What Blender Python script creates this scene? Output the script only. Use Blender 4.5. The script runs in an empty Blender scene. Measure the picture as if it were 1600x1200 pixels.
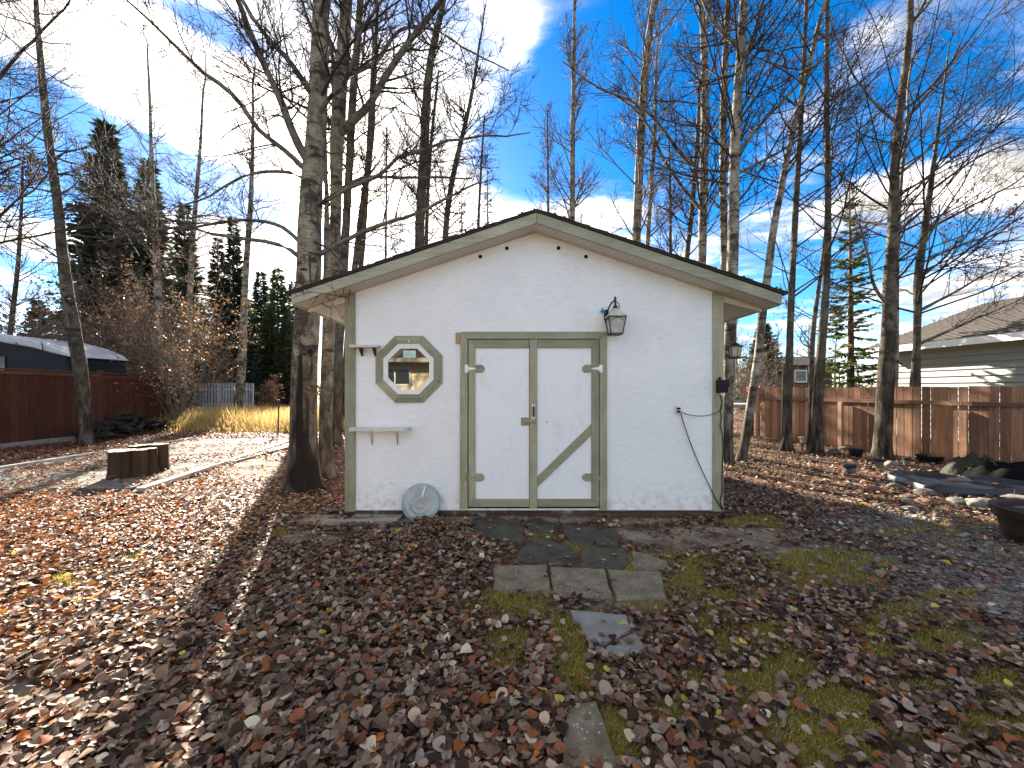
import bpy, bmesh, math, random
import numpy as np
from mathutils import Vector, Matrix, noise as mnoise

# ------------------------------------------------------------------ camera, light, exposure
scene = bpy.context.scene
COL = scene.collection
F, HX, HY, CH = 601.0, 800.0, 608.0, 1.6      # focal length in photo pixels, principal column, horizon row, eye height
cam = bpy.data.cameras.new("camera")
cam.sensor_width = 36.0
cam.lens = 36.0 * F / 1600.0
cam.shift_y = (HY - 600.0) / 1600.0
cam.clip_start = 0.05
cam.clip_end = 2000.0
camo = bpy.data.objects.new("camera", cam)
camo.location = (0, 0, CH)
camo.rotation_euler = (math.radians(90), 0, 0)
COL.objects.link(camo)
scene.camera = camo

SUN_AZ = math.radians(25.2)     # left of +Y
SUN_EL = math.radians(24.9)
SUN_DIR = Vector((-math.sin(SUN_AZ) * math.cos(SUN_EL), math.cos(SUN_AZ) * math.cos(SUN_EL), math.sin(SUN_EL)))
sl = bpy.data.lights.new("sun", 'SUN')
sl.energy = 3.3
sl.angle = math.radians(0.53)
sl.color = (1.0, 0.91, 0.78)
so = bpy.data.objects.new("sun", sl)
so.rotation_euler = SUN_DIR.to_track_quat('Z', 'Y').to_euler()
so.location = (-20, 40, 30)
COL.objects.link(so)

scene.view_settings.view_transform = 'Standard'
scene.view_settings.look = 'None'
scene.view_settings.gamma = 1.0
scene.view_settings.use_curve_mapping = False
scene.view_settings.exposure = 2.95
try:
    scene.cycles.use_denoising = True
    scene.cycles.max_bounces = 6
    scene.cycles.diffuse_bounces = 4
    scene.cycles.glossy_bounces = 3
    scene.cycles.transparent_max_bounces = 6
    scene.cycles.caustics_reflective = False
    scene.cycles.caustics_refractive = False
    scene.cycles.sample_clamp_indirect = 8.0
except Exception:
    pass


def pdir(px, py):
    v = Vector(((px - HX) / F, 1.0, (HY - py) / F))
    return v.normalized()


class NT:
    """small helper to write node trees"""
    def __init__(self, tree):
        self.t = tree
        self.n = tree.nodes
        self.l = tree.links

    def new(self, typ, **kw):
        nd = self.n.new(typ)
        for k, v in kw.items():
            setattr(nd, k, v)
        return nd

    def put(self, sock, val):
        if hasattr(val, 'is_output'):
            self.l.new(val, sock)
        elif val is not None:
            if isinstance(val, (tuple, list)) and len(val) == 3 and sock.type == 'RGBA':
                val = (*val, 1.0)
            sock.default_value = val

    def math(self, op, a, b=None, c=None, clamp=False):
        nd = self.new('ShaderNodeMath', operation=op, use_clamp=clamp)
        self.put(nd.inputs[0], a)
        if b is not None:
            self.put(nd.inputs[1], b)
        if c is not None:
            self.put(nd.inputs[2], c)
        return nd.outputs[0]

    def vmath(self, op, a, b=None, out=0):
        nd = self.new('ShaderNodeVectorMath', operation=op)
        self.put(nd.inputs[0], a)
        if b is not None:
            self.put(nd.inputs[1], b)
        return nd.outputs[out]

    def noise(self, vec, scale=5, detail=4, rough=0.55, dist=0.0, out=0):
        nd = self.new('ShaderNodeTexNoise')
        self.put(nd.inputs['Vector'], vec)
        nd.inputs['Scale'].default_value = scale
        nd.inputs['Detail'].default_value = detail
        nd.inputs['Roughness'].default_value = rough
        nd.inputs['Distortion'].default_value = dist
        return nd.outputs[out]

    def voronoi(self, vec, scale=5, feature='F1', out=0):
        nd = self.new('ShaderNodeTexVoronoi', feature=feature)
        self.put(nd.inputs['Vector'], vec)
        nd.inputs['Scale'].default_value = scale
        return nd.outputs[out]

    def ramp(self, fac, stops, interp='LINEAR'):
        nd = self.new('ShaderNodeValToRGB')
        cr = nd.color_ramp
        cr.interpolation = interp
        while len(cr.elements) < len(stops):
            cr.elements.new(0.5)
        for e, (p, c) in zip(cr.elements, stops):
            e.position = p
            if isinstance(c, (int, float)):
                c = (c, c, c)
            e.color = (*c[:3], 1.0)
        self.put(nd.inputs[0], fac)
        return nd.outputs[0]

    def maprange(self, v, a, b, c=0.0, d=1.0, smooth=True):
        nd = self.new('ShaderNodeMapRange', interpolation_type='SMOOTHSTEP' if smooth else 'LINEAR')
        self.put(nd.inputs[0], v)
        for i, x in zip((1, 2, 3, 4), (a, b, c, d)):
            nd.inputs[i].default_value = x
        return nd.outputs[0]

    def mix(self, fac, a, b, blend='MIX'):
        nd = self.new('ShaderNodeMix', data_type='RGBA', blend_type=blend)
        self.put(nd.inputs[0], fac)
        self.put(nd.inputs[6], a)
        self.put(nd.inputs[7], b)
        return nd.outputs[2]

    def mapping(self, vec, scale=(1, 1, 1), loc=(0, 0, 0), rot=(0, 0, 0)):
        nd = self.new('ShaderNodeMapping')
        self.put(nd.inputs[0], vec)
        nd.inputs['Location'].default_value = loc
        nd.inputs['Rotation'].default_value = rot
        nd.inputs['Scale'].default_value = scale
        return nd.outputs[0]

    def bump(self, h, strength=0.3, dist=0.01, normal=None):
        nd = self.new('ShaderNodeBump')
        nd.inputs['Strength'].default_value = strength
        nd.inputs['Distance'].default_value = dist
        self.put(nd.inputs['Height'], h)
        if normal is not None:
            self.put(nd.inputs['Normal'], normal)
        return nd.outputs[0]


# ------------------------------------------------------------------ sky
world = bpy.data.worlds.new("World")
scene.world = world
world.use_nodes = True
w = NT(world.node_tree)
w.n.clear()
tc = w.new('ShaderNodeTexCoord')
D = w.vmath('NORMALIZE', tc.outputs['Generated'])
sky = w.new('ShaderNodeTexSky')
sky.sky_type = 'NISHITA'
sky.sun_disc = False
sky.sun_elevation = SUN_EL
sky.sun_rotation = -SUN_AZ
sky.altitude = 600
sky.air_density = 0.9
sky.dust_density = 0.35
sky.ozone_density = 2.5
hs = w.new('ShaderNodeHueSaturation')
hs.inputs['Hue'].default_value = 0.503
hs.inputs['Saturation'].default_value = 1.44
hs.inputs['Value'].default_value = 0.285
w.put(hs.inputs['Color'], sky.outputs[0])
sep = w.new('ShaderNodeSeparateXYZ')
w.put(sep.inputs[0], D)
dz = w.math('ADD', w.math('MAXIMUM', sep.outputs[2], 0.0), 0.12)
cmb = w.new('ShaderNodeCombineXYZ')
w.put(cmb.inputs[0], w.math('DIVIDE', sep.outputs[0], dz))
w.put(cmb.inputs[1], w.math('DIVIDE', sep.outputs[1], dz))
PL = cmb.outputs[0]


def plane_pt(px, py):
    d = pdir(px, py)
    return (d.x / (max(d.z, 0) + 0.12), d.y / (max(d.z, 0) + 0.12), 0.0)


def blob(px, py, sx, sy, amp, rot=0.0):
    """one bank of cloud (or, with negative amp, one clear gap) at a place in the sky; sizes in photo pixels"""
    c = Vector(plane_pt(px, py))
    a = (Vector(plane_pt(px + sx, py)) - c).length
    b = (Vector(plane_pt(px, py - sy)) - Vector(plane_pt(px, py + sy))).length / 2
    # local axes of the patch in the cloud plane
    u = (Vector(plane_pt(px + 5, py + 5 * rot)) - c).normalized()
    v = (Vector(plane_pt(px - 5 * rot, py - 5)) - c).normalized()
    off = w.vmath('SUBTRACT', PL, tuple(c))
    x = w.math('DIVIDE', w.vmath('DOT_PRODUCT', off, tuple(u), out=1), a)
    y = w.math('DIVIDE', w.vmath('DOT_PRODUCT', off, tuple(v), out=1), b)
    r2 = w.math('ADD', w.math('MULTIPLY', x, x), w.math('MULTIPLY', y, y))
    g = w.math('POWER', 2.718, w.math('MULTIPLY', r2, -1.0))
    return w.math('MULTIPLY', g, amp)


n1 = w.noise(w.mapping(PL, scale=(1.0, 1.6, 1), loc=(3.1, 1.7, 0), rot=(0, 0, 0.5)), scale=1.25, detail=9, rough=0.6, dist=0.5)
n2 = w.noise(w.mapping(PL, scale=(0.5, 2.4, 1), loc=(0.3, 4.7, 0), rot=(0, 0, -0.75)), scale=2.2, detail=7, rough=0.62, dist=0.3)
dens = w.math('ADD', w.math('MULTIPLY', n1, 0.62), w.math('MULTIPLY', n2, 0.38))
for bl in [(520, 230, 260, 170, 0.30), (250, 120, 130, 110, 0.18), (320, 285, 170, 42, -0.5, 0.15), (40, 270, 120, 80, -0.36, 0.2), (290, 20, 110, 40, -0.3), (100, 160, 70, 70, -0.2), (440, 345, 60, 30, -0.25),
           (810, 40, 40, 75, 0.15), (960, 190, 190, 130, -0.30), (810, 240, 70, 70, -0.30), (1180, 250, 120, 120, -0.16), (940, 335, 110, 26, 0.16), (1290, 440, 110, 50, -0.22), (60, 420, 60, 16, -0.2), (760, 170, 60, 60, 0.08), (1320, 110, 60, 100, 0.14),
           (1480, 290, 200, 50, 0.24, -0.35), (1570, 80, 100, 60, -0.06), (1330, 270, 70, 45, -0.2), (1540, 215, 90, 25, -0.16, -0.4), (1200, 330, 90, 60, 0.02),
           (1500, 430, 200, 60, 0.10), (1180, 90, 110, 90, -0.16), (120, 370, 200, 40, 0.12), (440, 430, 120, 60, 0.2)]:
    dens = w.math('ADD', dens, blob(*bl))
mask = w.maprange(dens, 0.385, 0.67)
shade_n = w.noise(w.mapping(PL, scale=(1, 1, 1), loc=(7, 2, 0)), scale=3.4, detail=8, rough=0.62, dist=0.4)
sun_dot = w.math('MAXIMUM', w.vmath('DOT_PRODUCT', D, tuple(SUN_DIR), out=1), 0.0)
near_sun = w.math('POWER', sun_dot, 10.0)
cl_val = w.math('ADD', w.maprange(shade_n, 0.40, 0.68, 0.85, 3.3), w.math('MULTIPLY', near_sun, 2.0))
ccol = w.new('ShaderNodeCombineColor')
w.put(ccol.inputs[0], cl_val)
w.put(ccol.inputs[1], w.math('MULTIPLY', cl_val, 0.95))
w.put(ccol.inputs[2], w.math('MULTIPLY', cl_val, 0.865))
mixed = w.mix(mask, hs.outputs[0], ccol.outputs[0])
glow = w.math('MULTIPLY', w.math('POWER', sun_dot, 900.0), 60.0)
gcol = w.new('ShaderNodeCombineColor')
w.put(gcol.inputs[0], glow)
w.put(gcol.inputs[1], w.math('MULTIPLY', glow, 0.85))
w.put(gcol.inputs[2], w.math('MULTIPLY', glow, 0.55))
mixed = w.mix(1.0, mixed, gcol.outputs[0], 'ADD')
bg = w.new('ShaderNodeBackground')
bg.inputs['Strength'].default_value = 0.14
w.put(bg.inputs['Color'], mixed)
wo = w.new('ShaderNodeOutputWorld')
w.l.new(bg.outputs[0], wo.inputs[0])

# ------------------------------------------------------------------ geometry helpers


def P(px, py, Y):
    return Vector(((px - HX) / F * Y, Y, CH + (HY - py) / F * Y))


def G(px, py):
    Y = F * CH / (py - HY)
    return Vector(((px - HX) / F * Y, Y, 0.0))


def to_px(x, y, z=0.0):
    return HX + F * x / y, HY - F * (z - CH) / y


def hgt(x, y):
    """gentle unevenness of the ground (numpy or float)"""
    h = 0.018 * np.sin(1.3 * x + 0.7 * y) + 0.014 * np.sin(2.9 * x - 1.7 * y + 1.0) + 0.008 * np.sin(5.1 * x + 6.3 * y + 2.0)
    near_shed = np.exp(-np.maximum(np.abs(x - 0.3) - 3.2, 0) ** 2 * 2) * np.exp(-np.maximum(np.abs(y - 6.5) - 3.8, 0) ** 2 * 1.2)
    return h * (1 - 0.9 * near_shed)


def np_mesh(name, verts, faces, mats, smooth=False, cols=None, matidx=None, fattr=None):
    verts = np.asarray(verts, dtype=np.float32)
    faces = np.asarray(faces, dtype=np.int32)
    k = faces.shape[1]
    me = bpy.data.meshes.new(name)
    me.vertices.add(len(verts))
    me.vertices.foreach_set('co', verts.ravel())
    me.loops.add(faces.size)
    me.loops.foreach_set('vertex_index', faces.ravel())
    me.polygons.add(len(faces))
    me.polygons.foreach_set('loop_start', np.arange(0, faces.size, k, dtype=np.int32))
    try:
        me.polygons.foreach_set('loop_total', np.full(len(faces), k, dtype=np.int32))
    except Exception:
        pass
    if smooth:
        me.polygons.foreach_set('use_smooth', np.ones(len(faces), dtype=bool))
    if cols is not None:
        a = me.attributes.new('col', 'FLOAT_COLOR', 'FACE')
        c4 = np.ones((len(faces), 4), dtype=np.float32)
        c4[:, :3] = cols
        a.data.foreach_set('color', c4.ravel())
    if fattr:
        for nm, vals in fattr.items():
            a = me.attributes.new(nm, 'FLOAT', 'POINT')
            a.data.foreach_set('value', np.asarray(vals, dtype=np.float32))
    for m in (mats if isinstance(mats, (list, tuple)) else [mats]):
        me.materials.append(m)
    if matidx is not None:
        me.polygons.foreach_set('material_index', np.asarray(matidx, dtype=np.int32))
    me.update(calc_edges=True)
    me.validate()
    return me


def link(name, me, parent=None, loc=(0, 0, 0)):
    o = bpy.data.objects.new(name, me)
    COL.objects.link(o)
    o.location = loc
    if parent is not None:
        o.parent = parent
    return o


def tag(o, label=None, cat=None, group=None, kind=None):
    if label:
        o['label'] = label
    if cat:
        o['category'] = cat
    if group:
        o['group'] = group
    if kind:
        o['kind'] = kind
    return o


ORIG = {}


def thing(name, loc, label, cat, group=None):
    o = bpy.data.objects.new(name, None)
    o.empty_display_size = 0.2
    COL.objects.link(o)
    o.location = loc
    ORIG[o.name] = Vector(loc)
    return tag(o, label, cat, group)


def origin_of(parent):
    if parent is None:
        return Vector((0, 0, 0))
    return ORIG.get(parent.name, Vector((0, 0, 0)))


class MB:
    """collects shapes given in world coordinates, builds one mesh object under a parent"""
    def __init__(self):
        self.v = []
        self.f = []

    def add(self, vs, fs):
        b = len(self.v)
        self.v += [tuple(x) for x in vs]
        self.f += [tuple(i + b for i in q) for q in fs]
        return self

    def box(self, x0, x1, y0, y1, z0, z1):
        vs = [(x, y, z) for x in (x0, x1) for y in (y0, y1) for z in (z0, z1)]
        return self.add(vs, [(0, 1, 3, 2), (4, 6, 7, 5), (0, 4, 5, 1), (2, 3, 7, 6), (0, 2, 6, 4), (1, 5, 7, 3)])

    def beam(self, a, b, w, h, up=(0, 0, 1)):
        """board from a to b; w across, h along up"""
        a, b = Vector(a), Vector(b)
        t = (b - a).normalized()
        u = Vector(up)
        s = t.cross(u).normalized()
        u = s.cross(t).normalized()
        vs = []
        for p in (a, b):
            for i, j in ((-1, -1), (1, -1), (1, 1), (-1, 1)):
                vs.append(p + s * (i * w / 2) + u * (j * h / 2))
        return self.add(vs, [(0, 1, 2, 3), (7, 6, 5, 4), (0, 4, 5, 1), (1, 5, 6, 2), (2, 6, 7, 3), (3, 7, 4, 0)])

    def prism(self, poly, ext):
        """polygon (list of 3-d points) pushed along ext"""
        ext = Vector(ext)
        n = len(poly)
        p0 = [Vector(p) for p in poly]
        vs = p0 + [p + ext for p in p0]
        fs = [tuple(range(n)), tuple(range(2 * n - 1, n - 1, -1))]
        fs += [(i, i + n, (i + 1) % n + n, (i + 1) % n) for i in range(n)]
        return self.add(vs, fs)

    def tube(self, pts, rad, k=8, cap=True):
        pts = [Vector(p) for p in pts]
        if isinstance(rad, (int, float)):
            rad = [rad] * len(pts)
        vs = []
        ref = Vector((0.13, 0.21, 1)).normalized()
        for i, p in enumerate(pts):
            t = (pts[min(i + 1, len(pts) - 1)] - pts[max(i - 1, 0)]).normalized()
            r = ref if abs(t.dot(ref)) < 0.95 else Vector((1, 0.1, 0))
            s = t.cross(r).normalized()
            u = s.cross(t)
            for j in range(k):
                a = 2 * math.pi * j / k
                vs.append(p + (s * math.cos(a) + u * math.sin(a)) * rad[i])
        fs = []
        for i in range(len(pts) - 1):
            for j in range(k):
                fs.append((i * k + j, i * k + (j + 1) % k, (i + 1) * k + (j + 1) % k, (i + 1) * k + j))
        if cap:
            fs.append(tuple(range(k - 1, -1, -1)))
            fs.append(tuple((len(pts) - 1) * k + j for j in range(k)))
        return self.add(vs, fs)

    def lathe(self, prof, M=None, k=24, cap=True):
        """prof: list of (r, z), spun round local z, then moved by matrix M"""
        M = M or Matrix.Identity(4)
        vs = []
        for r, z in prof:
            for j in range(k):
                a = 2 * math.pi * j / k
                vs.append(M @ Vector((r * math.cos(a), r * math.sin(a), z)))
        fs = []
        for i in range(len(prof) - 1):
            for j in range(k):
                fs.append((i * k + j, i * k + (j + 1) % k, (i + 1) * k + (j + 1) % k, (i + 1) * k + j))
        if cap:
            fs.append(tuple(range(k - 1, -1, -1)))
            fs.append(tuple((len(prof) - 1) * k + j for j in range(k)))
        return self.add(vs, fs)

    def build(self, name, mat, parent=None, bevel=0.0, smooth=False, origin=None):
        o0 = origin if origin is not None else origin_of(parent)
        me = bpy.data.meshes.new(name)
        loc = Vector((0, 0, 0))
        if parent is None and origin is not None:
            loc = Vector(origin)
        me.from_pydata([(x - o0[0], y - o0[1], z - o0[2]) for x, y, z in self.v], [], self.f)
        bm = bmesh.new()
        bm.from_mesh(me)
        bmesh.ops.recalc_face_normals(bm, faces=bm.faces)
        bm.to_mesh(me)
        bm.free()
        me.materials.append(mat)
        if smooth:
            me.polygons.foreach_set('use_smooth', [True] * len(me.polygons))
        o = link(name, me, parent, loc)
        ORIG[o.name] = Vector(o0)
        if bevel > 0:
            m = o.modifiers.new('bevel', 'BEVEL')
            m.width = bevel
            m.segments = 2
            m.limit_method = 'ANGLE'
        return o


def tubes_np(polys, radii, k):
    """polys (N,P,3), radii (N,P) -> verts, quads"""
    N, Pn, _ = polys.shape
    t = np.zeros_like(polys)
    t[:, 1:-1] = polys[:, 2:] - polys[:, :-2]
    t[:, 0] = polys[:, 1] - polys[:, 0]
    t[:, -1] = polys[:, -1] - polys[:, -2]
    t /= np.linalg.norm(t, axis=2, keepdims=True) + 1e-9
    ref = np.zeros_like(t)
    ref[..., 0] = 1.0
    alt = np.abs(t[..., 0]) > 0.9
    ref[alt] = (0, 1, 0)
    s = np.cross(t, ref)
    s /= np.linalg.norm(s, axis=2, keepdims=True) + 1e-9
    u = np.cross(s, t)
    ang = np.arange(k) * 2 * math.pi / k
    ring = s[:, :, None, :] * np.cos(ang)[None, None, :, None] + u[:, :, None, :] * np.sin(ang)[None, None, :, None]
    v = polys[:, :, None, :] + ring * radii[:, :, None, None]
    base = (np.arange(N) * Pn * k)[:, None, None]
    i = np.arange(Pn - 1)[None, :, None] * k
    j = np.arange(k)[None, None, :]
    j2 = (j + 1) % k
    q = np.stack([base + i + j, base + i + j2, base + i + k + j2, base + i + k + j], axis=-1)
    return v.reshape(-1, 3), q.reshape(-1, 4)


def join_np(chunks):
    vs, fs, off = [], [], 0
    for v, f in chunks:
        vs.append(v)
        fs.append(f + off)
        off += len(v)
    return np.concatenate(vs), np.concatenate(fs)


def unit(a):
    return a / (np.linalg.norm(a, axis=-1, keepdims=True) + 1e-9)


def grow(rng, start, d, length, r0, Pn, wob, up, rend=0.3):
    """branches from start points: (N,3) -> polylines"""
    N = len(start)
    pts = np.zeros((N, Pn, 3))
    pts[:, 0] = start
    d = unit(d)
    step = (length / (Pn - 1))[:, None]
    for i in range(1, Pn):
        d = unit(d + rng.normal(0, wob, (N, 3)) + np.array([0, 0, up]))
        pts[:, i] = pts[:, i - 1] + d * step
    rad = r0[:, None] * np.linspace(1, rend, Pn)[None, :]
    return pts, rad


def sprout(rng, pts, rad, length, per, tmin=0.25, ang=(35, 65), lf=(0.3, 0.6), rf=0.55, rmin=0.0035):
    """child starts, directions, lengths, radii on parent polylines"""
    N, Pn, _ = pts.shape
    idx = np.repeat(np.arange(N), per)
    t = rng.uniform(tmin, 0.98, len(idx)) * (Pn - 1)
    i0 = np.minimum(t.astype(int), Pn - 2)
    fr = (t - i0)[:, None]
    st = pts[idx, i0] * (1 - fr) + pts[idx, i0 + 1] * fr
    tan = unit(pts[idx, i0 + 1] - pts[idx, i0])
    perp = unit(np.cross(tan, rng.normal(0, 1, (len(idx), 3))))
    a = np.radians(rng.uniform(*ang, len(idx)))[:, None]
    d = tan * np.cos(a) + perp * np.sin(a)
    tt = t / (Pn - 1)
    ln = length[idx] * rng.uniform(*lf, len(idx)) * (1.15 - 0.6 * tt)
    rr = np.maximum((rad[idx, i0] * (1 - fr[:, 0]) + rad[idx, i0 + 1] * fr[:, 0]) * rf, rmin)
    return st, d, ln, rr


# ------------------------------------------------------------------ materials


def material(name):
    m = bpy.data.materials.new(name)
    m.use_nodes = True
    t = NT(m.node_tree)
    b = t.n['Principled BSDF']
    return m, t, b


def simple(name, col, rough=0.6, metal=0.0, var=0.15, scale=12, bump=0.15, bscale=60, spec=None):
    m, t, b = material(name)
    tcn = t.new('ShaderNodeTexCoord').outputs['Object']
    n = t.noise(tcn, scale=scale, detail=5)
    dark = tuple(c * (1 - var) for c in col)
    lite = tuple(min(c * (1 + var), 1) for c in col)
    t.put(b.inputs['Base Color'], t.ramp(n, [(0.3, dark), (0.7, lite)]))
    b.inputs['Roughness'].default_value = rough
    b.inputs['Metallic'].default_value = metal
    if spec is None:
        spec = 0.5 if (rough < 0.5 or metal > 0.2) else 0.18
    b.inputs['Specular IOR Level'].default_value = spec
    if bump:
        t.put(b.inputs['Normal'], t.bump(t.noise(tcn, scale=bscale, detail=4), bump, 0.004))
    return m


def wood(name, col, axis=2, rough=0.75, var=0.35, scale=1.0, bump=0.3, stain=None, tone_var=0.36):
    """wood with grain running along one axis; each object gets its own offset and tone"""
    m, t, b = material(name)
    tcn = t.new('ShaderNodeTexCoord').outputs['Object']
    oi = t.new('ShaderNodeObjectInfo').outputs['Random']
    sc = [26.0 * scale] * 3
    sc[axis] = 1.6 * scale
    off = t.new('ShaderNodeCombineXYZ')
    for i in range(3):
        t.put(off.inputs[i], t.math('MULTIPLY', oi, 37.0 + 11 * i))
    v = t.vmath('ADD', t.mapping(tcn, scale=tuple(sc)), off.outputs[0])
    g = t.noise(v, scale=1.0, detail=6, rough=0.62, dist=0.6)
    big = t.noise(tcn, scale=2.3, detail=3)
    c0 = tuple(c * (1 - var) for c in col)
    c1 = tuple(min(c * (1 + var * 0.7), 1) for c in col)
    c = t.ramp(g, [(0.3, c0), (0.7, c1)])
    tone = t.math('ADD', t.math('MULTIPLY', oi, tone_var), 1.0 - tone_var / 2)
    c = t.mix(1.0, c, t.ramp(big, [(0.3, (0.82,) * 3), (0.7, (1.1,) * 3)]), 'MULTIPLY')
    tn = t.new('ShaderNodeCombineColor')
    for i in range(3):
        t.put(tn.inputs[i], tone)
    c = t.mix(1.0, c, tn.outputs[0], 'MULTIPLY')
    if stain:
        sn = t.noise(tcn, scale=3.7, detail=6, rough=0.7)
        c = t.mix(t.maprange(sn, 0.52, 0.7, 0, stain[1]), c, stain[0])
    t.put(b.inputs['Base Color'], c)
    b.inputs['Roughness'].default_value = rough
    b.inputs['Specular IOR Level'].default_value = 0.15
    t.put(b.inputs['Normal'], t.bump(g, bump, 0.004))
    return m


def painted_wall():
    m, t, b = material("white painted board")
    tcn = t.new('ShaderNodeTexCoord').outputs['Object']
    strand = t.noise(t.mapping(tcn, scale=(9, 9, 34)), scale=1.0, detail=5, rough=0.65, dist=0.8)
    fine = t.noise(tcn, scale=95, detail=4, rough=0.7)
    big = t.noise(tcn, scale=1.4, detail=5, rough=0.6)
    c = t.ramp(big, [(0.3, (0.765, 0.765, 0.765)), (0.7, (0.845, 0.84, 0.83))])
    c = t.mix(1.0, c, t.ramp(strand, [(0.32, (0.93,) * 3), (0.6, (1.02,) * 3)]), 'MULTIPLY')
    # thin weather marks and specks of dirt
    sp = t.noise(t.mapping(tcn, scale=(14, 14, 50)), scale=1.3, detail=7, rough=0.75)
    c = t.mix(t.maprange(sp, 0.64, 0.8, 0, 0.3), c, (0.5, 0.5, 0.5))
    sp2 = t.noise(t.mapping(tcn, scale=(40, 40, 18)), scale=1.0, detail=3, rough=0.6)
    c = t.mix(t.maprange(sp2, 0.71, 0.77, 0, 0.45), c, (0.42, 0.40, 0.38))
    # splash dirt along the foot
    sx = t.new('ShaderNodeSeparateXYZ')
    t.put(sx.inputs[0], tcn)
    foot = t.math('MULTIPLY', t.maprange(sx.outputs[2], 0.10, 0.55, 1, 0), t.maprange(t.noise(tcn, scale=9, detail=6, rough=0.7), 0.42, 0.75))
    c = t.mix(t.math('MULTIPLY', foot, 0.75), c, (0.40, 0.35, 0.28))
    t.put(b.inputs['Base Color'], c)
    b.inputs['Roughness'].default_value = 0.55
    h = t.math('ADD', t.math('MULTIPLY', strand, 0.8), t.math('MULTIPLY', fine, 0.35))
    t.put(b.inputs['Normal'], t.bump(h, 0.6, 0.007))
    return m


def door_board():
    m, t, b = material("worn white door panel")
    tcn = t.new('ShaderNodeTexCoord').outputs['Object']
    chip = t.voronoi(t.mapping(tcn, scale=(30, 30, 16)), scale=1.0, out=1)
    sepc = t.new('ShaderNodeSeparateColor')
    t.put(sepc.inputs[0], chip)
    patch = t.noise(tcn, scale=2.2, detail=4, rough=0.6)
    fine = t.noise(tcn, scale=60, detail=5, rough=0.75)
    worn = t.math('MULTIPLY', t.maprange(patch, 0.45, 0.68), t.maprange(t.math('ADD', t.math('MULTIPLY', sepc.outputs[0], 0.5), t.math('MULTIPLY', fine, 0.5)), 0.42, 0.75))
    c = t.mix(t.math('MULTIPLY', worn, 0.3), (0.81, 0.81, 0.82), (0.50, 0.53, 0.56))
    t.put(b.inputs['Base Color'], c)
    b.inputs['Roughness'].default_value = 0.5
    h = t.math('ADD', t.math('MULTIPLY', sepc.outputs[0], 0.6), t.math('MULTIPLY', fine, 0.5))
    t.put(b.inputs['Normal'], t.bump(h, 0.3, 0.004))
    return m


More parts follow.
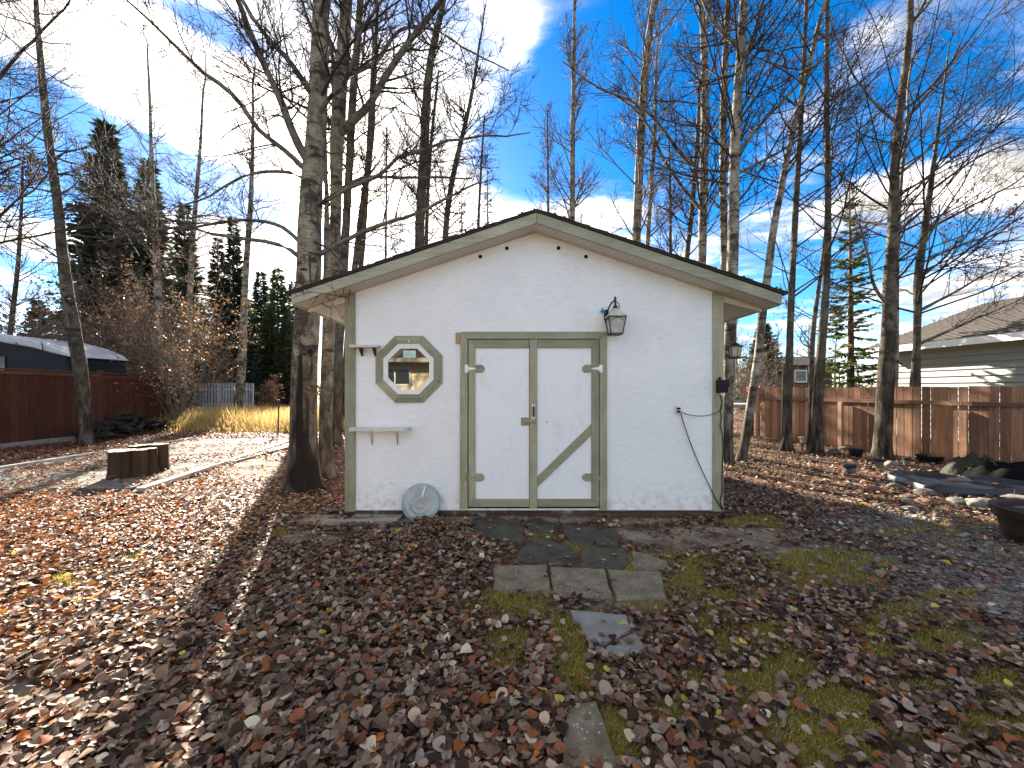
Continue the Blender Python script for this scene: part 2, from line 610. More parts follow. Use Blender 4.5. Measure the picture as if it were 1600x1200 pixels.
def bark(name, pale=(0.42, 0.39, 0.34), mid=(0.27, 0.25, 0.21), dark=(0.045, 0.038, 0.032), base_h=1.3, marks=1.0, blotch=0.6):
    m, t, b = material(name)
    tcn = t.new('ShaderNodeTexCoord').outputs['Object']
    n = t.noise(tcn, scale=5, detail=6, rough=0.6)
    c = t.ramp(n, [(0.32, mid), (0.62, pale)])
    # horizontal dashes and knots
    dash = t.noise(t.mapping(tcn, scale=(7, 7, 44)), scale=1.0, detail=3, rough=0.55, dist=0.25)
    gate = t.noise(tcn, scale=2.3, detail=3)
    dm = t.math('MULTIPLY', t.maprange(dash, 0.565, 0.62), t.maprange(gate, 0.34, 0.50))
    c = t.mix(t.math('MULTIPLY', dm, 0.85 * marks), c, dark)
    blot = t.noise(t.mapping(tcn, scale=(3.4, 3.4, 1.9)), scale=1.0, detail=7, rough=0.72, dist=0.4)
    c = t.mix(t.maprange(blot, 0.48, 0.60, 0, blotch), c, (0.045, 0.037, 0.029))
    grit = t.noise(tcn, scale=46, detail=5, rough=0.75)
    c = t.mix(1.0, c, t.ramp(grit, [(0.3, (0.66,) * 3), (0.7, (1.22,) * 3)]), 'MULTIPLY')
    lich = t.noise(tcn, scale=1.7, detail=6, rough=0.65)
    c = t.mix(t.maprange(lich, 0.52, 0.68, 0, 0.4), c, (0.20, 0.19, 0.10))
    warp = t.vmath('ADD', t.mapping(tcn, scale=(2.1, 2.1, 3.4)), t.vmath('MULTIPLY', t.noise(tcn, scale=6, detail=4, out=1), (0.55, 0.55, 0.55)))
    knot = t.voronoi(warp, scale=1.0)
    c = t.mix(t.maprange(t.math('ADD', knot, t.math('MULTIPLY', dash, 0.25)), 0.24, 0.33, 0.9 * marks, 0), c, dark)
    whorl = t.noise(t.mapping(tcn, scale=(1.5, 1.5, 5.5)), scale=1.0, detail=4, rough=0.6, dist=0.5)
    c = t.mix(t.maprange(whorl, 0.555, 0.62, 0, 0.85 * marks), c, (0.03, 0.025, 0.02))
    # furrowed old bark towards the ground
    sx = t.new('ShaderNodeSeparateXYZ')
    t.put(sx.inputs[0], tcn)
    fur = t.noise(t.mapping(tcn, scale=(10, 10, 2.2)), scale=1.0, detail=7, rough=0.68, dist=0.5)
    hz = t.math('ADD', sx.outputs[2], t.math('MULTIPLY', t.math('SUBTRACT', n, 0.5), 2.2))
    low = t.maprange(hz, base_h * 0.35, base_h * 1.25, 1, 0)
    fcol = t.ramp(fur, [(0.38, (0.012, 0.010, 0.008)), (0.52, (0.07, 0.055, 0.041)), (0.62, (0.14, 0.115, 0.088)), (0.74, (0.30, 0.26, 0.20))])
    c = t.mix(t.math('MULTIPLY', low, 0.92), c, fcol)
    st = t.new('ShaderNodeAttribute', attribute_name='stain')
    sm = t.math('MULTIPLY', t.maprange(t.math('ADD', st.outputs['Fac'], t.math('MULTIPLY', t.math('SUBTRACT', t.math('ADD', t.math('MULTIPLY', fur, 0.6), t.math('MULTIPLY', grit, 0.4)), 0.5), 2.1)), 0.34, 0.75), t.maprange(st.outputs['Fac'], 0.02, 0.15))
    c = t.mix(t.math('MULTIPLY', sm, 0.93), c, (0.016, 0.013, 0.012))
    t.put(b.inputs['Base Color'], c)
    b.inputs['Roughness'].default_value = 0.85
    b.inputs['Specular IOR Level'].default_value = 0.08
    h = t.math('ADD', t.math('MULTIPLY', fur, low), t.math('MULTIPLY', dash, -0.35))
    t.put(b.inputs['Normal'], t.bump(h, 0.55, 0.02))
    return m


def leafmat(name, rough=0.50, trans=0.25, attr=True):
    m, t, b = material(name)
    tcn = t.new('ShaderNodeTexCoord').outputs['Object']
    if attr:
        c = t.new('ShaderNodeAttribute', attribute_name='col').outputs['Color']
    else:
        c = t.new('ShaderNodeObjectInfo').outputs['Color']
    n = t.noise(tcn, scale=90, detail=4, rough=0.7)
    c2 = t.mix(1.0, c, t.ramp(n, [(0.3, (0.72,) * 3), (0.7, (1.15,) * 3)]), 'MULTIPLY')
    t.put(b.inputs['Base Color'], c2)
    b.inputs['Roughness'].default_value = rough
    b.inputs['Specular IOR Level'].default_value = 0.17
    if trans > 0:
        tr = t.new('ShaderNodeBsdfTranslucent')
        t.put(tr.inputs['Color'], c2)
        mx = t.new('ShaderNodeMixShader')
        mx.inputs[0].default_value = trans
        t.l.new(b.outputs[0], mx.inputs[1])
        t.l.new(tr.outputs[0], mx.inputs[2])
        t.l.new(mx.outputs[0], t.n['Material Output'].inputs[0])
    return m


def ground_mat():
    m, t, b = material("forest soil")
    tcn = t.new('ShaderNodeTexCoord').outputs['Object']
    n = t.noise(tcn, scale=2.2, detail=8, rough=0.65)
    f = t.noise(tcn, scale=38, detail=6, rough=0.7)
    chips = t.voronoi(tcn, scale=26, out=1)
    sc = t.new('ShaderNodeSeparateColor')
    t.put(sc.inputs[0], chips)
    soil = t.ramp(f, [(0.3, (0.022, 0.014, 0.010)), (0.7, (0.12, 0.08, 0.053))])
    leafy = t.ramp(sc.outputs[0], [(0.0, (0.035, 0.022, 0.016)), (0.35, (0.10, 0.055, 0.035)), (0.6, (0.16, 0.095, 0.06)), (0.8, (0.07, 0.045, 0.034)), (1.0, (0.24, 0.15, 0.09))])
    bare = t.new('ShaderNodeAttribute', attribute_name='bare').outputs['Fac']
    moss = t.new('ShaderNodeAttribute', attribute_name='moss').outputs['Fac']
    grav = t.new('ShaderNodeAttribute', attribute_name='gravel').outputs['Fac']
    field = t.new('ShaderNodeAttribute', attribute_name='field').outputs['Fac']
    c = t.mix(t.math('MULTIPLY', t.maprange(n, 0.3, 0.6), t.math('SUBTRACT', 1.0, bare)), soil, leafy)
    dry = t.ramp(f, [(0.3, (0.17, 0.13, 0.092)), (0.7, (0.44, 0.345, 0.245))])
    c = t.mix(t.math('MULTIPLY', bare, t.maprange(n, 0.35, 0.6)), c, dry)
    mo = t.ramp(f, [(0.3, (0.08, 0.066, 0.013)), (0.7, (0.30, 0.245, 0.05))])
    c = t.mix(t.math('MULTIPLY', moss, t.maprange(t.noise(tcn, scale=7, detail=5), 0.3, 0.5)), c, mo)
    gr = t.voronoi(tcn, scale=60, out=1)
    sg = t.new('ShaderNodeSeparateColor')
    t.put(sg.inputs[0], gr)
    gcol = t.ramp(sg.outputs[0], [(0, (0.055, 0.047, 0.038)), (0.6, (0.15, 0.13, 0.108)), (1, (0.33, 0.295, 0.25))])
    c = t.mix(t.math('MULTIPLY', grav, 0.85), c, gcol)
    fc = t.ramp(f, [(0.3, (0.20, 0.14, 0.055)), (0.7, (0.38, 0.28, 0.13))])
    c = t.mix(field, c, fc)
    t.put(b.inputs['Base Color'], c)
    b.inputs['Roughness'].default_value = 0.9
    b.inputs['Specular IOR Level'].default_value = 0.1
    h = t.math('ADD', f, t.math('MULTIPLY', sc.outputs[0], 0.8))
    t.put(b.inputs['Normal'], t.bump(h, 0.6, 0.02))
    return m


def stone_mat(name, c0, c1, speck=0.0, moss=0.0, rough=0.75, scale=6):
    m, t, b = material(name)
    tcn = t.new('ShaderNodeTexCoord').outputs['Object']
    n = t.noise(tcn, scale=scale, detail=8, rough=0.7)
    c = t.ramp(n, [(0.28, c0), (0.72, c1)])
    fine = t.noise(tcn, scale=70, detail=5, rough=0.75)
    c = t.mix(1.0, c, t.ramp(fine, [(0.3, (0.75,) * 3), (0.7, (1.2,) * 3)]), 'MULTIPLY')
    if speck:
        v = t.voronoi(tcn, scale=55)
        vc = t.voronoi(tcn, scale=55, out=1)
        s = t.new('ShaderNodeSeparateColor')
        t.put(s.inputs[0], vc)
        k = t.math('MULTIPLY', t.maprange(v, 0.2, 0.34, 1, 0), t.maprange(s.outputs[0], 0.72, 0.8))
        c = t.mix(t.math('MULTIPLY', k, speck), c, (0.55, 0.52, 0.47))
    if moss:
        mn = t.noise(tcn, scale=3.1, detail=7, rough=0.7)
        c = t.mix(t.math('MULTIPLY', t.maprange(mn, 0.48, 0.68), moss), c, (0.075, 0.085, 0.035))
    t.put(b.inputs['Base Color'], c)
    b.inputs['Roughness'].default_value = rough
    b.inputs['Specular IOR Level'].default_value = 0.2
    t.put(b.inputs['Normal'], t.bump(t.math('ADD', n, t.math('MULTIPLY', fine, 0.5)), 0.45, 0.012))
    return m


def glass_mat(name, base=(0.012, 0.013, 0.014), ior=2.3):
    m, t, b = material(name)
    b.inputs['Base Color'].default_value = (*base, 1)
    b.inputs['Roughness'].default_value = 0.015
    b.inputs['IOR'].default_value = ior
    tcn = t.new('ShaderNodeTexCoord').outputs['Object']
    t.put(b.inputs['Normal'], t.bump(t.noise(tcn, scale=3.5, detail=2), 0.02, 0.01))
    return m


M = {}
M['wall'] = painted_wall()
M['doorpanel'] = door_board()
M['sage_z'] = wood("sage paint upright", (0.32, 0.31, 0.21), axis=2, var=0.20, rough=0.6, bump=0.4, stain=((0.22, 0.20, 0.13), 0.5))
M['sage_x'] = wood("sage paint level", (0.32, 0.31, 0.21), axis=0, var=0.20, rough=0.6, bump=0.4, stain=((0.22, 0.20, 0.13), 0.5))
M['fascia'] = wood("sage fascia paint", (0.40, 0.385, 0.285), axis=0, var=0.22, rough=0.6, bump=0.4, stain=((0.25, 0.22, 0.15), 0.55))
M['soffit'] = simple("soffit paint", (0.62, 0.57, 0.50), 0.65, var=0.05, bump=0.1)
M['skid'] = wood("brown skid beam", (0.10, 0.055, 0.035), axis=0, rough=0.85, stain=((0.42, 0.38, 0.34), 0.6))
M['shingle'] = simple("dark shingle", (0.07, 0.06, 0.052), 0.95, var=0.4, scale=30, bump=0.7, bscale=120)
M['shingle_brown'] = simple("brown shingle", (0.105, 0.090, 0.078), 0.95, var=0.3, scale=9, bump=0.6, bscale=90)
M['whitetrim'] = simple("white sash paint", (0.78, 0.76, 0.72), 0.45, var=0.05, bump=0.08)
M['shelfwhite'] = wood("white shelf paint", (0.62, 0.58, 0.52), axis=0, var=0.15, rough=0.6, bump=0.2, stain=((0.3, 0.26, 0.2), 0.5))
M['iron'] = simple("dark iron", (0.06, 0.055, 0.048), 0.5, metal=0.6, var=0.3)
M['rustbracket'] = simple("rusty bracket", (0.20, 0.13, 0.09), 0.7, metal=0.3, var=0.4)
M['galv'] = simple("galvanised metal", (0.62, 0.62, 0.60), 0.42, metal=0.7, var=0.15, scale=30)
M['hingewhite'] = simple("zinc hinge", (0.72, 0.73, 0.71), 0.4, metal=0.25, var=0.12)
M['brass'] = simple("worn brass grey", (0.32, 0.28, 0.20), 0.45, metal=0.7, var=0.3)
M['black'] = simple("black plastic", (0.012, 0.012, 0.013), 0.5, var=0.3)
M['hole'] = simple("dark hole", (0.008, 0.007, 0.006), 0.9, var=0.2, bump=0)
M['gap'] = simple("dark gap", (0.03, 0.028, 0.024), 0.9, var=0.2, bump=0)
M['glass'] = glass_mat("window glass", ior=3.0)
M['housepane'] = glass_mat("house window glass", (0.01, 0.011, 0.012), 1.5)
M['blue'] = simple("blue plastic", (0.01, 0.32, 0.62), 0.35, var=0.1)
M['outlet'] = simple("cream plastic", (0.66, 0.63, 0.56), 0.4, var=0.05)
M['natural'] = wood("bare pine block", (0.50, 0.34, 0.20), axis=2)
M['sticker'] = simple("pale green sticker", (0.55, 0.70, 0.66), 0.5, var=0.08, bump=0)
M['stickerprint'] = simple("teal print", (0.18, 0.42, 0.42), 0.5, var=0.1, bump=0)
M['bark'] = bark("aspen bark", pale=(0.165, 0.138, 0.10), mid=(0.058, 0.046, 0.034), base_h=2.8, blotch=0.95)
M['bark_old'] = bark("old poplar bark", pale=(0.37, 0.315, 0.235), mid=(0.14, 0.113, 0.08), base_h=2.3, blotch=0.85)
M['bark_white'] = bark("pale birch bark", pale=(0.40, 0.35, 0.275), mid=(0.15, 0.125, 0.095), base_h=1.5, marks=1.0, blotch=0.85)
M['bark_dark'] = bark("dark bark", pale=(0.22, 0.19, 0.16), mid=(0.13, 0.11, 0.09), base_h=2.5)
M['bark_brown'] = bark("brown scaly bark", pale=(0.20, 0.12, 0.085), mid=(0.12, 0.075, 0.055), base_h=3.0)
M['twig'] = simple("twig", (0.052, 0.038, 0.030), 0.8, var=0.3, scale=3, bump=0)
M['twig_pale'] = simple("pale twig", (0.15, 0.125, 0.10), 0.8, var=0.3, scale=3, bump=0)
M['leaf'] = leafmat("dry leaf")
M['leaf_obj'] = leafmat("dry leaf single", attr=False)
M['foliage'] = leafmat("needles", rough=0.65, trans=0.2)
M['blade'] = leafmat("grass blade", rough=0.6, trans=0.45)
M['ground'] = ground_mat()
M['pebble'] = leafmat("pebbles", rough=0.7, trans=0)
M['slate'] = stone_mat("dark mossy slate", (0.026, 0.023, 0.018), (0.115, 0.10, 0.075), moss=0.55, rough=0.6)
M['slate_blue'] = stone_mat("blue grey slate", (0.15, 0.146, 0.13), (0.32, 0.31, 0.275), moss=0.1, rough=0.55)
M['paver'] = stone_mat("aggregate paver", (0.09, 0.072, 0.046), (0.30, 0.245, 0.165), speck=0.8, moss=0.25, rough=0.85)
M['flag_tan'] = stone_mat("tan flagstone", (0.14, 0.12, 0.095), (0.24, 0.20, 0.16), moss=0.3, rough=0.8)
M['concrete'] = stone_mat("patio concrete", (0.11, 0.099, 0.082), (0.22, 0.203, 0.172), moss=0.2, rough=0.95, scale=3)
M['rock'] = stone_mat("grey rock", (0.05, 0.045, 0.039), (0.15, 0.135, 0.115), rough=0.8, scale=9)
M['rock_pale'] = stone_mat("pale rock", (0.12, 0.105, 0.085), (0.25, 0.22, 0.18), rough=0.8, scale=9)
M['rock_red'] = stone_mat("reddish rock", (0.10, 0.055, 0.04), (0.21, 0.115, 0.085), rough=0.8, scale=9)
M['fence_red'] = wood("red brown fence stain", (0.085, 0.030, 0.016), axis=2, var=0.3)
M['fence_red_x'] = wood("red brown rail stain", (0.13, 0.055, 0.032), axis=1, var=0.3)
M['fence_cedar'] = wood("cedar fence stain", (0.29, 0.16, 0.095), axis=2, var=0.35, stain=((0.13, 0.07, 0.045), 0.6), tone_var=0.75)
M['fence_rail'] = wood("cedar rail", (0.20, 0.115, 0.075), axis=1, var=0.35)
M['fence_pale'] = wood("weathered post", (0.36, 0.24, 0.16), axis=2, var=0.25)
M['picket'] = wood("pale picket paint", (0.62, 0.63, 0.64), axis=2, var=0.12)
M['grey_timber'] = wood("weathered grey plank", (0.30, 0.26, 0.21), axis=0, var=0.4)
M['edge_timber'] = wood("pale edging timber", (0.66, 0.60, 0.50), axis=1, var=0.3)
M['stump_bark'] = wood("stump side", (0.058, 0.036, 0.020), axis=2, var=0.55, scale=0.8, bump=0.6)
M['stump_top'] = stone_mat("cut wood top", (0.34, 0.27, 0.18), (0.52, 0.44, 0.33), rough=0.8, scale=12)
M['logwood'] = wood("dark old log", (0.035, 0.026, 0.020), axis=1, var=0.5)
M['siding_grey'] = simple("grey green siding", (0.25, 0.262, 0.235), 0.55, var=0.06, bump=0.1)
M['siding_yellow'] = simple("yellow siding", (0.80, 0.68, 0.40), 0.55, var=0.08, bump=0.1)
M['white'] = simple("white paint", (0.80, 0.80, 0.78), 0.5, var=0.04, bump=0.05)
M['navy'] = simple("navy body paint", (0.010, 0.011, 0.016), 0.6, var=0.25, scale=2)
M['silver'] = simple("silver cover", (0.42, 0.43, 0.44), 0.4, var=0.2, scale=4, bump=0.4, bscale=14)
M['carpaint'] = simple("grey car paint", (0.28, 0.30, 0.32), 0.25, metal=0.4, var=0.05, bump=0)
M['rubber'] = simple("tyre rubber", (0.02, 0.02, 0.02), 0.8, var=0.2)
M['red'] = simple("faded red paint", (0.42, 0.05, 0.06), 0.5, var=0.2)
M['liner'] = simple("black pond liner", (0.008, 0.009, 0.011), 0.42, var=0.4, scale=5, bump=0.35, bscale=9)
M['tarp'] = simple("black tarp", (0.005, 0.005, 0.0045), 0.95, var=0.6, scale=4, bump=0.6, bscale=8, spec=0.08)
M['tarp_olive'] = simple("olive sack", (0.035, 0.032, 0.02), 0.8, var=0.3, scale=6, bump=0.5, bscale=12)
M['pot'] = wood("dark barrel pot", (0.040, 0.028, 0.020), axis=2, var=0.4, rough=0.55)
M['soil'] = simple("black soil", (0.02, 0.016, 0.012), 0.95, var=0.4, bump=0.8)
M['solar'] = simple("solar cell", (0.03, 0.035, 0.06), 0.15, var=0.3)
M['lensclear'] = simple("clear lamp lens", (0.45, 0.46, 0.42), 0.15, var=0.15, bump=0.2)
M['lensdark'] = simple("smoky lamp lens", (0.10, 0.105, 0.10), 0.2, var=0.3)
M['lamproof'] = simple("grey lamp roof", (0.52, 0.49, 0.41), 0.5, var=0.25)
M['lid'] = None

# ------------------------------------------------------------------ ground masks (world points, described where they lie in the yard)
MOSS = [(785, 945, 70, 24), (880, 990, 45, 52), (800, 1010, 48, 38), (900, 1065, 45, 36), (765, 938, 50, 18), (985, 878, 26, 20),
        (1010, 950, 40, 10), (1290, 880, 85, 26), (1320, 905, 60, 14), (1115, 972, 24, 20), (1165, 1078, 55, 26), (1300, 1105, 65, 40),
        (1165, 1110, 26, 16), (960, 1160, 38, 60), (1010, 1185, 40, 26), (1300, 1180, 70, 24), (1470, 1000, 50, 16), (1440, 1075, 60, 14), (1420, 1160, 40, 24),
        (440, 830, 14, 7), (345, 1160, 22, 14), (100, 905, 22, 10), (1240, 1040, 40, 24), (905, 853, 30, 8), (850, 835, 16, 10),
        (1000, 800, 30, 5), (1180, 815, 60, 9), (215, 870, 24, 6), (1070, 905, 24, 12), (1130, 1000, 20, 14), (1370, 1020, 34, 16), (1530, 1130, 40, 24), (1240, 905, 60, 18), (1200, 985, 40, 12), (1400, 960, 50, 14), (1250, 1150, 60, 24), (1080, 1065, 30, 14), (1350, 1140, 40, 16), (1040, 1110, 26, 20), (1560, 1060, 40, 20), (1130, 930, 26, 9), (1480, 930, 60, 10), (1350, 985, 40, 10)]
BARE = [(1100, 838, 150, 20), (1250, 862, 60, 16), (560, 812, 110, 12), (490, 838, 70, 10), (70, 1082, 110, 26), (960, 948, 60, 12), (1000, 985, 46, 14), (800, 806, 160, 10), (400, 730, 40, 18), (1010, 812, 60, 8)]
GRAV = [(1480, 850, 170, 42), (1560, 920, 140, 60), (1400, 815, 120, 22), (1440, 890, 110, 30)]


def vnoise(x, y, seed=0):
    """smooth lattice noise, 0..1"""
    xi, yi = np.floor(x).astype(np.int64), np.floor(y).astype(np.int64)
    fx, fy = x - xi, y - yi
    fx, fy = fx * fx * (3 - 2 * fx), fy * fy * (3 - 2 * fy)

    def h(a, b):
        n = (a * 374761393 + b * 668265263 + seed * 974711) & 0x7fffffff
        n = ((n ^ (n >> 13)) * 1274126177) & 0x7fffffff
        return ((n ^ (n >> 16)) & 0xffff) / 65535.0
    return (h(xi, yi) * (1 - fx) + h(xi + 1, yi) * fx) * (1 - fy) + (h(xi, yi + 1) * (1 - fx) + h(xi + 1, yi + 1) * fx) * fy


def fbm(x, y, scale, seed=0):
    return (vnoise(x * scale, y * scale, seed) * 0.5 + vnoise(x * scale * 2.1 + 7, y * scale * 2.1, seed + 1) * 0.3 + vnoise(x * scale * 4.3, y * scale * 4.3 + 3, seed + 2) * 0.2)


def rough_edge(m, x, y, scale, seed, amt=1.0):
    q = m * 0.85 + (fbm(x, y, scale, seed) - 0.5) * amt
    return np.clip((q - 0.36) / 0.22, 0, 1) * (m > 0.02)


def blob_mask(lst, x, y, soft=0.35, jitter=True):
    m = np.zeros_like(x)
    jx = 0.10 * np.sin(7.1 * x + 3.3 * y) + 0.07 * np.sin(13.7 * y - 5.9 * x + 1.3) + 0.05 * np.sin(23 * x + 19 * y)
    for cx, cy, rx, ry in lst:
        c = G(cx, cy)
        ax = rx / F * c.y
        ay = abs(G(cx, cy - ry).y - G(cx, cy + ry).y) / 2 if cy - ry > HY + 4 else 2.0
        # long axis follows the line of sight to the spot, so that the patch keeps its shape on the ground
        dx, dy = c.x / c.y, 1.0
        u = (x - c.x) - (y - c.y) * dx
        v = (y - c.y)
        r = np.sqrt((u / ax) ** 2 + (v / ay) ** 2) + jx
        m = np.maximum(m, 1 - np.clip((r - 1 + soft) / (2 * soft), 0, 1))
    return m


PATIO = (-10.0, -6.02, 6.05, 12.2)


def zone(x, y):
    """returns moss, bare, gravel, field, patio, path masks"""
    moss = blob_mask(MOSS, x, y)
    bare = blob_mask(BARE, x, y, 0.5)
    grav = blob_mask(GRAV, x, y, 0.5)
    moss = rough_edge(moss, x, y, 5.0, 3, 1.5)
    bare = rough_edge(bare, x, y, 3.0, 9, 0.9)
    thin = np.clip((fbm(x, y, 1.7, 71) - 0.545) / 0.12, 0, 1) * np.clip((x - 0.75) / 0.3, 0, 1) * np.clip((4.9 - y) / 0.6, 0, 1) * np.clip((fbm(x, y, 6.0, 75) - 0.36) / 0.15, 0, 1)
    moss = np.maximum(moss, 0.6 * thin * (1 - bare))
    grav = np.clip(grav * (0.65 + 0.7 * fbm(x, y, 2.0, 21)), 0, 1)
    field = np.clip((y - 14.2 - 0.25 * np.sin(2 * x)) / 1.2, 0, 1) * np.clip((-x - 3.5) / 1.0, 0, 1)
    return moss, bare, grav, field


# ---- ground sheet
gx = np.concatenate([[-400, -200, -100, -60, -40, -30, -24, -20], np.arange(-17, 14.01, 0.12), [16, 20, 26, 34, 50, 80, 140, 250, 400]])
gy = np.concatenate([[-60, -30, -16, -10, -6, -3, -1], np.arange(0.2, 16.01, 0.12), [17, 18.5, 20, 23, 27, 34, 45, 70, 120, 220, 500]])
XX, YY = np.meshgrid(gx, gy)
ZZ = hgt(XX, YY) * (np.abs(XX) < 18) * (YY < 17)
nx, ny = len(gx), len(gy)
gv = np.stack([XX, YY, ZZ], -1).reshape(-1, 3)
ii, jj = np.meshgrid(np.arange(nx - 1), np.arange(ny - 1))
a0 = (jj * nx + ii).ravel()
gf = np.stack([a0, a0 + 1, a0 + 1 + nx, a0 + nx], -1)
mo, ba, gr, fi = zone(gv[:, 0], gv[:, 1])
ground = link('ground', np_mesh('ground', gv, gf, M['ground'], smooth=True, fattr={'moss': mo, 'bare': ba, 'gravel': gr, 'field': fi}))
tag(ground, 'leaf strewn yard ground running back to the trees', kind='structure')
ORIG[ground.name] = Vector((0, 0, 0))

# ---- stone path, each stone a piece of its own
path = bpy.data.objects.new('path', None)
COL.objects.link(path)
path.location = (0.6, 3.8, 0)
ORIG['path'] = Vector(path.location)
tag(path, 'broken path of slate and pavers leading to the shed doors', kind='structure')


def zpt(u, v, ox, oy, s):
    return (ox + u / s, oy + v / s)


STONES = []


def stone(pix, mat, top=0.035, label=None, rag=0.024, seed=0):
    top *= 0.65
    rng = random.Random(seed)
    pts = [G(*p) for p in pix]
    if seed < 10:
        cc_ = sum(pts, Vector()) / len(pts)
        pts = [cc_ + (p - cc_) * 1.09 for p in pts]
        top *= 0.7
    ring = []
    n = len(pts)
    for i in range(n):
        a, b = pts[i], pts[(i + 1) % n]
        k = max(2, int((b - a).length / 0.09))
        for j in range(k):
            q = a.lerp(b, j / k)
            if j:
                q = q + Vector((rng.uniform(-rag, rag), rng.uniform(-rag, rag), 0))
            ring.append(q)
    c = sum(ring, Vector()) / len(ring)
    zs = float(hgt(c.x, c.y))
    vs, fs = [], []
    m = len(ring)
    for q in ring:
        vs.append(Vector((q.x, q.y, zs - 0.05)))
    for q in ring:
        vs.append(Vector((q.x, q.y, zs + top - 0.012 + rng.uniform(-0.003, 0.003))))
    for q in ring:
        q2 = q.lerp(c, 0.035)
        vs.append(Vector((q2.x, q2.y, zs + top + rng.uniform(-0.003, 0.003))))
    for q in ring:
        q2 = q.lerp(c, 0.45)
        vs.append(Vector((q2.x, q2.y, zs + top + rng.uniform(-0.005, 0.005))))
    vs.append(Vector((c.x, c.y, zs + top)))
    for r in range(3):
        for i in range(m):
            j = (i + 1) % m
            fs.append((r * m + i, r * m + j, (r + 1) * m + j, (r + 1) * m + i))
    for i in range(m):
        fs.append((3 * m + i, 3 * m + (i + 1) % m, 4 * m))
    o = MB().add(vs, fs).build('stone', mat, path, smooth=False)
    if label:
        o['label'] = label
    c_ = sum(pts, Vector()) / len(pts)
    STONES.append([(c_.x + (p.x - c_.x) * 1.09, c_.y + (p.y - c_.y) * 1.09) for p in pts])
    return o


def st(lst, ox, oy, s):
    return [zpt(u, v, ox, oy, s) for u, v in lst]


A = (600, 730, 2.857)
stone(st([(405, 235), (500, 228), (610, 268), (618, 325), (500, 330), (412, 295)], *A), M['slate'], seed=1)
stone(st([(645, 245), (700, 232), (755, 255), (755, 295), (700, 298), (648, 275)], *A), M['slate'], seed=2)
stone(st([(800, 262), (1020, 280), (1035, 350), (850, 345), (810, 310)], *A), M['slate'], seed=3)
stone(st([(640, 335), (700, 312), (760, 340), (830, 365), (832, 435), (600, 420), (610, 380)], *A), M['slate'], seed=4)
stone(st([(880, 385), (900, 370), (1060, 368), (1078, 435), (1050, 455), (880, 450)], *A), M['slate'], seed=5)
stone(st([(1110, 380), (1180, 395), (1260, 420), (1280, 455), (1180, 466), (1120, 450)], *A), M['paver'], 0.02, seed=6)
stone(st([(470, 205), (560, 195), (640, 205), (640, 225), (520, 222)], *A), M['flag_tan'], 0.02, seed=7)
stone(st([(660, 212), (720, 205), (740, 225), (680, 235)], *A), M['flag_tan'], 0.02, seed=8)
stone(st([(770, 195), (900, 200), (945, 225), (860, 245), (800, 235)], *A), M['flag_tan'], 0.02, seed=9)
stone(st([(490, 450), (728, 445), (742, 572), (485, 555)], *A), M['paver'], rag=0.006, seed=10)
stone(st([(742, 452), (985, 465), (1022, 598), (758, 575)], *A), M['paver'], rag=0.006, seed=11)
stone(st([(998, 466), (1235, 475), (1265, 600), (1038, 600)], *A), M['paver'], rag=0.006, seed=12)
B = (800, 800, 3.0)
stone(st([(268, 472), (540, 500), (558, 560), (550, 573), (432, 638), (352, 605)], *B), M['slate_blue'], 0.04, 'blue grey slate cracked across its front corner', 0.008, seed=13)
stone(st([(440, 652), (580, 580), (628, 650), (600, 685), (440, 692)], *B), M['slate_blue'], 0.038, 'blue grey broken corner of the front slate', 0.008, seed=14)
stone(st([(372, 637), (434, 652), (434, 686), (395, 680)], *B), M['slate_blue'], 0.03, 'small blue grey slate chip', 0.006, seed=15)
stone(st([(258, 925), (395, 908), (432, 1010), (505, 1230), (240, 1230)], *B), M['paver'], 0.03, rag=0.012, seed=16)

# ---- concrete patio on the left, with its edging
patio = bpy.data.objects.new('patio', None)
COL.objects.link(patio)
patio.location = (-8, 9, 0)
ORIG['patio'] = Vector((-8, 9, 0))
tag(patio, 'pale concrete patio under the log stump, half hidden by leaves', kind='structure')
rs = random.Random(4)
px0, px1, py0, py1 = PATIO
for i in range(3):
    for j in range(4):
        xa = px0 + (px1 - px0) * i / 3 + 0.012
        xb = px0 + (px1 - px0) * (i + 1) / 3 - 0.012
        ya = py0 + (py1 - py0) * j / 4 + 0.012
        yb = py0 + (py1 - py0) * (j + 1) / 4 - 0.012
        z = 0.035 + rs.uniform(-0.006, 0.006)
        MB().box(xa, xb, ya, yb, -0.05, z).build('slab', M['concrete'], patio, bevel=0.008)
for k, (x0, x1, y0, y1, z1) in enumerate([(-5.98, -5.88, 6.0, 8.9, 0.09), (-6.42, -6.32, 8.92, 12.0, 0.09), (-10.12, -10.03, 7.0, 9.6, 0.08), (-10.12, -10.03, 9.62, 12.1, 0.08)]):
    if k == 0:
        MB().beam((-5.80, 6.0, 0.03), (-6.25, 8.9, 0.03), 0.13, 0.07).build('edging_timber', M['edge_timber'], patio, bevel=0.006)
    elif k == 1:
        MB().beam((-6.26, 8.95, 0.03), (-6.82, 12.3, 0.03), 0.13, 0.07).build('edging_timber', M['edge_timber'], patio, bevel=0.006)
    else:
        MB().box(x0, x1, y0, y1, -0.02, z1).build('edging_timber', M['edge_timber'], patio, bevel=0.006)

# ------------------------------------------------------------------ the shed
WY = 4.81            # front face of the shed wall
SC = F / WY


def W(px, py):
    return ((px - HX) / SC, CH + (HY - py) / SC)


shed = thing('shed', (0.275, WY, 0), 'white garden shed with sage green trim, gable roof and double doors', 'shed')
XL, XR = -2.07, 2.625
AX, EZ, SL = 0.29, 2.598, 0.333
HWD = 2.89
XE0, XE1 = AX - HWD, AX + HWD
AZ = EZ + SL * HWD
YF, YB = 4.53, 9.95


def under(x):
    return AZ - SL * abs(x - AX)


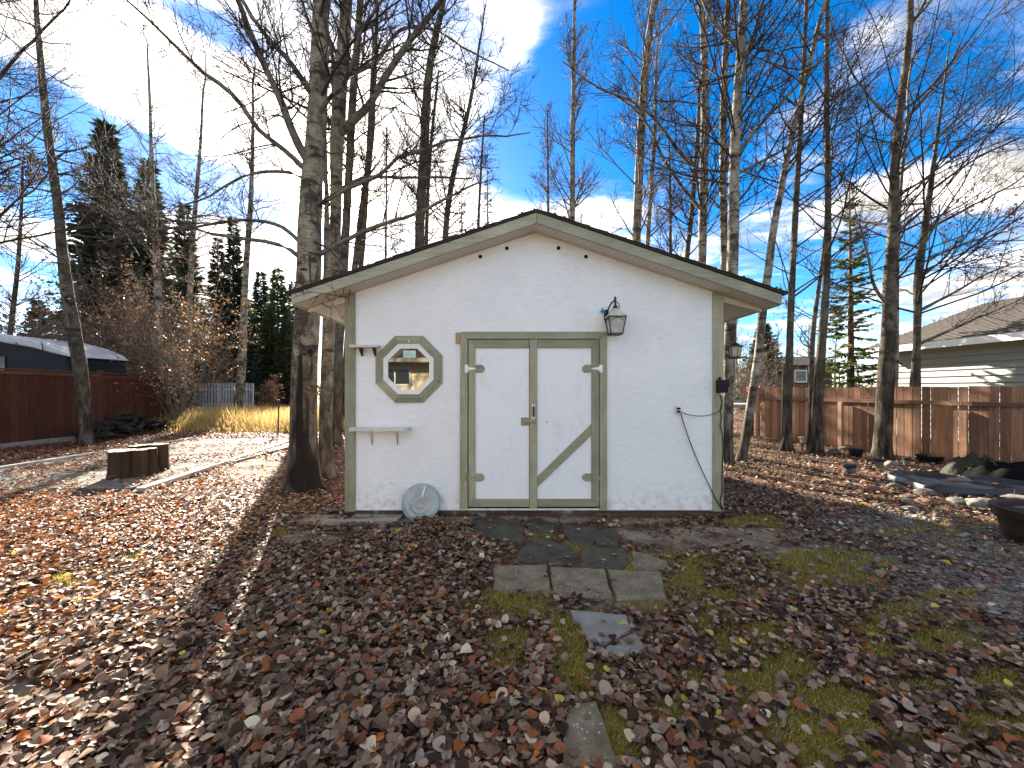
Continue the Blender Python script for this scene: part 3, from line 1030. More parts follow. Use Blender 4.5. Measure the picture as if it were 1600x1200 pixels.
z0 = 0.085
wx0, wx1 = XL + 0.003, XR - 0.003
MB().prism([(wx0, WY, z0), (wx1, WY, z0), (wx1, WY, under(wx1) - 0.004), (AX, WY, AZ - 0.004), (wx0, WY, under(wx0) - 0.004)], (0, 0.1, 0)).build('front_wall', M['wall'], shed)
MB().prism([(wx0, 9.55, z0), (wx1, 9.55, z0), (wx1, 9.55, under(wx1) - 0.004), (AX, 9.55, AZ - 0.004), (wx0, 9.55, under(wx0) - 0.004)], (0, 0.1, 0)).build('back_wall', M['wall'], shed)
for x0, x1 in ((XL + 0.003, XL + 0.1), (XR - 0.1, XR - 0.003)):
    MB().box(x0, x1, WY + 0.102, 9.548, z0, under(XL) - 0.01).build('side_wall', M['wall'], shed)
# skids and floor frame
MB().box(XL + 0.03, XR - 0.05, WY + 0.012, WY + 0.11, -0.02, z0 - 0.003).build('skid_beam', M['skid'], shed, bevel=0.006)
MB().box(0.98, XR - 0.03, WY - 0.035, WY + 0.010, -0.03, 0.06).build('skid_beam', M['skid'], shed, bevel=0.006)
for xs in (XL + 0.1, XR - 0.22):
    MB().box(xs, xs + 0.1, WY + 0.115, 9.5, -0.02, z0 - 0.003).build('skid_beam', M['skid'], shed)
# corner boards
for xa, xb in ((-2.075, -1.955), (2.505, 2.63)):
    xm = xa if xa < 0 else xb
    MB().prism([(xa, WY - 0.022, 0.075), (xb, WY - 0.022, 0.075), (xb, WY - 0.022, under(xb) - 0.006), (xa, WY - 0.022, under(xa) - 0.006)], (0, 0.021, 0)).build('corner_board', M['sage_z'], shed, bevel=0.003)
    xs0, xs1 = (XL - 0.022, XL + 0.001) if xa < 0 else (XR - 0.001, XR + 0.022)
    MB().box(xs0, xs1, WY - 0.001, WY + 0.1, 0.075, under(xs0) - 0.012).build('corner_board', M['sage_z'], shed, bevel=0.003)
# roof: underside board, shingle layer, fascias
roof = None
for side in (-1, 1):
    xe = AX + side * HWD
    sof = MB().prism([(AX, YF + 0.032, AZ), (xe, YF + 0.032, EZ), (xe, YF + 0.032, EZ + 0.06), (AX, YF + 0.032, AZ + 0.06)], (0, YB - YF - 0.064, 0))
    o = sof.build('soffit', M['soffit'], shed)
    nx_ = 8
    rb = MB().prism([(AX, YF - 0.02, AZ + 0.128), (xe + side * 0.05, YF - 0.02, EZ + 0.128 - SL * 0.05), (xe + side * 0.05, YF - 0.02, EZ + 0.142 - SL * 0.05), (AX, YF - 0.02, AZ + 0.142)], (0, YB - YF + 0.04, 0))
    rf = rb.build('roof', M['shingle'], shed)
    rr = random.Random(5 + side)
    for c in range(14):
        ta, tb = c / 14, (c + 1.25) / 14
        x_a = xe + side * 0.06 - side * (HWD + 0.06) * ta
        x_b = xe + side * 0.06 - side * (HWD + 0.06) * min(tb, 1.0)
        za, zb = AZ - SL * abs(x_a - AX) + 0.150, AZ - SL * abs(x_b - AX) + 0.1435
        yy = YF - 0.035 + rr.uniform(-0.006, 0.006)
        MB().prism([(x_a, yy, za), (x_b, yy, zb), (x_b, yy, zb + 0.006), (x_a, yy, za + 0.010 + rr.uniform(0, 0.003))], (0, YB - YF + 0.07, 0)).build('shingle', M['shingle'], rf)
    for y_ in (YF, YB - 0.03):
        MB().prism([(AX + side * 0.002, y_, AZ - 0.004), (xe, y_, EZ - 0.004), (xe, y_, EZ + 0.118), (AX + side * 0.002, y_, AZ + 0.122)], (0, 0.03, 0)).build('fascia_board', M['fascia'], shed, bevel=0.003)
    x0, x1 = (xe, xe + 0.028) if side < 0 else (xe - 0.028, xe)
    MB().box(x0, x1, YF + 0.033, YB - 0.033, EZ - 0.012 + (0.0), EZ + 0.09).build('fascia_board', M['fascia'], shed, bevel=0.003)
    # rafter tail in the plane of the wall
    xw = (XL - 0.024) if side < 0 else (XR + 0.024)
    xt = xe - side * 0.05
    MB().prism([(xw, WY + 0.005, under(xw) - 0.005), (xt, WY + 0.005, under(xt) - 0.005), (xt, WY + 0.005, under(xt) - 0.05), (xw, WY + 0.005, under(xw) - 0.085)], (0, 0.04, 0)).build('rafter_tail', M['soffit'], shed)
# moss clumps and grit on the roof edge
rr = random.Random(9)
mb = MB()
for i in range(90):
    x = rr.uniform(XE0, XE1)
    z = AZ - SL * abs(x - AX) + 0.165
    s = rr.uniform(0.008, 0.022)
    y = YF + rr.uniform(-0.025, 0.1)
    mb.lathe([(s * 0.2, -0.01), (s, 0), (s * 0.8, s * 0.5), (s * 0.2, s * 0.8)], Matrix.Translation((x, y, z)), k=6)
o = mb.build('roof_moss', M['shingle'], shed)
o['kind'] = 'stuff'

# round vent holes under the gable
for px, py in ((750.5, 401), (792, 388), (872.7, 387.7), (915.5, 401)):
    x, z = W(px, py)
    Mx = Matrix.Translation((x, WY, z)) @ Matrix.Rotation(math.pi / 2, 4, 'X')
    MB().lathe([(0.024, 0.0), (0.024, 0.003), (0.002, 0.0034)], Mx, k=18).build('vent_hole', M['hole'], shed)
# nail holes
for px, py in ((1033, 529), (559, 492), (1060, 690), (612, 755), (618, 757), (900, 420)):
    x, z = W(px, py)
    Mx = Matrix.Translation((x, WY, z)) @ Matrix.Rotation(math.pi / 2, 4, 'X')
    MB().lathe([(0.006, 0.0), (0.006, 0.002), (0.001, 0.0024)], Mx, k=8).build('nail_hole', M['gap'], shed)

# door frame and doors


def face(pxs, y, d, nm, mat, parent, bevel=0.003):
    """flat board in the wall plane: polygon in photo points of the wall, from y back to y+d"""
    pts = []
    for px, py in pxs:
        x, z = W(px, py)
        pts.append((x, y, z))
    return MB().prism(pts, (0, d, 0)).build(nm, mat, parent, bevel=bevel)


fr = 0.030
face([(720, 519), (731, 530), (731, 794.5), (718.5, 794.5)], WY - fr, fr - 0.001, 'door_frame', M['sage_z'], shed)
face([(947.5, 519), (936.3, 530), (936.3, 797), (948, 797)], WY - fr, fr - 0.001, 'door_frame', M['sage_z'], shed)
face([(720.3, 518.7), (947.2, 518.7), (936.2, 529.8), (731.2, 529.8)], WY - fr, fr - 0.001, 'door_frame', M['sage_x'], shed)
face([(731.3, 530.2), (936, 530.2), (936, 794), (731.3, 794)], WY - 0.006, 0.005, 'door_gap_shade', M['gap'], shed, 0)  # dark sheet behind the doors stands in for shade in their gaps

doorL = face([(732.6, 531.6), (826.6, 531.6), (826.6, 790.5), (732.6, 790.5)], WY - 0.020, 0.013, 'door', M['doorpanel'], shed, 0.002)
doorR = face([(839.2, 531.6), (934.9, 531.6), (934.9, 790.5), (839.2, 790.5)], WY - 0.020, 0.013, 'door', M['doorpanel'], shed, 0.002)
dy = WY - 0.037
face([(732.7, 531.7), (743.2, 544.3), (743.2, 778.2), (732.7, 790.4)], dy, 0.0165, 'stile', M['sage_z'], doorL)
face([(733.2, 531.5), (826.5, 531.5), (826.5, 544.2), (743.5, 544.2)], dy, 0.0165, 'rail', M['sage_x'], doorL)
face([(733.2, 790.5), (743.5, 778.4), (826.5, 778.4), (826.5, 790.5)], dy, 0.0165, 'rail', M['sage_x'], doorL)
face([(827.3, 531.0), (838.9, 531.0), (838.9, 793.0), (827.3, 793.0)], dy - 0.006, 0.0225, 'stile', M['sage_z'], doorR)
face([(934.8, 531.7), (923.3, 544.3), (923.3, 778.2), (934.8, 790.4)], dy, 0.0165, 'stile', M['sage_z'], doorR)
face([(839.2, 531.5), (934.3, 531.5), (923.0, 544.2), (839.2, 544.2)], dy, 0.0165, 'rail', M['sage_x'], doorR)
face([(839.2, 790.5), (839.2, 778.4), (923.0, 778.4), (934.3, 790.5)], dy, 0.0165, 'rail', M['sage_x'], doorR)
face([(839.3, 744), (922.9, 662.2), (922.9, 680), (839.3, 760)], dy, 0.0165, 'brace', M['sage_x'], doorR)
# strap pads and hinges
for door, sgn, xe, xp in ((doorL, 1, 743.4, 729.0), (doorR, -1, 923.2, 938.5)):
    for yc in (576.2, 745.0):
        face([(xe, yc - 6), (xe + sgn * 10, yc - 6), (xe + sgn * 14, yc - 2), (xe + sgn * 14, yc + 2), (xe + sgn * 10, yc + 6), (xe, yc + 6)], dy, 0.0165, 'hinge_pad', M['sage_x'], door)
        hm = M['hingewhite'] if yc < 600 else M['brass']
        h = face([(xp - 2.3, yc - 6), (xp + 2.3, yc - 6), (xp + 2.3, yc + 6), (xp - 2.3, yc + 6)], WY - fr - 0.004, 0.0035, 'hinge', hm, door, 0.001)
        face([(xp + sgn * 2.5, yc - 2.8), (xp + sgn * 15, yc - 0.8), (xp + sgn * 15, yc + 0.8), (xp + sgn * 2.5, yc + 2.8)], dy - 0.0035, 0.003, 'hinge_strap', hm, h, 0.001)
        x, z = W(xp + sgn * 2.4, yc)
        MB().tube([(x, WY - fr - 0.006, z - 0.045), (x, WY - fr - 0.006, z + 0.045)], 0.006, 8).build('hinge_pin', hm, h)
# latch, handle, key plate
lp = face([(814.2, 652.2), (826.4, 652.2), (826.4, 664.3), (814.2, 664.3)], dy, 0.0165, 'latch_block', M['sage_x'], doorL, 0.002)
hb = face([(817, 655.5), (838, 655.5), (838, 661.5), (817, 661.5)], dy - 0.013, 0.006, 'hasp', M['brass'], doorR, 0.002)
x, z = W(828, 658.5)
MB().tube([(x - 0.05, dy - 0.017, z), (x + 0.06, dy - 0.017, z)], 0.008, 8).build('bolt', M['brass'], hb)
x, z = W(835.5, 656.5)
MB().box(x - 0.02, x + 0.018, dy - 0.03, dy - 0.0135, z - 0.02, z + 0.012).build('padlock', M['brass'], hb, bevel=0.003)
x, z = W(833.2, 643)
hd = MB().tube([(x, dy - 0.008, z + 0.075), (x, dy - 0.04, z + 0.06), (x, dy - 0.045, z), (x, dy - 0.04, z - 0.055), (x, dy - 0.008, z - 0.07)], [0.007, 0.009, 0.011, 0.009, 0.007], 8)
h = hd.build('handle', M['iron'], doorR, smooth=True)
for zz in (z + 0.078, z - 0.073):
    MB().box(x - 0.02, x + 0.02, dy - 0.012, dy - 0.0065, zz - 0.016, zz + 0.016).build('handle_plate', M['hingewhite'], h, bevel=0.002)
kp = face([(851.5, 656.5), (857, 656.5), (857, 662), (851.5, 662)], WY - 0.024, 0.0035, 'key_plate', M['hingewhite'], doorR, 0.001)
x, z = W(854.2, 659)
MB().box(x - 0.012, x + 0.012, WY - 0.0265, WY - 0.0245, z - 0.004, z + 0.004).build('keyhole', M['hole'], kp)
face([(712.3, 520), (718.6, 520), (718.6, 537), (712.3, 537)], WY - 0.028, 0.027, 'wood_block', M['natural'], shed, 0.003)

# octagon window
window = None


def octa(cx, cy, r, k=0.41):
    # corners of an octagon with flat-to-flat half width r
    s = r * 0.4142
    return [(cx - s, cy - r), (cx + s, cy - r), (cx + r, cy - s), (cx + r, cy + s), (cx + s, cy + r), (cx - s, cy + r), (cx - r, cy + s), (cx - r, cy - s)]


cx, cy = 639.5, 577
ou, mi, inn, gl = octa(cx, cy, 52), octa(cx, cy, 45.5), octa(cx, cy, 39), octa(cx, cy, 32)
win = MB().prism([(W(*p)[0], WY - 0.012, W(*p)[1]) for p in octa(cx, cy, 38.5)], (0, 0.0105, 0)).build('window', M['gap'], shed)
for i in range(8):
    j = (i + 1) % 8
    m_ = M['sage_x'] if i in (0, 4, 1, 5) else M['sage_z']
    q = [W(*ou[i]), W(*ou[j]), W(*inn[j]), W(*inn[i])]
    cxm, czm = sum(p[0] for p in q) / 4, sum(p[1] for p in q) / 4
    q = [(cxm + (p[0] - cxm) * 0.992, czm + (p[1] - czm) * 0.992) for p in q]
    d_out, d_in = WY - 0.020, WY - 0.036
    qm0 = ((q[0][0] * .45 + q[3][0] * .55), (q[0][1] * .45 + q[3][1] * .55))
    qm1 = ((q[1][0] * .45 + q[2][0] * .55), (q[1][1] * .45 + q[2][1] * .55))
    vs = [(q[0][0], d_out, q[0][1]), (q[1][0], d_out, q[1][1]), (qm1[0], d_in, qm1[1]), (qm0[0], d_in, qm0[1]), (q[2][0], d_in + 0.006, q[2][1]), (q[3][0], d_in + 0.006, q[3][1]),
          (q[0][0], WY - 0.0005, q[0][1]), (q[1][0], WY - 0.0005, q[1][1]), (q[2][0], WY - 0.0005, q[2][1]), (q[3][0], WY - 0.0005, q[3][1])]
    fs = [(0, 1, 2, 3), (3, 2, 4, 5), (0, 6, 7, 1), (5, 4, 8, 9), (0, 3, 5, 9, 6), (1, 7, 8, 4, 2), (6, 9, 8, 7)]
    MB().add(vs, fs).build('casing_board', m_, win, bevel=0.0015)
    q2 = [W(*inn[i]), W(*inn[j]), W(*gl[j]), W(*gl[i])]
    vs = [(q2[0][0], WY - 0.040, q2[0][1]), (q2[1][0], WY - 0.040, q2[1][1]), (q2[2][0], WY - 0.030, q2[2][1]), (q2[3][0], WY - 0.030, q2[3][1]),
          (q2[0][0], WY - 0.0125, q2[0][1]), (q2[1][0], WY - 0.0125, q2[1][1]), (q2[2][0], WY - 0.0125, q2[2][1]), (q2[3][0], WY - 0.0125, q2[3][1])]
    MB().add(vs, [(0, 1, 2, 3), (0, 4, 5, 1), (3, 2, 6, 7), (0, 3, 7, 4), (1, 5, 6, 2), (4, 7, 6, 5)]).build('sash', M['whitetrim'], win)
MB().prism([(W(*p)[0], WY - 0.0195, W(*p)[1]) for p in octa(cx, cy, 32.6)], (0, 0.006, 0)).build('pane', M['glass'], win)
stk = face([(631, 548), (650.2, 548), (650.2, 559), (631, 559)], WY - 0.0205, 0.0008, 'sticker', M['sticker'], win, 0)
# worn print on the sticker: a wavy line and two rows of illegible marks
mb = MB()
pts = [W(633 + i * 1.6, 552.2 - (1.6 if i in (2, 3) else 0.3 * (i % 2))) for i in range(8)]
mb.tube([(x, WY - 0.0208, z) for x, z in pts], 0.0022, 4)
for r in (554.2, 556.6):
    for i in range(7):
        x, z = W(633.2 + i * 2.2, r)
        mb.box(x, x + 0.011, WY - 0.0212, WY - 0.0206, z - 0.003, z + 0.003)
mb.build('sticker_print', M['stickerprint'], win)
x, z = W(640, 534)
MB().lathe([(0.012, 0), (0.010, 0.006), (0.002, 0.009)], Matrix.Translation((x, WY - 0.037, z)) @ Matrix.Rotation(math.pi / 2, 4, 'X'), k=12).build('screw_cap', M['white'], win)

# ------------------------------------------------------------------ things fixed to or leaning on the shed
# upper shelf
x0, zt = W(552.5, 540.5)
x1, zb = W(596.5, 544.3)
s = thing('wall_shelf', ((x0 + x1) / 2, WY, zt), 'short white shelf on dark brackets left of the octagon window', 'shelf', 'small shelves on the shed wall')
MB().box(x0, x1, WY - 0.135, WY - 0.024, zb, zt).build('shelf_board', M['shelfwhite'], s, bevel=0.003)
for px in (566.5, 587):
    xb, _ = W(px, 544)
    zlow = zb - 0.10
    b_ = MB().prism([(xb - 0.009, WY - 0.001, zb - 0.001), (xb - 0.009, WY - 0.105, zb - 0.001), (xb - 0.009, WY - 0.10, zb - 0.014), (xb - 0.009, WY - 0.02, zlow), (xb - 0.009, WY - 0.001, zlow)], (0.018, 0, 0))
    b_.build('bracket', M['iron'], s, bevel=0.002)
# lower shelf
x0, zt = W(553, 667)
x1, zb = W(642, 672.2)
s = thing('wall_shelf', ((x0 + x1) / 2, WY, zt), 'long weathered white shelf below the octagon window', 'shelf', 'small shelves on the shed wall')
MB().box(x0, x1 - 0.01, WY - 0.15, WY - 0.024, zb, zt).build('shelf_board', M['shelfwhite'], s, bevel=0.004)
MB().box(x1 - 0.009, x1 + 0.005, WY - 0.152, WY - 0.024, zb - 0.002, zt + 0.003).build('shelf_end', M['shelfwhite'], s, bevel=0.002)
for px in (581.5, 621.5):
    xb, _ = W(px, 544)
    zl = zb - 0.19
    mb = MB().tube([(xb, WY - 0.004, zb - 0.001), (xb, WY - 0.004, zl)], 0.0035, 6)
    mb.tube([(xb, WY - 0.006, zl + 0.01), (xb, WY - 0.06, zb - 0.05), (xb, WY - 0.12, zb - 0.006)], 0.003, 6)
    mb.build('bracket', M['rustbracket'], s)

# wall lantern
x, z = W(961.5, 508)
yl = WY - 0.15
k_ = (WY - 0.15) / WY
x *= k_
z = CH + (z - CH) * k_
lan = thing('wall_lantern', (x, WY, z), 'weathered metal coach lantern fixed to the wall beside the doors', 'lantern')
s_ = k_ / SC


def sq(half, zz):
    return [(x - half, yl - half, zz), (x + half, yl - half, zz), (x + half, yl + half, zz), (x - half, yl + half, zz)]


top_h, bot_h = 13.0 * s_, 9.0 * s_
zt, zbm = z + 11.5 * s_, z - 14 * s_
# frame bars
mb = MB()
A4, B4 = sq(top_h, zt), sq(bot_h, zbm)
for i in range(4):
    mb.beam(A4[i], B4[i], 0.012, 0.012, (0, 1, 0.1))
    mb.beam(B4[i], B4[(i + 1) % 4], 0.012, 0.014)
    mb.beam(A4[i], A4[(i + 1) % 4], 0.014, 0.014)
    mid0 = Vector(A4[i]).lerp(Vector(A4[(i + 1) % 4]), 0.5)
    mid1 = Vector(B4[i]).lerp(Vector(B4[(i + 1) % 4]), 0.5)
mb.box(x - bot_h, x + bot_h, yl - bot_h, yl + bot_h, zbm - 0.012, zbm - 0.002)
for i in range(4):
    a_, b_ = Vector(A4[i]), Vector(A4[(i + 1) % 4])
    c_ = (a_ + b_) / 2
    arc = [a_.lerp(b_, 0.14) + Vector((0, 0, -0.05)), a_.lerp(b_, 0.27) + Vector((0, 0, -0.022)), c_ + Vector((0, 0, -0.010)), a_.lerp(b_, 0.73) + Vector((0, 0, -0.022)), a_.lerp(b_, 0.86) + Vector((0, 0, -0.05))]
    mb.tube(arc, 0.004, 5)
mb.build('lantern_frame', M['iron'], lan)
for i in range(4):
    a_, b_, c_, d_ = Vector(A4[i]), Vector(A4[(i + 1) % 4]), Vector(B4[(i + 1) % 4]), Vector(B4[i])
    cc = Vector((x, yl, z))
    q = [p.lerp(Vector((x, yl, p.z)), 0.05) for p in (a_, b_, c_, d_)]
    n_ = (q[1] - q[0]).cross(q[3] - q[0]).normalized() * 0.003
    MB().prism(q, n_).build('glass_panel', M['lensclear'], lan)
hr = 16.0 * s_
mb = MB()
roofp = [(hr, 0.0), (hr, 0.010), (hr * 0.80, 0.028), (hr * 0.50, 0.072), (hr * 0.40, 0.100), (hr * 0.18, 0.104)]
mb.lathe([(r * 1.25, h) for r, h in roofp], Matrix.Translation((x, yl, zt + 0.006)) @ Matrix.Rotation(math.pi / 4, 4, 'Z'), k=4)
mb.build('lantern_roof', M['lamproof'], lan, bevel=0.003)
mb = MB()
mb.lathe([(0.030, 0.104), (0.034, 0.115), (0.022, 0.122), (0.026, 0.136), (0.012, 0.150)], Matrix.Translation((x, yl, zt + 0.006)), k=14)
mb.build('finial', M['iron'], lan)
mb = MB()
zt2 = zt + 0.155
mb.tube([(x, yl, zt2 - 0.01), (x, yl, zt2 + 0.05), (x, yl + 0.01, zt2 + 0.085), (x + 0.002, yl + 0.03, zt2 + 0.1)], [0.011, 0.013, 0.016, 0.012], 8)
mb.tube([(x + 0.01, yl + 0.01, zt2 + 0.04), (x + 0.05, yl + 0.03, zt2 + 0.025), (x + 0.06, yl + 0.05, zt2 - 0.02), (x + 0.035, yl + 0.07, zt2 - 0.045)], 0.006, 6)
mb.tube([(x - 0.005, yl + 0.02, zt2 + 0.06), (x - 0.03, yl + 0.07, zt2 + 0.04), (x - 0.06, yl + 0.11, zt2 - 0.03), (x - 0.075, WY - 0.012, zt2 - 0.09)], 0.010, 7)
mb.build('lantern_arm', M['iron'], lan, smooth=True)
mb = MB().box(x - 0.105, x - 0.045, WY - 0.014, WY - 0.001, zt2 - 0.16, zt2 - 0.03)
mb.build('back_plate', M['iron'], lan, bevel=0.006)
MB().lathe([(0.012, -0.06), (0.022, -0.03), (0.025, 0.01), (0.014, 0.04)], Matrix.Translation((x, yl, z)), k=12).build('bulb', M['white'], lan, smooth=True)

# blue tap connector
x, z = W(941, 486.5)
tp = thing('hose_connector', (x, WY, z), 'small bright blue plastic fitting beside the wall lantern', 'fitting')
Mx = Matrix.Translation((x, WY, z)) @ Matrix.Rotation(math.pi / 2, 4, 'X')
MB().lathe([(0.020, 0.001), (0.024, 0.02), (0.016, 0.03), (0.018, 0.05), (0.008, 0.055)], Mx, k=12).build('connector_body', M['blue'], tp, smooth=True)
for a in (100, 200, 330):
    d = Vector((math.cos(math.radians(a)), 0, math.sin(math.radians(a))))
    c = Vector((x, WY - 0.03, z))
    MB().tube([c, c + d * 0.035, c + d * 0.045], [0.010, 0.008, 0.004], 6).build('lug', M['blue'], tp, smooth=True)
MB().tube([(x + 0.018, WY - 0.03, z), (x + 0.045, WY - 0.032, z)], [0.010, 0.008], 8).build('nozzle', M['black'], tp)

# outlet and cords
x, z = W(1057, 640.5)
ot = thing('outlet', (x, WY, z), 'cream wall outlet with two black plugs on the white wall', 'outlet')
MB().box(x - 0.033, x + 0.03, WY - 0.012, WY - 0.001, z - 0.055, z + 0.055).build('cover_plate', M['outlet'], ot, bevel=0.004)
for dzz in (0.018, -0.02):
    MB().box(x + 0.0, x + 0.034, WY - 0.045, WY - 0.013, z + dzz - 0.013, z + dzz + 0.013).build('plug', M['black'], ot, bevel=0.004)
x0_, z0_ = W(1062.5, 642)


def cord(name, pix, rad, label, y=None):
    pts = []
    for i, (px, py) in enumerate(pix):
        X_, Z_ = W(px, py)
        yy = (WY - 0.03 if y is None else y)
        pts.append(Vector((X_, yy, Z_)))
    # smooth the run
    for _ in range(2):
        q = [pts[0]]
        for a, b in zip(pts, pts[1:]):
            q += [a.lerp(b, 0.25), a.lerp(b, 0.75)]
        q.append(pts[-1])
        pts = q
    o = MB().tube(pts, rad, 6).build(name, M['black'], None, smooth=True, origin=pts[0])
    tag(o, label, 'cord', 'black cords on the shed')


cord('cord', [(1063, 643), (1072, 647.5), (1086, 650), (1104, 649.5), (1118, 645), (1127, 637)], 0.0045, 'black cord sagging level from the outlet to the corner board')
cord('cord', [(1062, 645), (1068, 666), (1078, 695), (1092, 728), (1108, 762), (1122, 789), (1127, 796)], 0.006, 'black cord hanging diagonally from the outlet to the ground')
cord('cord', [(1123.5, 613), (1124, 622), (1127, 628), (1123, 640), (1126, 652), (1122.5, 664), (1127, 677), (1128, 700), (1126, 740), (1127, 770), (1122, 782), (1128, 796)], 0.0055, 'black cord running down the corner board from the black box')
x, z = W(1124, 603)
bx = thing('outdoor_timer_box', (x, WY - 0.03, z), 'black plastic box mounted on the right corner board', 'box')
MB().box(x - 0.058, x + 0.068, WY - 0.085, WY - 0.024, z - 0.085, z + 0.075).build('box_body', M['black'], bx, bevel=0.012)
MB().box(x - 0.064, x + 0.072, WY - 0.092, WY - 0.086, z - 0.02, z + 0.07).build('box_cover', M['black'], bx, bevel=0.003)
MB().lathe([(0.02, 0), (0.016, 0.03), (0.006, 0.04)], Matrix.Translation((x - 0.02, WY - 0.05, z + 0.074)), k=10).build('cap', M['black'], bx)
MB().box(x - 0.015, x + 0.01, WY - 0.065, WY - 0.04, z - 0.115, z - 0.086).build('socket', M['outlet'], bx, bevel=0.003)

# galvanised lid leaning on the wall
mlid, tl, bl_ = material("blue grey galvanised lid")
tcn = tl.new('ShaderNodeTexCoord').outputs['Object']
nn = tl.noise(tcn, scale=7, detail=7, rough=0.7)
cc = tl.ramp(nn, [(0.3, (0.20, 0.25, 0.26)), (0.55, (0.33, 0.39, 0.40)), (0.75, (0.42, 0.45, 0.44))])
ln_ = tl.vmath('LENGTH', tcn, out=1)
cc = tl.mix(tl.math('MULTIPLY', tl.maprange(ln_, 0.05, 0.16, 0.7, 0.0), tl.maprange(nn, 0.35, 0.6)), cc, (0.36, 0.30, 0.26))
tl.put(bl_.inputs['Base Color'], cc)
bl_.inputs['Roughness'].default_value = 0.5
bl_.inputs['Metallic'].default_value = 0.35
tl.put(bl_.inputs['Normal'], tl.bump(nn, 0.15, 0.004))
lx, lz = W(657, 786)
ly = WY - 0.085
lx *= ly / WY
lz = CH + (lz - CH) * ly / WY
lid = bpy.data.objects.new('bin_cover', None)
COL.objects.link(lid)
tilt = math.radians(90 - 14)
lid.matrix_world = Matrix.Translation((lx, ly, lz)) @ Matrix.Rotation(tilt, 4, 'X')
lid.location = (lx, ly, lz)
lid.rotation_euler = (tilt, 0, 0)
ORIG[lid.name] = Vector((0, 0, 0))
tag(lid, 'round blue grey metal bin lid leaning against the shed wall', 'lid')
R_ = 0.232
prof = [(0.001, 0.020), (0.04, 0.021), (0.05, 0.026), (0.062, 0.021), (0.10, 0.017), (0.112, 0.024), (0.125, 0.016), (0.17, 0.010), (0.182, 0.016), (0.195, 0.008), (R_ - 0.006, 0.004), (R_, 0.0), (R_, -0.022), (R_ - 0.006, -0.022), (R_ - 0.008, -0.004), (0.001, 0.012)]
ld = MB().lathe(prof, k=56, cap=False).build('lid_plate', mlid, lid, smooth=True)
sd = Vector((0.27, 0.96, 0)).normalized()
mb = MB().beam(tuple(sd * 0.075 + Vector((0, 0, 0.028))), tuple(sd * 0.215 + Vector((0, 0, 0.024))), 0.022, 0.012)
mb.build('lid_strap', M['galv'], lid, bevel=0.004)

# weathered planks left on the ground at the foot of the wall
for k, (pa, pb, wd, hh, lab) in enumerate([((508, 820), (622, 818), 0.09, 0.05, 'weathered grey plank lying in front of the shed, nearest the leaves'),
                                           ((552, 810), (628, 811), 0.13, 0.035, 'wide short grey plank lying against the shed foot')]):
    a_, b_ = G(*pa), G(*pb)
    a_.z = b_.z = hh / 2 + 0.006
    t = thing('plank', (a_ + b_) / 2, lab, 'plank', 'planks at the foot of the shed')
    rp = random.Random(k + 20)
    mb = MB()
    n = 9
    for i in range(n):
        p, q = a_.lerp(b_, i / n), a_.lerp(b_, (i + 1) / n)
    mb.beam(a_, b_, wd, hh)
    mb.build('plank_board', M['grey_timber'], t, bevel=0.006)
    mb = MB().beam(a_ + Vector((0.05, -wd * 0.2, hh * 0.52)), b_.lerp(a_, 0.3) + Vector((0, -wd * 0.15, hh * 0.52)), wd * 0.35, 0.006)
    mb.build('splinter', M['grey_timber'], t)
a_, b_ = G(495, 836), G(585, 838)
t = MB().tube([a_ + Vector((0, 0, 0.02)), a_.lerp(b_, 0.3) + Vector((0, .02, 0.025)), a_.lerp(b_, 0.7) + Vector((0, -.01, 0.018)), b_ + Vector((0, 0, 0.02))], [0.007, 0.008, 0.006, 0.003], 6).build('stick', M['twig_pale'], None, origin=a_)
tag(t, 'thin bare stick lying on the leaves before the planks', 'stick')

# ------------------------------------------------------------------ trees
def resample(pts, rad, step):
    pts = np.array([list(p) for p in pts])
    rad = np.array(rad)
    for _ in range(2):      # corner cutting for a smooth run
        q, r = [pts[0]], [rad[0]]
        for i in range(len(pts) - 1):
            q += [pts[i] * .75 + pts[i + 1] * .25, pts[i] * .25 + pts[i + 1] * .75]
            r += [rad[i] * .75 + rad[i + 1] * .25, rad[i] * .25 + rad[i + 1] * .75]
        q.append(pts[-1])
        r.append(rad[-1])
        pts, rad = np.array(q), np.array(r)
    s = np.concatenate([[0], np.cumsum(np.linalg.norm(np.diff(pts, axis=0), axis=1))])
    n = max(4, int(s[-1] / step))
    t = np.linspace(0, s[-1], n)
    return np.stack([np.interp(t, s, pts[:, i]) for i in range(3)], -1), np.interp(t, s, rad)


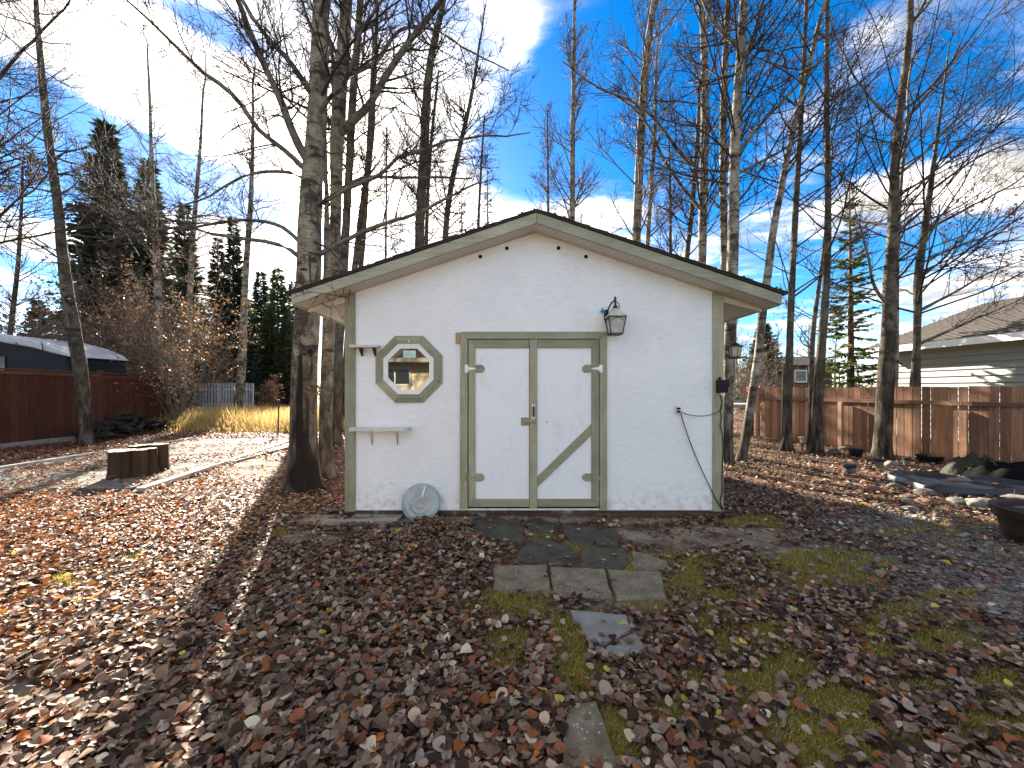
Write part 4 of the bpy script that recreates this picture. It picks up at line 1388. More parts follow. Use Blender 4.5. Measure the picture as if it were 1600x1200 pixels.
def stem_mesh(name, pts, rad, k, mat, org, rng, rough=0.05, stain=None, flare=0.0, furrow=0.0):
    v, f = tubes_np(pts[None], rad[None], k)
    v = v.reshape(len(pts), k, 3)
    ctr = pts[:, None, :]
    a = np.arange(k) * 2 * np.pi / k
    ph = rng.uniform(0, 6.28, 5)
    zz = pts[:, 2][:, None]
    mod = 1 + rough * (np.sin(2 * a + ph[0] + 0.8 * zz) * 0.6 + np.sin(3 * a + ph[1] - 1.7 * zz) * 0.5 + 0.5 * np.sin(5 * a + ph[2] + 4.1 * zz) + 0.4 * np.sin(ph[3] + 6.7 * zz + a))
    if flare:
        mod = mod + flare * np.exp(-np.maximum(zz - 0.0, 0) / 0.16) * (0.35 + 0.65 * np.maximum(np.sin(5 * a + ph[4]), 0))
    if furrow:
        wv = 0.9 * np.sin(1.9 * zz + ph[0]) + 0.5 * np.sin(5.3 * zz + ph[1] + a)
        rid = np.abs(np.sin(k * 0.105 * a + wv)) + 0.6 * np.abs(np.sin(k * 0.19 * a - 1.3 * wv + ph[2])) + 0.5 * np.sin(31 * zz + 5 * np.sin(7 * a + ph[3]))
        mod = mod + furrow * (rid - 0.9) * np.clip(np.exp(-(zz - 0.2) / 0.9), 0.12, 1.0)
    v = ctr + (v - ctr) * mod[..., None]
    v = v.reshape(-1, 3)
    fa = None
    if stain is not None:
        fa = {'stain': stain(v)}
    return np_mesh(name, v - np.array(org), f, mat, smooth=True, fattr=fa)


CROWN_TRIS = [0]


def crown_mesh(rng, hosts, dens=1.0, bias=None, blen=2.6, up=0.05, twig=0.0045, lev3=5, wob=0.11, elev=(15, 55), subn=8):
    """hosts: list of (pts, rad, n_branches, tmin, length) -> verts, quads"""
    chunks = []
    for pts, rad, nb, tmin, ln0 in hosts:
        nb = max(1, int(nb * dens))
        P_ = len(pts)
        tt = np.sort(rng.uniform(tmin, 0.985, nb))
        i = np.minimum((tt * (P_ - 1)).astype(int), P_ - 2)
        fr = (tt * (P_ - 1) - i)[:, None]
        st_ = pts[i] * (1 - fr) + pts[i + 1] * fr
        tan = unit(pts[i + 1] - pts[i])
        rr_ = rad[i]
        az = rng.uniform(0, 2 * np.pi, nb)
        if bias is not None:
            pick = rng.uniform(0, 1, nb) < bias[1]
            az[pick] = bias[0] + rng.normal(0, 0.6, pick.sum())
        el = np.radians(rng.uniform(*elev, nb))
        d = np.stack([np.cos(az) * np.cos(el), np.sin(az) * np.cos(el), np.sin(el)], -1)
        vert = np.abs(tan[:, 2]) < 0.8       # limbs: branch about the limb instead
        if vert.any():
            perp = unit(np.cross(tan, rng.normal(0, 1, (nb, 3))))
            aa = np.radians(rng.uniform(30, 70, nb))[:, None]
            d2 = tan * np.cos(aa) + perp * np.sin(aa)
            d[vert] = d2[vert]
        ln = ln0 * (1.1 - 0.75 * (tt - tmin) / (1 - tmin + 1e-6)) * rng.uniform(0.55, 1.15, nb)
        r1 = np.clip(rr_ * rng.uniform(0.22, 0.42, nb), 0.006, 0.028)
        b1, q1 = grow(rng, st_, d, ln, r1, 9, wob, up)
        chunks.append(tubes_np(b1, q1, 4))
        s2, d2, l2, r2 = sprout(rng, b1, q1, ln, subn, 0.2, (28, 60), (0.28, 0.55), 0.6, twig * 1.15)
        b2, q2 = grow(rng, s2, d2, l2, r2, 5, wob * 1.2, up * 1.2, 0.5)
        chunks.append(tubes_np(b2, q2, 3))
        s3, d3, l3, r3 = sprout(rng, b2, q2, l2, lev3, 0.15, (28, 65), (0.3, 0.65), 0.7, twig)
        b3, q3 = grow(rng, s3, d3, np.maximum(l3, 0.12), np.maximum(r3, twig), 3, wob * 1.5, up, 0.55)
        chunks.append(tubes_np(b3, q3, 3))
    return chunks


def dry_leaves(rng, chunks, n, size, cols):
    """a few withered leaves still hanging on the twigs"""
    v, f = chunks[-1]
    c = v[rng.integers(0, len(v), n)]
    u = unit(rng.normal(0, 1, (n, 3)))
    t = unit(np.cross(u, rng.normal(0, 1, (n, 3))))
    s = (size * rng.uniform(0.6, 1.3, n))[:, None]
    vs = np.stack([c, c + u * s + t * s * 0.55, c + u * s * 2.0, c + u * s - t * s * 0.55], 1).reshape(-1, 3)
    fs = np.arange(4 * n).reshape(-1, 4)
    cc = np.array(cols)[rng.integers(0, len(cols), n)] * rng.uniform(0.7, 1.2, (n, 1))
    return vs, fs, cc


BROWN = [(0.24, 0.12, 0.06), (0.30, 0.17, 0.09), (0.16, 0.085, 0.05)]
REDB = [(0.20, 0.075, 0.05), (0.28, 0.11, 0.06), (0.13, 0.06, 0.045)]
YEL = [(0.50, 0.40, 0.08), (0.42, 0.33, 0.10)]


def tree(label, path, Y, ht, seed, limbs=(), nb=30, hb=0.25, blen=2.4, mat='bark', k=12, dens=1.0, bias=None, leaves=0, lcol=BROWN, lsize=0.028,
         group='bare trees around the shed', stain=None, flare=0.35, step=0.22, twig=None, name='bare_tree', cat='tree', rough=0.05, forks=(), elev=(15, 55), twigmat='twig', up=0.05, buried=True, lev3=4, furrow=0.0, wob=0.09, subn=8):
    rng = np.random.default_rng(seed)
    pts = [P(px, py, Y) for px, py, r in path]
    rad = [r * Y / F * math.cos(math.atan((px - HX) / F)) for px, _, r in path]
    if buried:
        g0 = pts[0].copy()
        # carry the stem down to the ground
        if g0.z > 0.02:
            d = (pts[0] - pts[1]).normalized()
            d = (d + Vector((0, 0, -2))).normalized()
            q = pts[0] + d * (g0.z / -d.z)
            pts.insert(0, q)
            rad.insert(0, rad[0] * 1.12)
        base = Vector((pts[0].x, Y, 0))
        pts.insert(0, Vector((pts[0].x, Y, -0.12)))
        rad.insert(0, rad[0] * 1.03)
    else:
        base = Vector((pts[0].x, Y, 0))
    # carry the stem up out of the picture to its top
    if pts[-1].z < ht:
        d = (pts[-1] - pts[-3]).normalized()
        d = (d + Vector((0, 0, 0.6))).normalized()
        n = 5
        z0_, r0_ = pts[-1].z, rad[-1]
        p0 = pts[-1].copy()
        for i in range(1, n + 1):
            t = i / n
            L = (ht - z0_) / d.z * t
            pts.append(p0 + d * L + Vector((rng.normal(0, .1), rng.normal(0, .1), 0)))
            rad.append(max(r0_ * (1 - t * 0.86), 0.008))
    root = thing(name, base, label, cat, group)
    tp, tr_ = resample(pts, rad, step)
    # small sideways wander in depth, so that the stem is not in one plane
    wand = np.sin(tp[:, 2] * 0.55 + seed) * 0.06 * np.clip(tp[:, 2] / 3, 0, 1)
    tp[:, 1] += wand
    link('trunk', stem_mesh('trunk', tp, tr_, k, M[mat], base, rng, rough, stain, flare, furrow), root)
    hosts = []
    top = ht
    t_hb = np.searchsorted(tp[:, 2], hb * ht) / len(tp)
    hosts.append((tp, tr_, nb, max(t_hb, 0.05), blen))
    for fk in list(forks) + list(limbs):
        lp, dY = fk[0], fk[1]
        nbl = fk[2] if len(fk) > 2 else 12
        n = len(lp)
        q = [P(px, py, Y + dY * (i / (n - 1))) for i, (px, py, r) in enumerate(lp)]
        r = [rr * 0.85 * (Y + dY * (i / (n - 1))) / F * math.cos(math.atan((lx_ - HX) / F)) for i, (lx_, _, rr) in enumerate(lp)]
        # root the limb on the stem
        i0 = np.argmin(np.linalg.norm(tp - np.array(q[0]), axis=1))
        if np.linalg.norm(tp[i0] - np.array(q[0])) < 0.6:
            q[0] = Vector(tp[i0])
        lpn, lr = resample(q, r, 0.16)
        dd = np.linalg.norm(lpn - lpn[0], axis=1)
        lr = np.minimum(lr, tr_[i0] * np.clip(0.5 + dd * 1.2, 0.5, 3.0))
        lpn = lpn + np.cumsum(rng.normal(0, 0.012, lpn.shape), 0) * np.linspace(0, 1, len(lpn))[:, None]
        link('limb', stem_mesh('limb', lpn, lr, 9, M[mat] if fk in forks else (M['bark_dark'] if lr[0] > 0.03 else M['twig']), base, rng, 0.06), root)
        L = np.linalg.norm(np.diff(lpn, axis=0), axis=1).sum()
        hosts.append((lpn, lr, nbl, 0.2, min(max(0.45 * L, 0.7), 1.9)))
    tw = twig if twig else 0.0023 + 0.00017 * Y
    ch = crown_mesh(rng, hosts, dens, bias, blen, up, tw, lev3=lev3, elev=elev, wob=wob, subn=subn)
    v, f = join_np(ch)
    # stand nothing below the ground
    v[:, 2] = np.maximum(v[:, 2], 0.03)
    CROWN_TRIS[0] += 2 * len(f)
    o = link('crown', np_mesh('crown', v - np.array(base), f, M[twigmat]), root)
    if leaves:
        vs, fs, cc = dry_leaves(rng, ch, leaves, lsize, lcol)
        o = link('withered_leaves', np_mesh('withered_leaves', vs - np.array(base), fs, M['leaf'], cols=cc), root)
        o['kind'] = 'stuff'
    return root


# --- the old poplar beside the shed
def sap(v):
    """the black sap run down the front of the old trunk, and one knot with a sweeping scar"""
    px = HX + F * v[:, 0] / v[:, 1]
    py = HY - F * (v[:, 2] - CH) / v[:, 1]
    front = (v[:, 1] < 6.1)
    def near(cx, cy, rx, ry):
        return np.exp(-(((px - cx) / rx) ** 2 + ((py - cy) / ry) ** 2) ** 1.2)
    s = near(467, 640, 6, 70) + near(470, 590, 3.5, 46) + near(474, 720, 11, 60) + near(490, 740, 16, 34) + near(462, 745, 16, 22) + near(481, 640, 4, 40) * 0.6
    s = s + near(485, 550, 6, 6) + near(476, 553, 3, 3) + near(468, 559, 4, 3) * 0.8 + near(487, 575, 3, 22) * 0.7 + near(505, 750, 10, 20)
    s = s + near(475, 421, 9, 2.2) * 0.9 + near(472, 333, 5, 2) * 0.8 + near(486, 331, 4, 30) * 0.25
    return np.clip(s, 0, 1) * front


tree('thick old poplar with a black sap stain beside the shed wall',
     [(475, 765, 30), (475, 735, 26), (475, 690, 22.5), (476, 640, 21.5), (478, 560, 20.5), (480, 480, 20), (482, 400, 19), (482, 333, 18.5), (488, 250, 17), (493, 170, 15.5), (496, 100, 14.5), (500, 0, 12.5), (503, -80, 11)],
     6.1, 17, 11, mat='bark_old', k=96, step=0.045, furrow=0.05, nb=34, hb=0.33, blen=2.6, stain=sap, flare=0.30, rough=0.035, up=0.03,
     limbs=[([(476, 275, 7), (450, 237, 5.5), (420, 215, 5), (400, 197, 5), (367, 143, 5), (317, 110, 4.4), (290, 83, 4), (240, 37, 3), (200, 0, 2.4), (160, -40, 1.6)], -1.4, 22),
            ([(480, 262, 10), (467, 230, 8.5), (450, 190, 7.5), (435, 150, 7), (415, 110, 6.5), (400, 75, 6), (385, 40, 6), (366, 0, 5.2), (345, -50, 4)], -0.9, 18),
            ([(486, 150, 7), (470, 122, 6), (450, 92, 5.5), (433, 75, 5), (402, 40, 4.5), (378, 0, 4), (350, -40, 3)], 0.8, 14),
            ([(492, 402, 6), (530, 382, 4.6), (565, 365, 4.2), (600, 352, 3.8), (640, 343, 3.4), (670, 334, 3), (705, 317, 2.3), (750, 294, 1.5)], -0.5, 14),
            ([(500, 325, 5), (533, 300, 4.4), (567, 285, 4), (600, 273, 3.8), (620, 248, 3.4), (650, 242, 3), (683, 235, 2.6), (717, 220, 2.2), (800, 214, 1.4), (838, 206, 0.9)], -1.0, 18),
            ([(478, 415, 6), (460, 392, 4.6), (420, 377, 4.2), (367, 373, 4), (315, 364, 3.6), (290, 352, 3.4), (245, 338, 3), (196, 321, 2.4), (168, 308, 2), (105, 282, 1.3)], -1.2, 20),
            ([(478, 395, 5), (460, 368, 4), (430, 347, 3.8), (378, 342, 3.6), (343, 347, 3.2), (297, 350, 2.8), (245, 354, 2.3), (210, 361, 1.8), (150, 372, 1.1)], 0.7, 18),
            ([(480, 290, 5), (460, 268, 3.6), (420, 265, 3.2), (385, 268, 3), (350, 284, 2.5), (315, 305, 2), (270, 318, 1.2)], -0.4, 12),
            ([(490, 180, 5), (515, 150, 4), (545, 128, 3.4), (560, 60, 3), (590, 20, 2.4), (610, -20, 2)], -1.0, 12),
            ([(494, 372, 2.4), (515, 388, 2.0), (532, 406, 1.6), (544, 424, 1.3), (549, 440, 1.1), (548, 452, 0.9), (541, 465, 0.6)], -1.75, 1),
            ([(490, 385, 2.2), (484, 420, 1.7), (484, 445, 1.4), (490, 462, 1.2), (502, 476, 0.9), (516, 483, 0.6)], -1.72, 1)])
tree('second poplar trunk, close behind the sap stained one',
     [(508, 748, 16), (509, 715, 12), (509, 690, 10.5), (510, 600, 10.5), (512, 500, 10), (518, 430, 9.5), (522, 350, 9), (524, 280, 10), (526, 200, 11), (533, 130, 10.5), (540, 50, 9), (545, 0, 8), (550, -70, 7)],
     6.9, 16, 12, mat='bark_old', k=40, step=0.07, furrow=0.03, nb=34, hb=0.36, blen=2.5, leaves=160, up=0.03,
     limbs=[([(528, 212, 9), (545, 195, 7.4), (562, 180, 6.8), (580, 160, 6.4), (600, 122, 6), (627, 77, 5.5), (653, 37, 5), (680, 2, 4.4), (705, -40, 3.5)], -1.0, 20),
            ([(532, 120, 5), (560, 112, 4), (590, 96, 3.5), (625, 39, 3), (660, 38, 2.6), (690, 45, 2.2), (740, 75, 1.6), (800, 100, 1)], 1.0, 14),
            ([(524, 300, 4), (560, 278, 3.4), (600, 276, 3), (640, 276, 2.6), (690, 275, 2.1), (740, 277, 1.3)], 0.8, 12),
            ([(530, 150, 5), (512, 118, 4), (505, 80, 3.6), (480, 40, 3), (470, 0, 2.6)], 0.6, 10)])
tree('mottled pale trunk third from the front in the clump left of the shed',
     [(526, 696, 8), (526, 670, 6.8), (527, 600, 6.5), (531, 500, 6.5), (539, 400, 6.5), (543, 330, 6.5), (548, 250, 6.5), (552, 150, 6.2), (558, 60, 5.5), (562, 0, 5), (566, -60, 4.4)],
     10.8, 18, 13, mat='bark', nb=38, hb=0.4, blen=2.4, k=16)
tree('thin dark trunk nearest the shed back corner on the poplar side',
     [(538, 667, 4.6), (537, 600, 4), (545, 500, 4.4), (558, 400, 5), (565, 330, 5), (575, 260, 4.8), (581, 200, 4.2), (586, 100, 3.2), (590, 20, 2.5)],
     15.5, 18, 14, nb=34, hb=0.4, blen=2.4)
tree('slanted slim grey trunk rising over the left roof slope beside a thin dark trunk',
     [(560, 470, 4.5), (568, 360, 4), (574, 260, 3.6), (580, 160, 3), (586, 60, 2.3)], 17, 19, 15, nb=26, hb=0.42, blen=2.2)
tree('hair thin sapling over the middle of the left roof slope',
     [(602, 470, 2), (602, 380, 1.7), (603, 300, 1.4), (604, 200, 1.0)], 14, 9.5, 16, nb=26, hb=0.5, blen=1.5)
tree('sturdy grey trunk rising behind the left roof slope, leaning slightly outward',
     [(652, 470, 8.5), (655, 367, 7.6), (658, 300, 7.2), (664, 220, 7), (667, 150, 6.5), (675, 80, 5.5), (690, 20, 4.6), (697, -30, 4)],
     13, 17, 17, nb=44, hb=0.42, blen=2.6, k=14, leaves=120)
tree('thin twin stem just right of the sturdy grey trunk behind the roof',
     [(664, 470, 3.5), (666, 367, 3.1), (670, 280, 2.8), (676, 200, 2.4), (685, 120, 1.8)], 13.6, 13, 18, nb=26, hb=0.45, blen=1.8)
tree('curved slim trunk between the sturdy grey trunk and the shed ridge',
     [(692, 460, 5), (697, 350, 4.6), (705, 290, 4.3), (718, 230, 4), (735, 160, 3), (746, 90, 2)], 14.5, 16.5, 19, nb=44, hb=0.42, blen=2.2)
tree('small bare sapling nearest the left side of the shed ridge',
     [(745, 430, 2.6), (748, 330, 2.2), (752, 250, 1.8), (757, 180, 1.3)], 17, 13.5, 20, nb=34, hb=0.45, blen=1.9)
tree('straight slim birch standing over the right side of the ridge',
     [(893, 450, 4.6), (894, 345, 4.2), (895, 250, 4), (896, 150, 3.5), (897, 50, 2.6), (898, -20, 2)], 12.5, 14.5, 21, nb=46, hb=0.40, blen=2.3, mat='bark_white', twigmat='twig_pale', elev=(30, 65), up=0.06)
tree('short twiggy sapling just right of the shed ridge, left of the slim birch',
     [(858, 430, 2.4), (857, 330, 2), (856, 240, 1.5), (855, 175, 1)], 14, 11.5, 22, nb=40, hb=0.42, blen=1.6, twigmat='twig_pale', elev=(30, 65), up=0.06)
tree('tall forked pale aspen over the middle of the right roof slope',
     [(993, 470, 7.8), (995, 370, 7.2), (1000, 250, 6.6), (1005, 130, 6.1), (1013, 60, 5.4), (1022, 0, 4.8), (1030, -60, 4)],
     12, 17, 23, nb=48, hb=0.36, blen=2.9, k=14, mat='bark_white', twigmat='twig_pale', elev=(25, 60), up=0.05)
tree('thin stem close to the right side of the tall forked aspen',
     [(1008, 470, 4), (1012, 380, 3.6), (1018, 280, 3.1), (1023, 200, 2.9), (1025, 80, 2)], 13.5, 16, 24, nb=30, hb=0.4, blen=1.9, mat='bark_white', twigmat='twig_pale')
tree('hairline sapling midway down the right roof slope',
     [(1048, 480, 3), (1047, 390, 2.6), (1046, 300, 2.1), (1045, 220, 1.4)], 15, 11, 25, nb=40, hb=0.42, blen=1.9)
tree('slim leaning stem just left of the three stout aspens',
     [(1066, 500, 4.6), (1072, 400, 4.1), (1080, 330, 4), (1088, 240, 3.5), (1094, 150, 2.2)], 13, 13, 26, nb=36, hb=0.4, blen=2.0)
tree('stout aspen with a split top, leftmost of three over the right roof slope',
     [(1093, 520, 7.6), (1095, 410, 7.2), (1098, 300, 7), (1103, 200, 6.6), (1103, 100, 6.2), (1101, 42, 5.6), (1094, 0, 4.2), (1086, -50, 3)],
     11, 15, 27, nb=44, hb=0.38, blen=2.9, k=14, mat='bark_white', elev=(20, 55),
     forks=[([(1101, 44, 4.6), (1108, 20, 3.8), (1114, -10, 3.4), (1120, -60, 2.8)], 0.2, 8)],
     limbs=[([(1092, 265, 4), (1060, 240, 3.2), (1030, 190, 2.8), (990, 160, 2.3), (930, 140, 1.8), (880, 100, 1.2)], -0.8, 16),
            ([(1094, 330, 3.6), (1060, 285, 3.0), (1030, 240, 2.6), (1010, 190, 2.2), (950, 140, 1.6)], 0.6, 14)])
tree('straight middle aspen of the three over the right roof slope',
     [(1131, 520, 6.8), (1131, 410, 6.2), (1131, 300, 6), (1132, 150, 5.6), (1135, 50, 5), (1138, -40, 4)], 11.4, 16, 28, nb=40, hb=0.38, blen=2.6, k=14, mat='bark_white')
tree('pale stout aspen rooted at the right corner of the shed, behind the hanging lantern',
     [(1136, 724, 11), (1136, 690, 9), (1136, 640, 8.7), (1138, 560, 9.6), (1140, 500, 10), (1143, 440, 9.4), (1146, 380, 9), (1148, 300, 8.6), (1152, 200, 8), (1158, 100, 7.8), (1163, 0, 7), (1166, -60, 6)],
     8.2, 16, 29, nb=40, hb=0.34, blen=2.8, k=20, step=0.12, mat='bark_white', elev=(20, 50), bias=(0.0, 0.45),
     limbs=[([(1150, 250, 5), (1170, 215, 4), (1200, 180, 3.5), (1240, 140, 3), (1275, 100, 2.6), (1330, 50, 2)], -0.4, 16),
            ([(1152, 170, 5), (1165, 90, 4), (1185, 30, 3.5), (1198, -20, 3)], -0.5, 10),
            ([(1150, 75, 5), (1138, 60, 4.4), (1118, 45, 4), (1098, 15, 3.5), (1080, -20, 3)], 0.4, 10),
            ([(1146, 270, 4), (1175, 260, 3.2), (1225, 235, 2.7), (1290, 190, 2.2), (1360, 150, 1.6)], 0.5, 14)])
tree('pale trunk leaning to the right between the shed corner and the cedar fence',
     [(1157, 724, 9), (1163, 695, 7.8), (1170, 645, 7), (1177, 600, 6.6), (1186, 550, 7), (1192, 490, 7), (1203, 420, 6.6), (1212, 350, 6.1), (1222, 300, 6), (1235, 230, 5.5), (1248, 170, 5), (1262, 110, 4.5), (1275, 50, 4), (1287, 0, 3.1)],
     8.4, 13, 30, nb=36, hb=0.4, blen=2.2, k=16, step=0.15, mat='bark_white', bias=(0.0, 0.5), elev=(20, 50))
tree('slim grey trunk before the far end of the cedar fence',
     [(1229, 706, 11), (1230, 686, 8), (1231, 660, 7), (1232, 620, 6.5), (1236, 540, 6), (1240, 450, 5.5), (1243, 350, 5), (1246, 250, 4.5), (1252, 120, 4), (1258, 20, 3.4), (1262, -50, 3)],
     9.8, 15, 31, nb=38, hb=0.24, blen=2.9, k=26, step=0.09, furrow=0.04, wob=0.07, subn=7, lev3=2, bias=(0.0, 0.5), leaves=120, lcol=REDB, elev=(15, 45))
tree('thin dark trunk tight against the left of a thicker mossy trunk',
     [(1265, 706, 6), (1267, 680, 5.4), (1269, 640, 5), (1270, 560, 4.4), (1274, 500, 4), (1281, 440, 3.5), (1286, 390, 3), (1292, 320, 2.3), (1296, 250, 1.6)],
     9.9, 9, 32, nb=30, hb=0.25, blen=1.6, mat='bark_dark', leaves=100, lcol=REDB)
tree('grey trunk with knots, thicker of the close pair before the cedar fence',
     [(1276, 709, 12), (1277, 690, 9.6), (1278, 660, 9), (1279, 620, 8.4), (1283, 560, 7.4), (1287, 480, 6.6), (1290, 420, 6), (1291, 330, 5.6), (1290, 230, 4.8), (1293, 130, 4.2), (1295, 30, 3.6), (1298, -50, 3)],
     9.5, 16, 33, nb=42, hb=0.24, blen=3.3, k=30, step=0.08, furrow=0.04, wob=0.07, subn=7, lev3=2, bias=(0.0, 0.55), leaves=160, lcol=REDB, elev=(18, 50))
tree('broken dead snag behind the slim grey trunk at the fence end',
     [(1224, 650, 3.2), (1224, 600, 3), (1225, 562, 2.6)], 10.6, 2.5, 34, nb=2, hb=0.5, blen=0.3, mat='bark_dark', flare=0.1)
tree('thickest knotted trunk by the cedar fence with a forked top',
     [(1378, 716, 17), (1379, 690, 15), (1381, 650, 14.5), (1381, 600, 14), (1385, 517, 12), (1388, 433, 10.3), (1394, 390, 9.6), (1398, 315, 8.7), (1405, 210, 7.6), (1418, 105, 6.6), (1423, 38, 6), (1422, -10, 5), (1424, -60, 4)],
     9.0, 15, 35, nb=46, hb=0.26, blen=4.0, k=44, step=0.07, furrow=0.04, wob=0.07, subn=7, lev3=2, bias=(0.1, 0.6), leaves=200, lcol=REDB, elev=(18, 48),
     forks=[([(1424, 42, 4.6), (1436, 20, 4), (1447, 0, 3.5), (1460, -30, 3)], 0.2, 10)],
     limbs=[([(1383, 480, 5), (1374, 462, 4), (1362, 440, 3.4), (1356, 405, 3), (1350, 380, 2.6), (1340, 350, 2)], -0.3, 8),
            ([(1402, 275, 4), (1440, 245, 3), (1490, 190, 2.5), (1550, 150, 2), (1620, 90, 1.4)], -0.4, 16),
            ([(1408, 200, 4), (1440, 160, 3), (1480, 110, 2.5), (1530, 60, 2), (1600, -10, 1.4)], 0.5, 16),
            ([(1398, 190, 4), (1370, 165, 3), (1345, 130, 2.5), (1320, 80, 2), (1300, 20, 1.4)], 0.6, 12)])
tree('slim stem hugging the right side of the thickest knotted trunk',
     [(1392, 706, 5), (1395, 660, 4.4), (1398, 600, 4.4), (1402, 480, 4.4), (1404, 420, 4.2), (1408, 330, 4), (1414, 240, 3.4), (1420, 180, 2.6)], 9.7, 12, 36, nb=22, hb=0.35, blen=1.8, mat='bark_white', bias=(0.0, 0.5))
tree('burly trunk with red brown peeling bark, nearest the grey garage',
     [(1425, 714, 9), (1426, 690, 8.4), (1428, 640, 9), (1430, 600, 10), (1432, 580, 8), (1436, 520, 6.4), (1438, 480, 7), (1439, 433, 7.6), (1442, 402, 7.2), (1448, 360, 6), (1453, 315, 5.6), (1460, 245, 3.8), (1471, 140, 2.2), (1480, 60, 1.1)],
     9.0, 10.4, 37, nb=32, hb=0.28, blen=3.4, k=34, step=0.07, furrow=0.05, wob=0.07, subn=7, lev3=2, mat='bark', bias=(0.0, 0.65), leaves=420, lcol=REDB, lsize=0.04, elev=(15, 45),
     limbs=[([(1440, 485, 5), (1462, 472, 4), (1490, 458, 3.4), (1520, 440, 2.8), (1555, 420, 2.2), (1610, 400, 1.4)], -0.7, 18),
            ([(1437, 538, 5), (1465, 525, 4), (1500, 510, 3.4), (1540, 492, 2.7), (1590, 470, 2), (1640, 450, 1.3)], -0.9, 18),
            ([(1445, 360, 5), (1475, 345, 4), (1510, 325, 3.4), (1560, 300, 2.5), (1610, 265, 1.6)], 0.2, 18),
            ([(1456, 300, 4), (1490, 270, 3), (1540, 240, 2.4), (1610, 215, 1.5)], -0.4, 16),
            ([(1440, 410, 4), (1470, 395, 3.2), (1520, 375, 2.5), (1600, 345, 1.5)], 0.8, 14)])

tree('unseen straight trunk added behind the second poplar to close a sun gap',
     [(523, 676, 11), (523, 600, 10.6), (524, 500, 10.4), (524, 430, 10), (523, 330, 8), (522, 240, 5.5), (523, 120, 4)], 14, 17, 47, nb=24, hb=0.5, blen=2.2, mat='bark', k=12)  # added trunk, out of sight, keeps a strip of sun off the ground
tree('hidden straight trunk far behind the sap stained poplar',
     [(489, 656, 7.5), (489, 560, 7), (490, 440, 6.5), (491, 360, 6), (493, 260, 5), (496, 160, 3.5)], 20, 22, 48, nb=30, hb=0.45, blen=2.4, mat='bark', k=12)
tree('thin pale stem between the sap stained poplar and the second poplar',
     [(504, 690, 5.6), (506, 600, 5.2), (508, 480, 5.2), (509, 380, 4.8), (510, 300, 4), (508, 200, 2.8), (512, 100, 2)], 12, 15, 49, nb=28, hb=0.45, blen=2.0, mat='bark_dark', k=10)
# --- left part of the yard
tree('leaning grey birch trunk in front of the brown plank fence',
     [(134, 694, 12.5), (134, 670, 11.6), (131, 610, 11.5), (127, 560, 12), (117, 510, 12), (106, 450, 11), (98, 400, 10), (88, 320, 9), (80, 270, 8.4), (72, 215, 7.8), (66, 150, 6.8), (61, 60, 5.2), (58, -40, 4)],
     11.05, 17, 41, nb=50, hb=0.30, blen=3.2, k=30, step=0.09, furrow=0.03, mat='bark', leaves=220, elev=(5, 45),
     limbs=[([(118, 540, 3.6), (108, 510, 2.8), (98, 480, 2.2), (90, 450, 1.5)], -0.5, 4),
            ([(72, 240, 3.5), (110, 255, 2.6), (150, 262, 2), (200, 266, 1.2)], -0.4, 8),
            ([(84, 300, 3.5), (40, 292, 2.6), (0, 276, 2), (-50, 262, 1.3)], -0.6, 12)])
tree('slender dark tree behind the covered trailer',
     [(8, 640, 5.5), (12, 560, 5), (18, 480, 4.8), (28, 400, 4), (36, 320, 3), (38, 260, 2)], 19, 13, 42, nb=44, hb=0.3, blen=2.5, leaves=300)
tree('slim pale birch behind the short brown fence panel',
     [(250, 640, 7.2), (248, 580, 6.8), (247, 520, 6.5), (245, 430, 6), (243, 340, 5), (238, 250, 3.6), (234, 180, 2.6), (228, 80, 1.6)], 17.5, 19, 43, nb=50, hb=0.4, blen=2.4, mat='bark_white', k=14, twigmat='twig_pale')
tree('thin birch standing between the orange shrub and the dark spruces',
     [(284, 650, 5.2), (292, 540, 5), (297, 460, 4.9), (303, 380, 4.4), (308, 290, 3.5), (312, 220, 2.6), (316, 140, 1.6)], 18.5, 19, 44, nb=50, hb=0.4, blen=2.4, mat='bark_white', twigmat='twig_pale')
tree('pale birch rooted in the golden grass before the white pickets',
     [(371, 652, 8.5), (373, 625, 7.6), (376, 590, 7), (382, 500, 6), (385, 420, 5.2), (390, 330, 4.2), (394, 240, 3.1), (397, 150, 2)], 21, 21, 45, nb=46, hb=0.45, blen=2.4, mat='bark_white', k=14)
tree('tree at the left photo edge hanging dark branches with yellow leaves',
     [(-70, 790, 17), (-72, 700, 14), (-74, 560, 13), (-76, 400, 11), (-78, 250, 9), (-80, 100, 8), (-82, -20, 7)], 7.0, 12, 46, nb=46, hb=0.3, blen=3.0, mat='bark_dark', bias=(0.1, 0.5), leaves=300, lcol=YEL + BROWN, k=14,
     limbs=[([(-77, 240, 6), (-40, 180, 5), (-10, 130, 4.4), (20, 95, 4), (50, 60, 3.2), (90, 20, 2.4), (120, -30, 1.8)], -0.3, 20),
            ([(-76, 330, 5), (-40, 300, 4), (0, 270, 3), (40, 255, 2.2), (80, 248, 1.4)], 0.4, 14)])

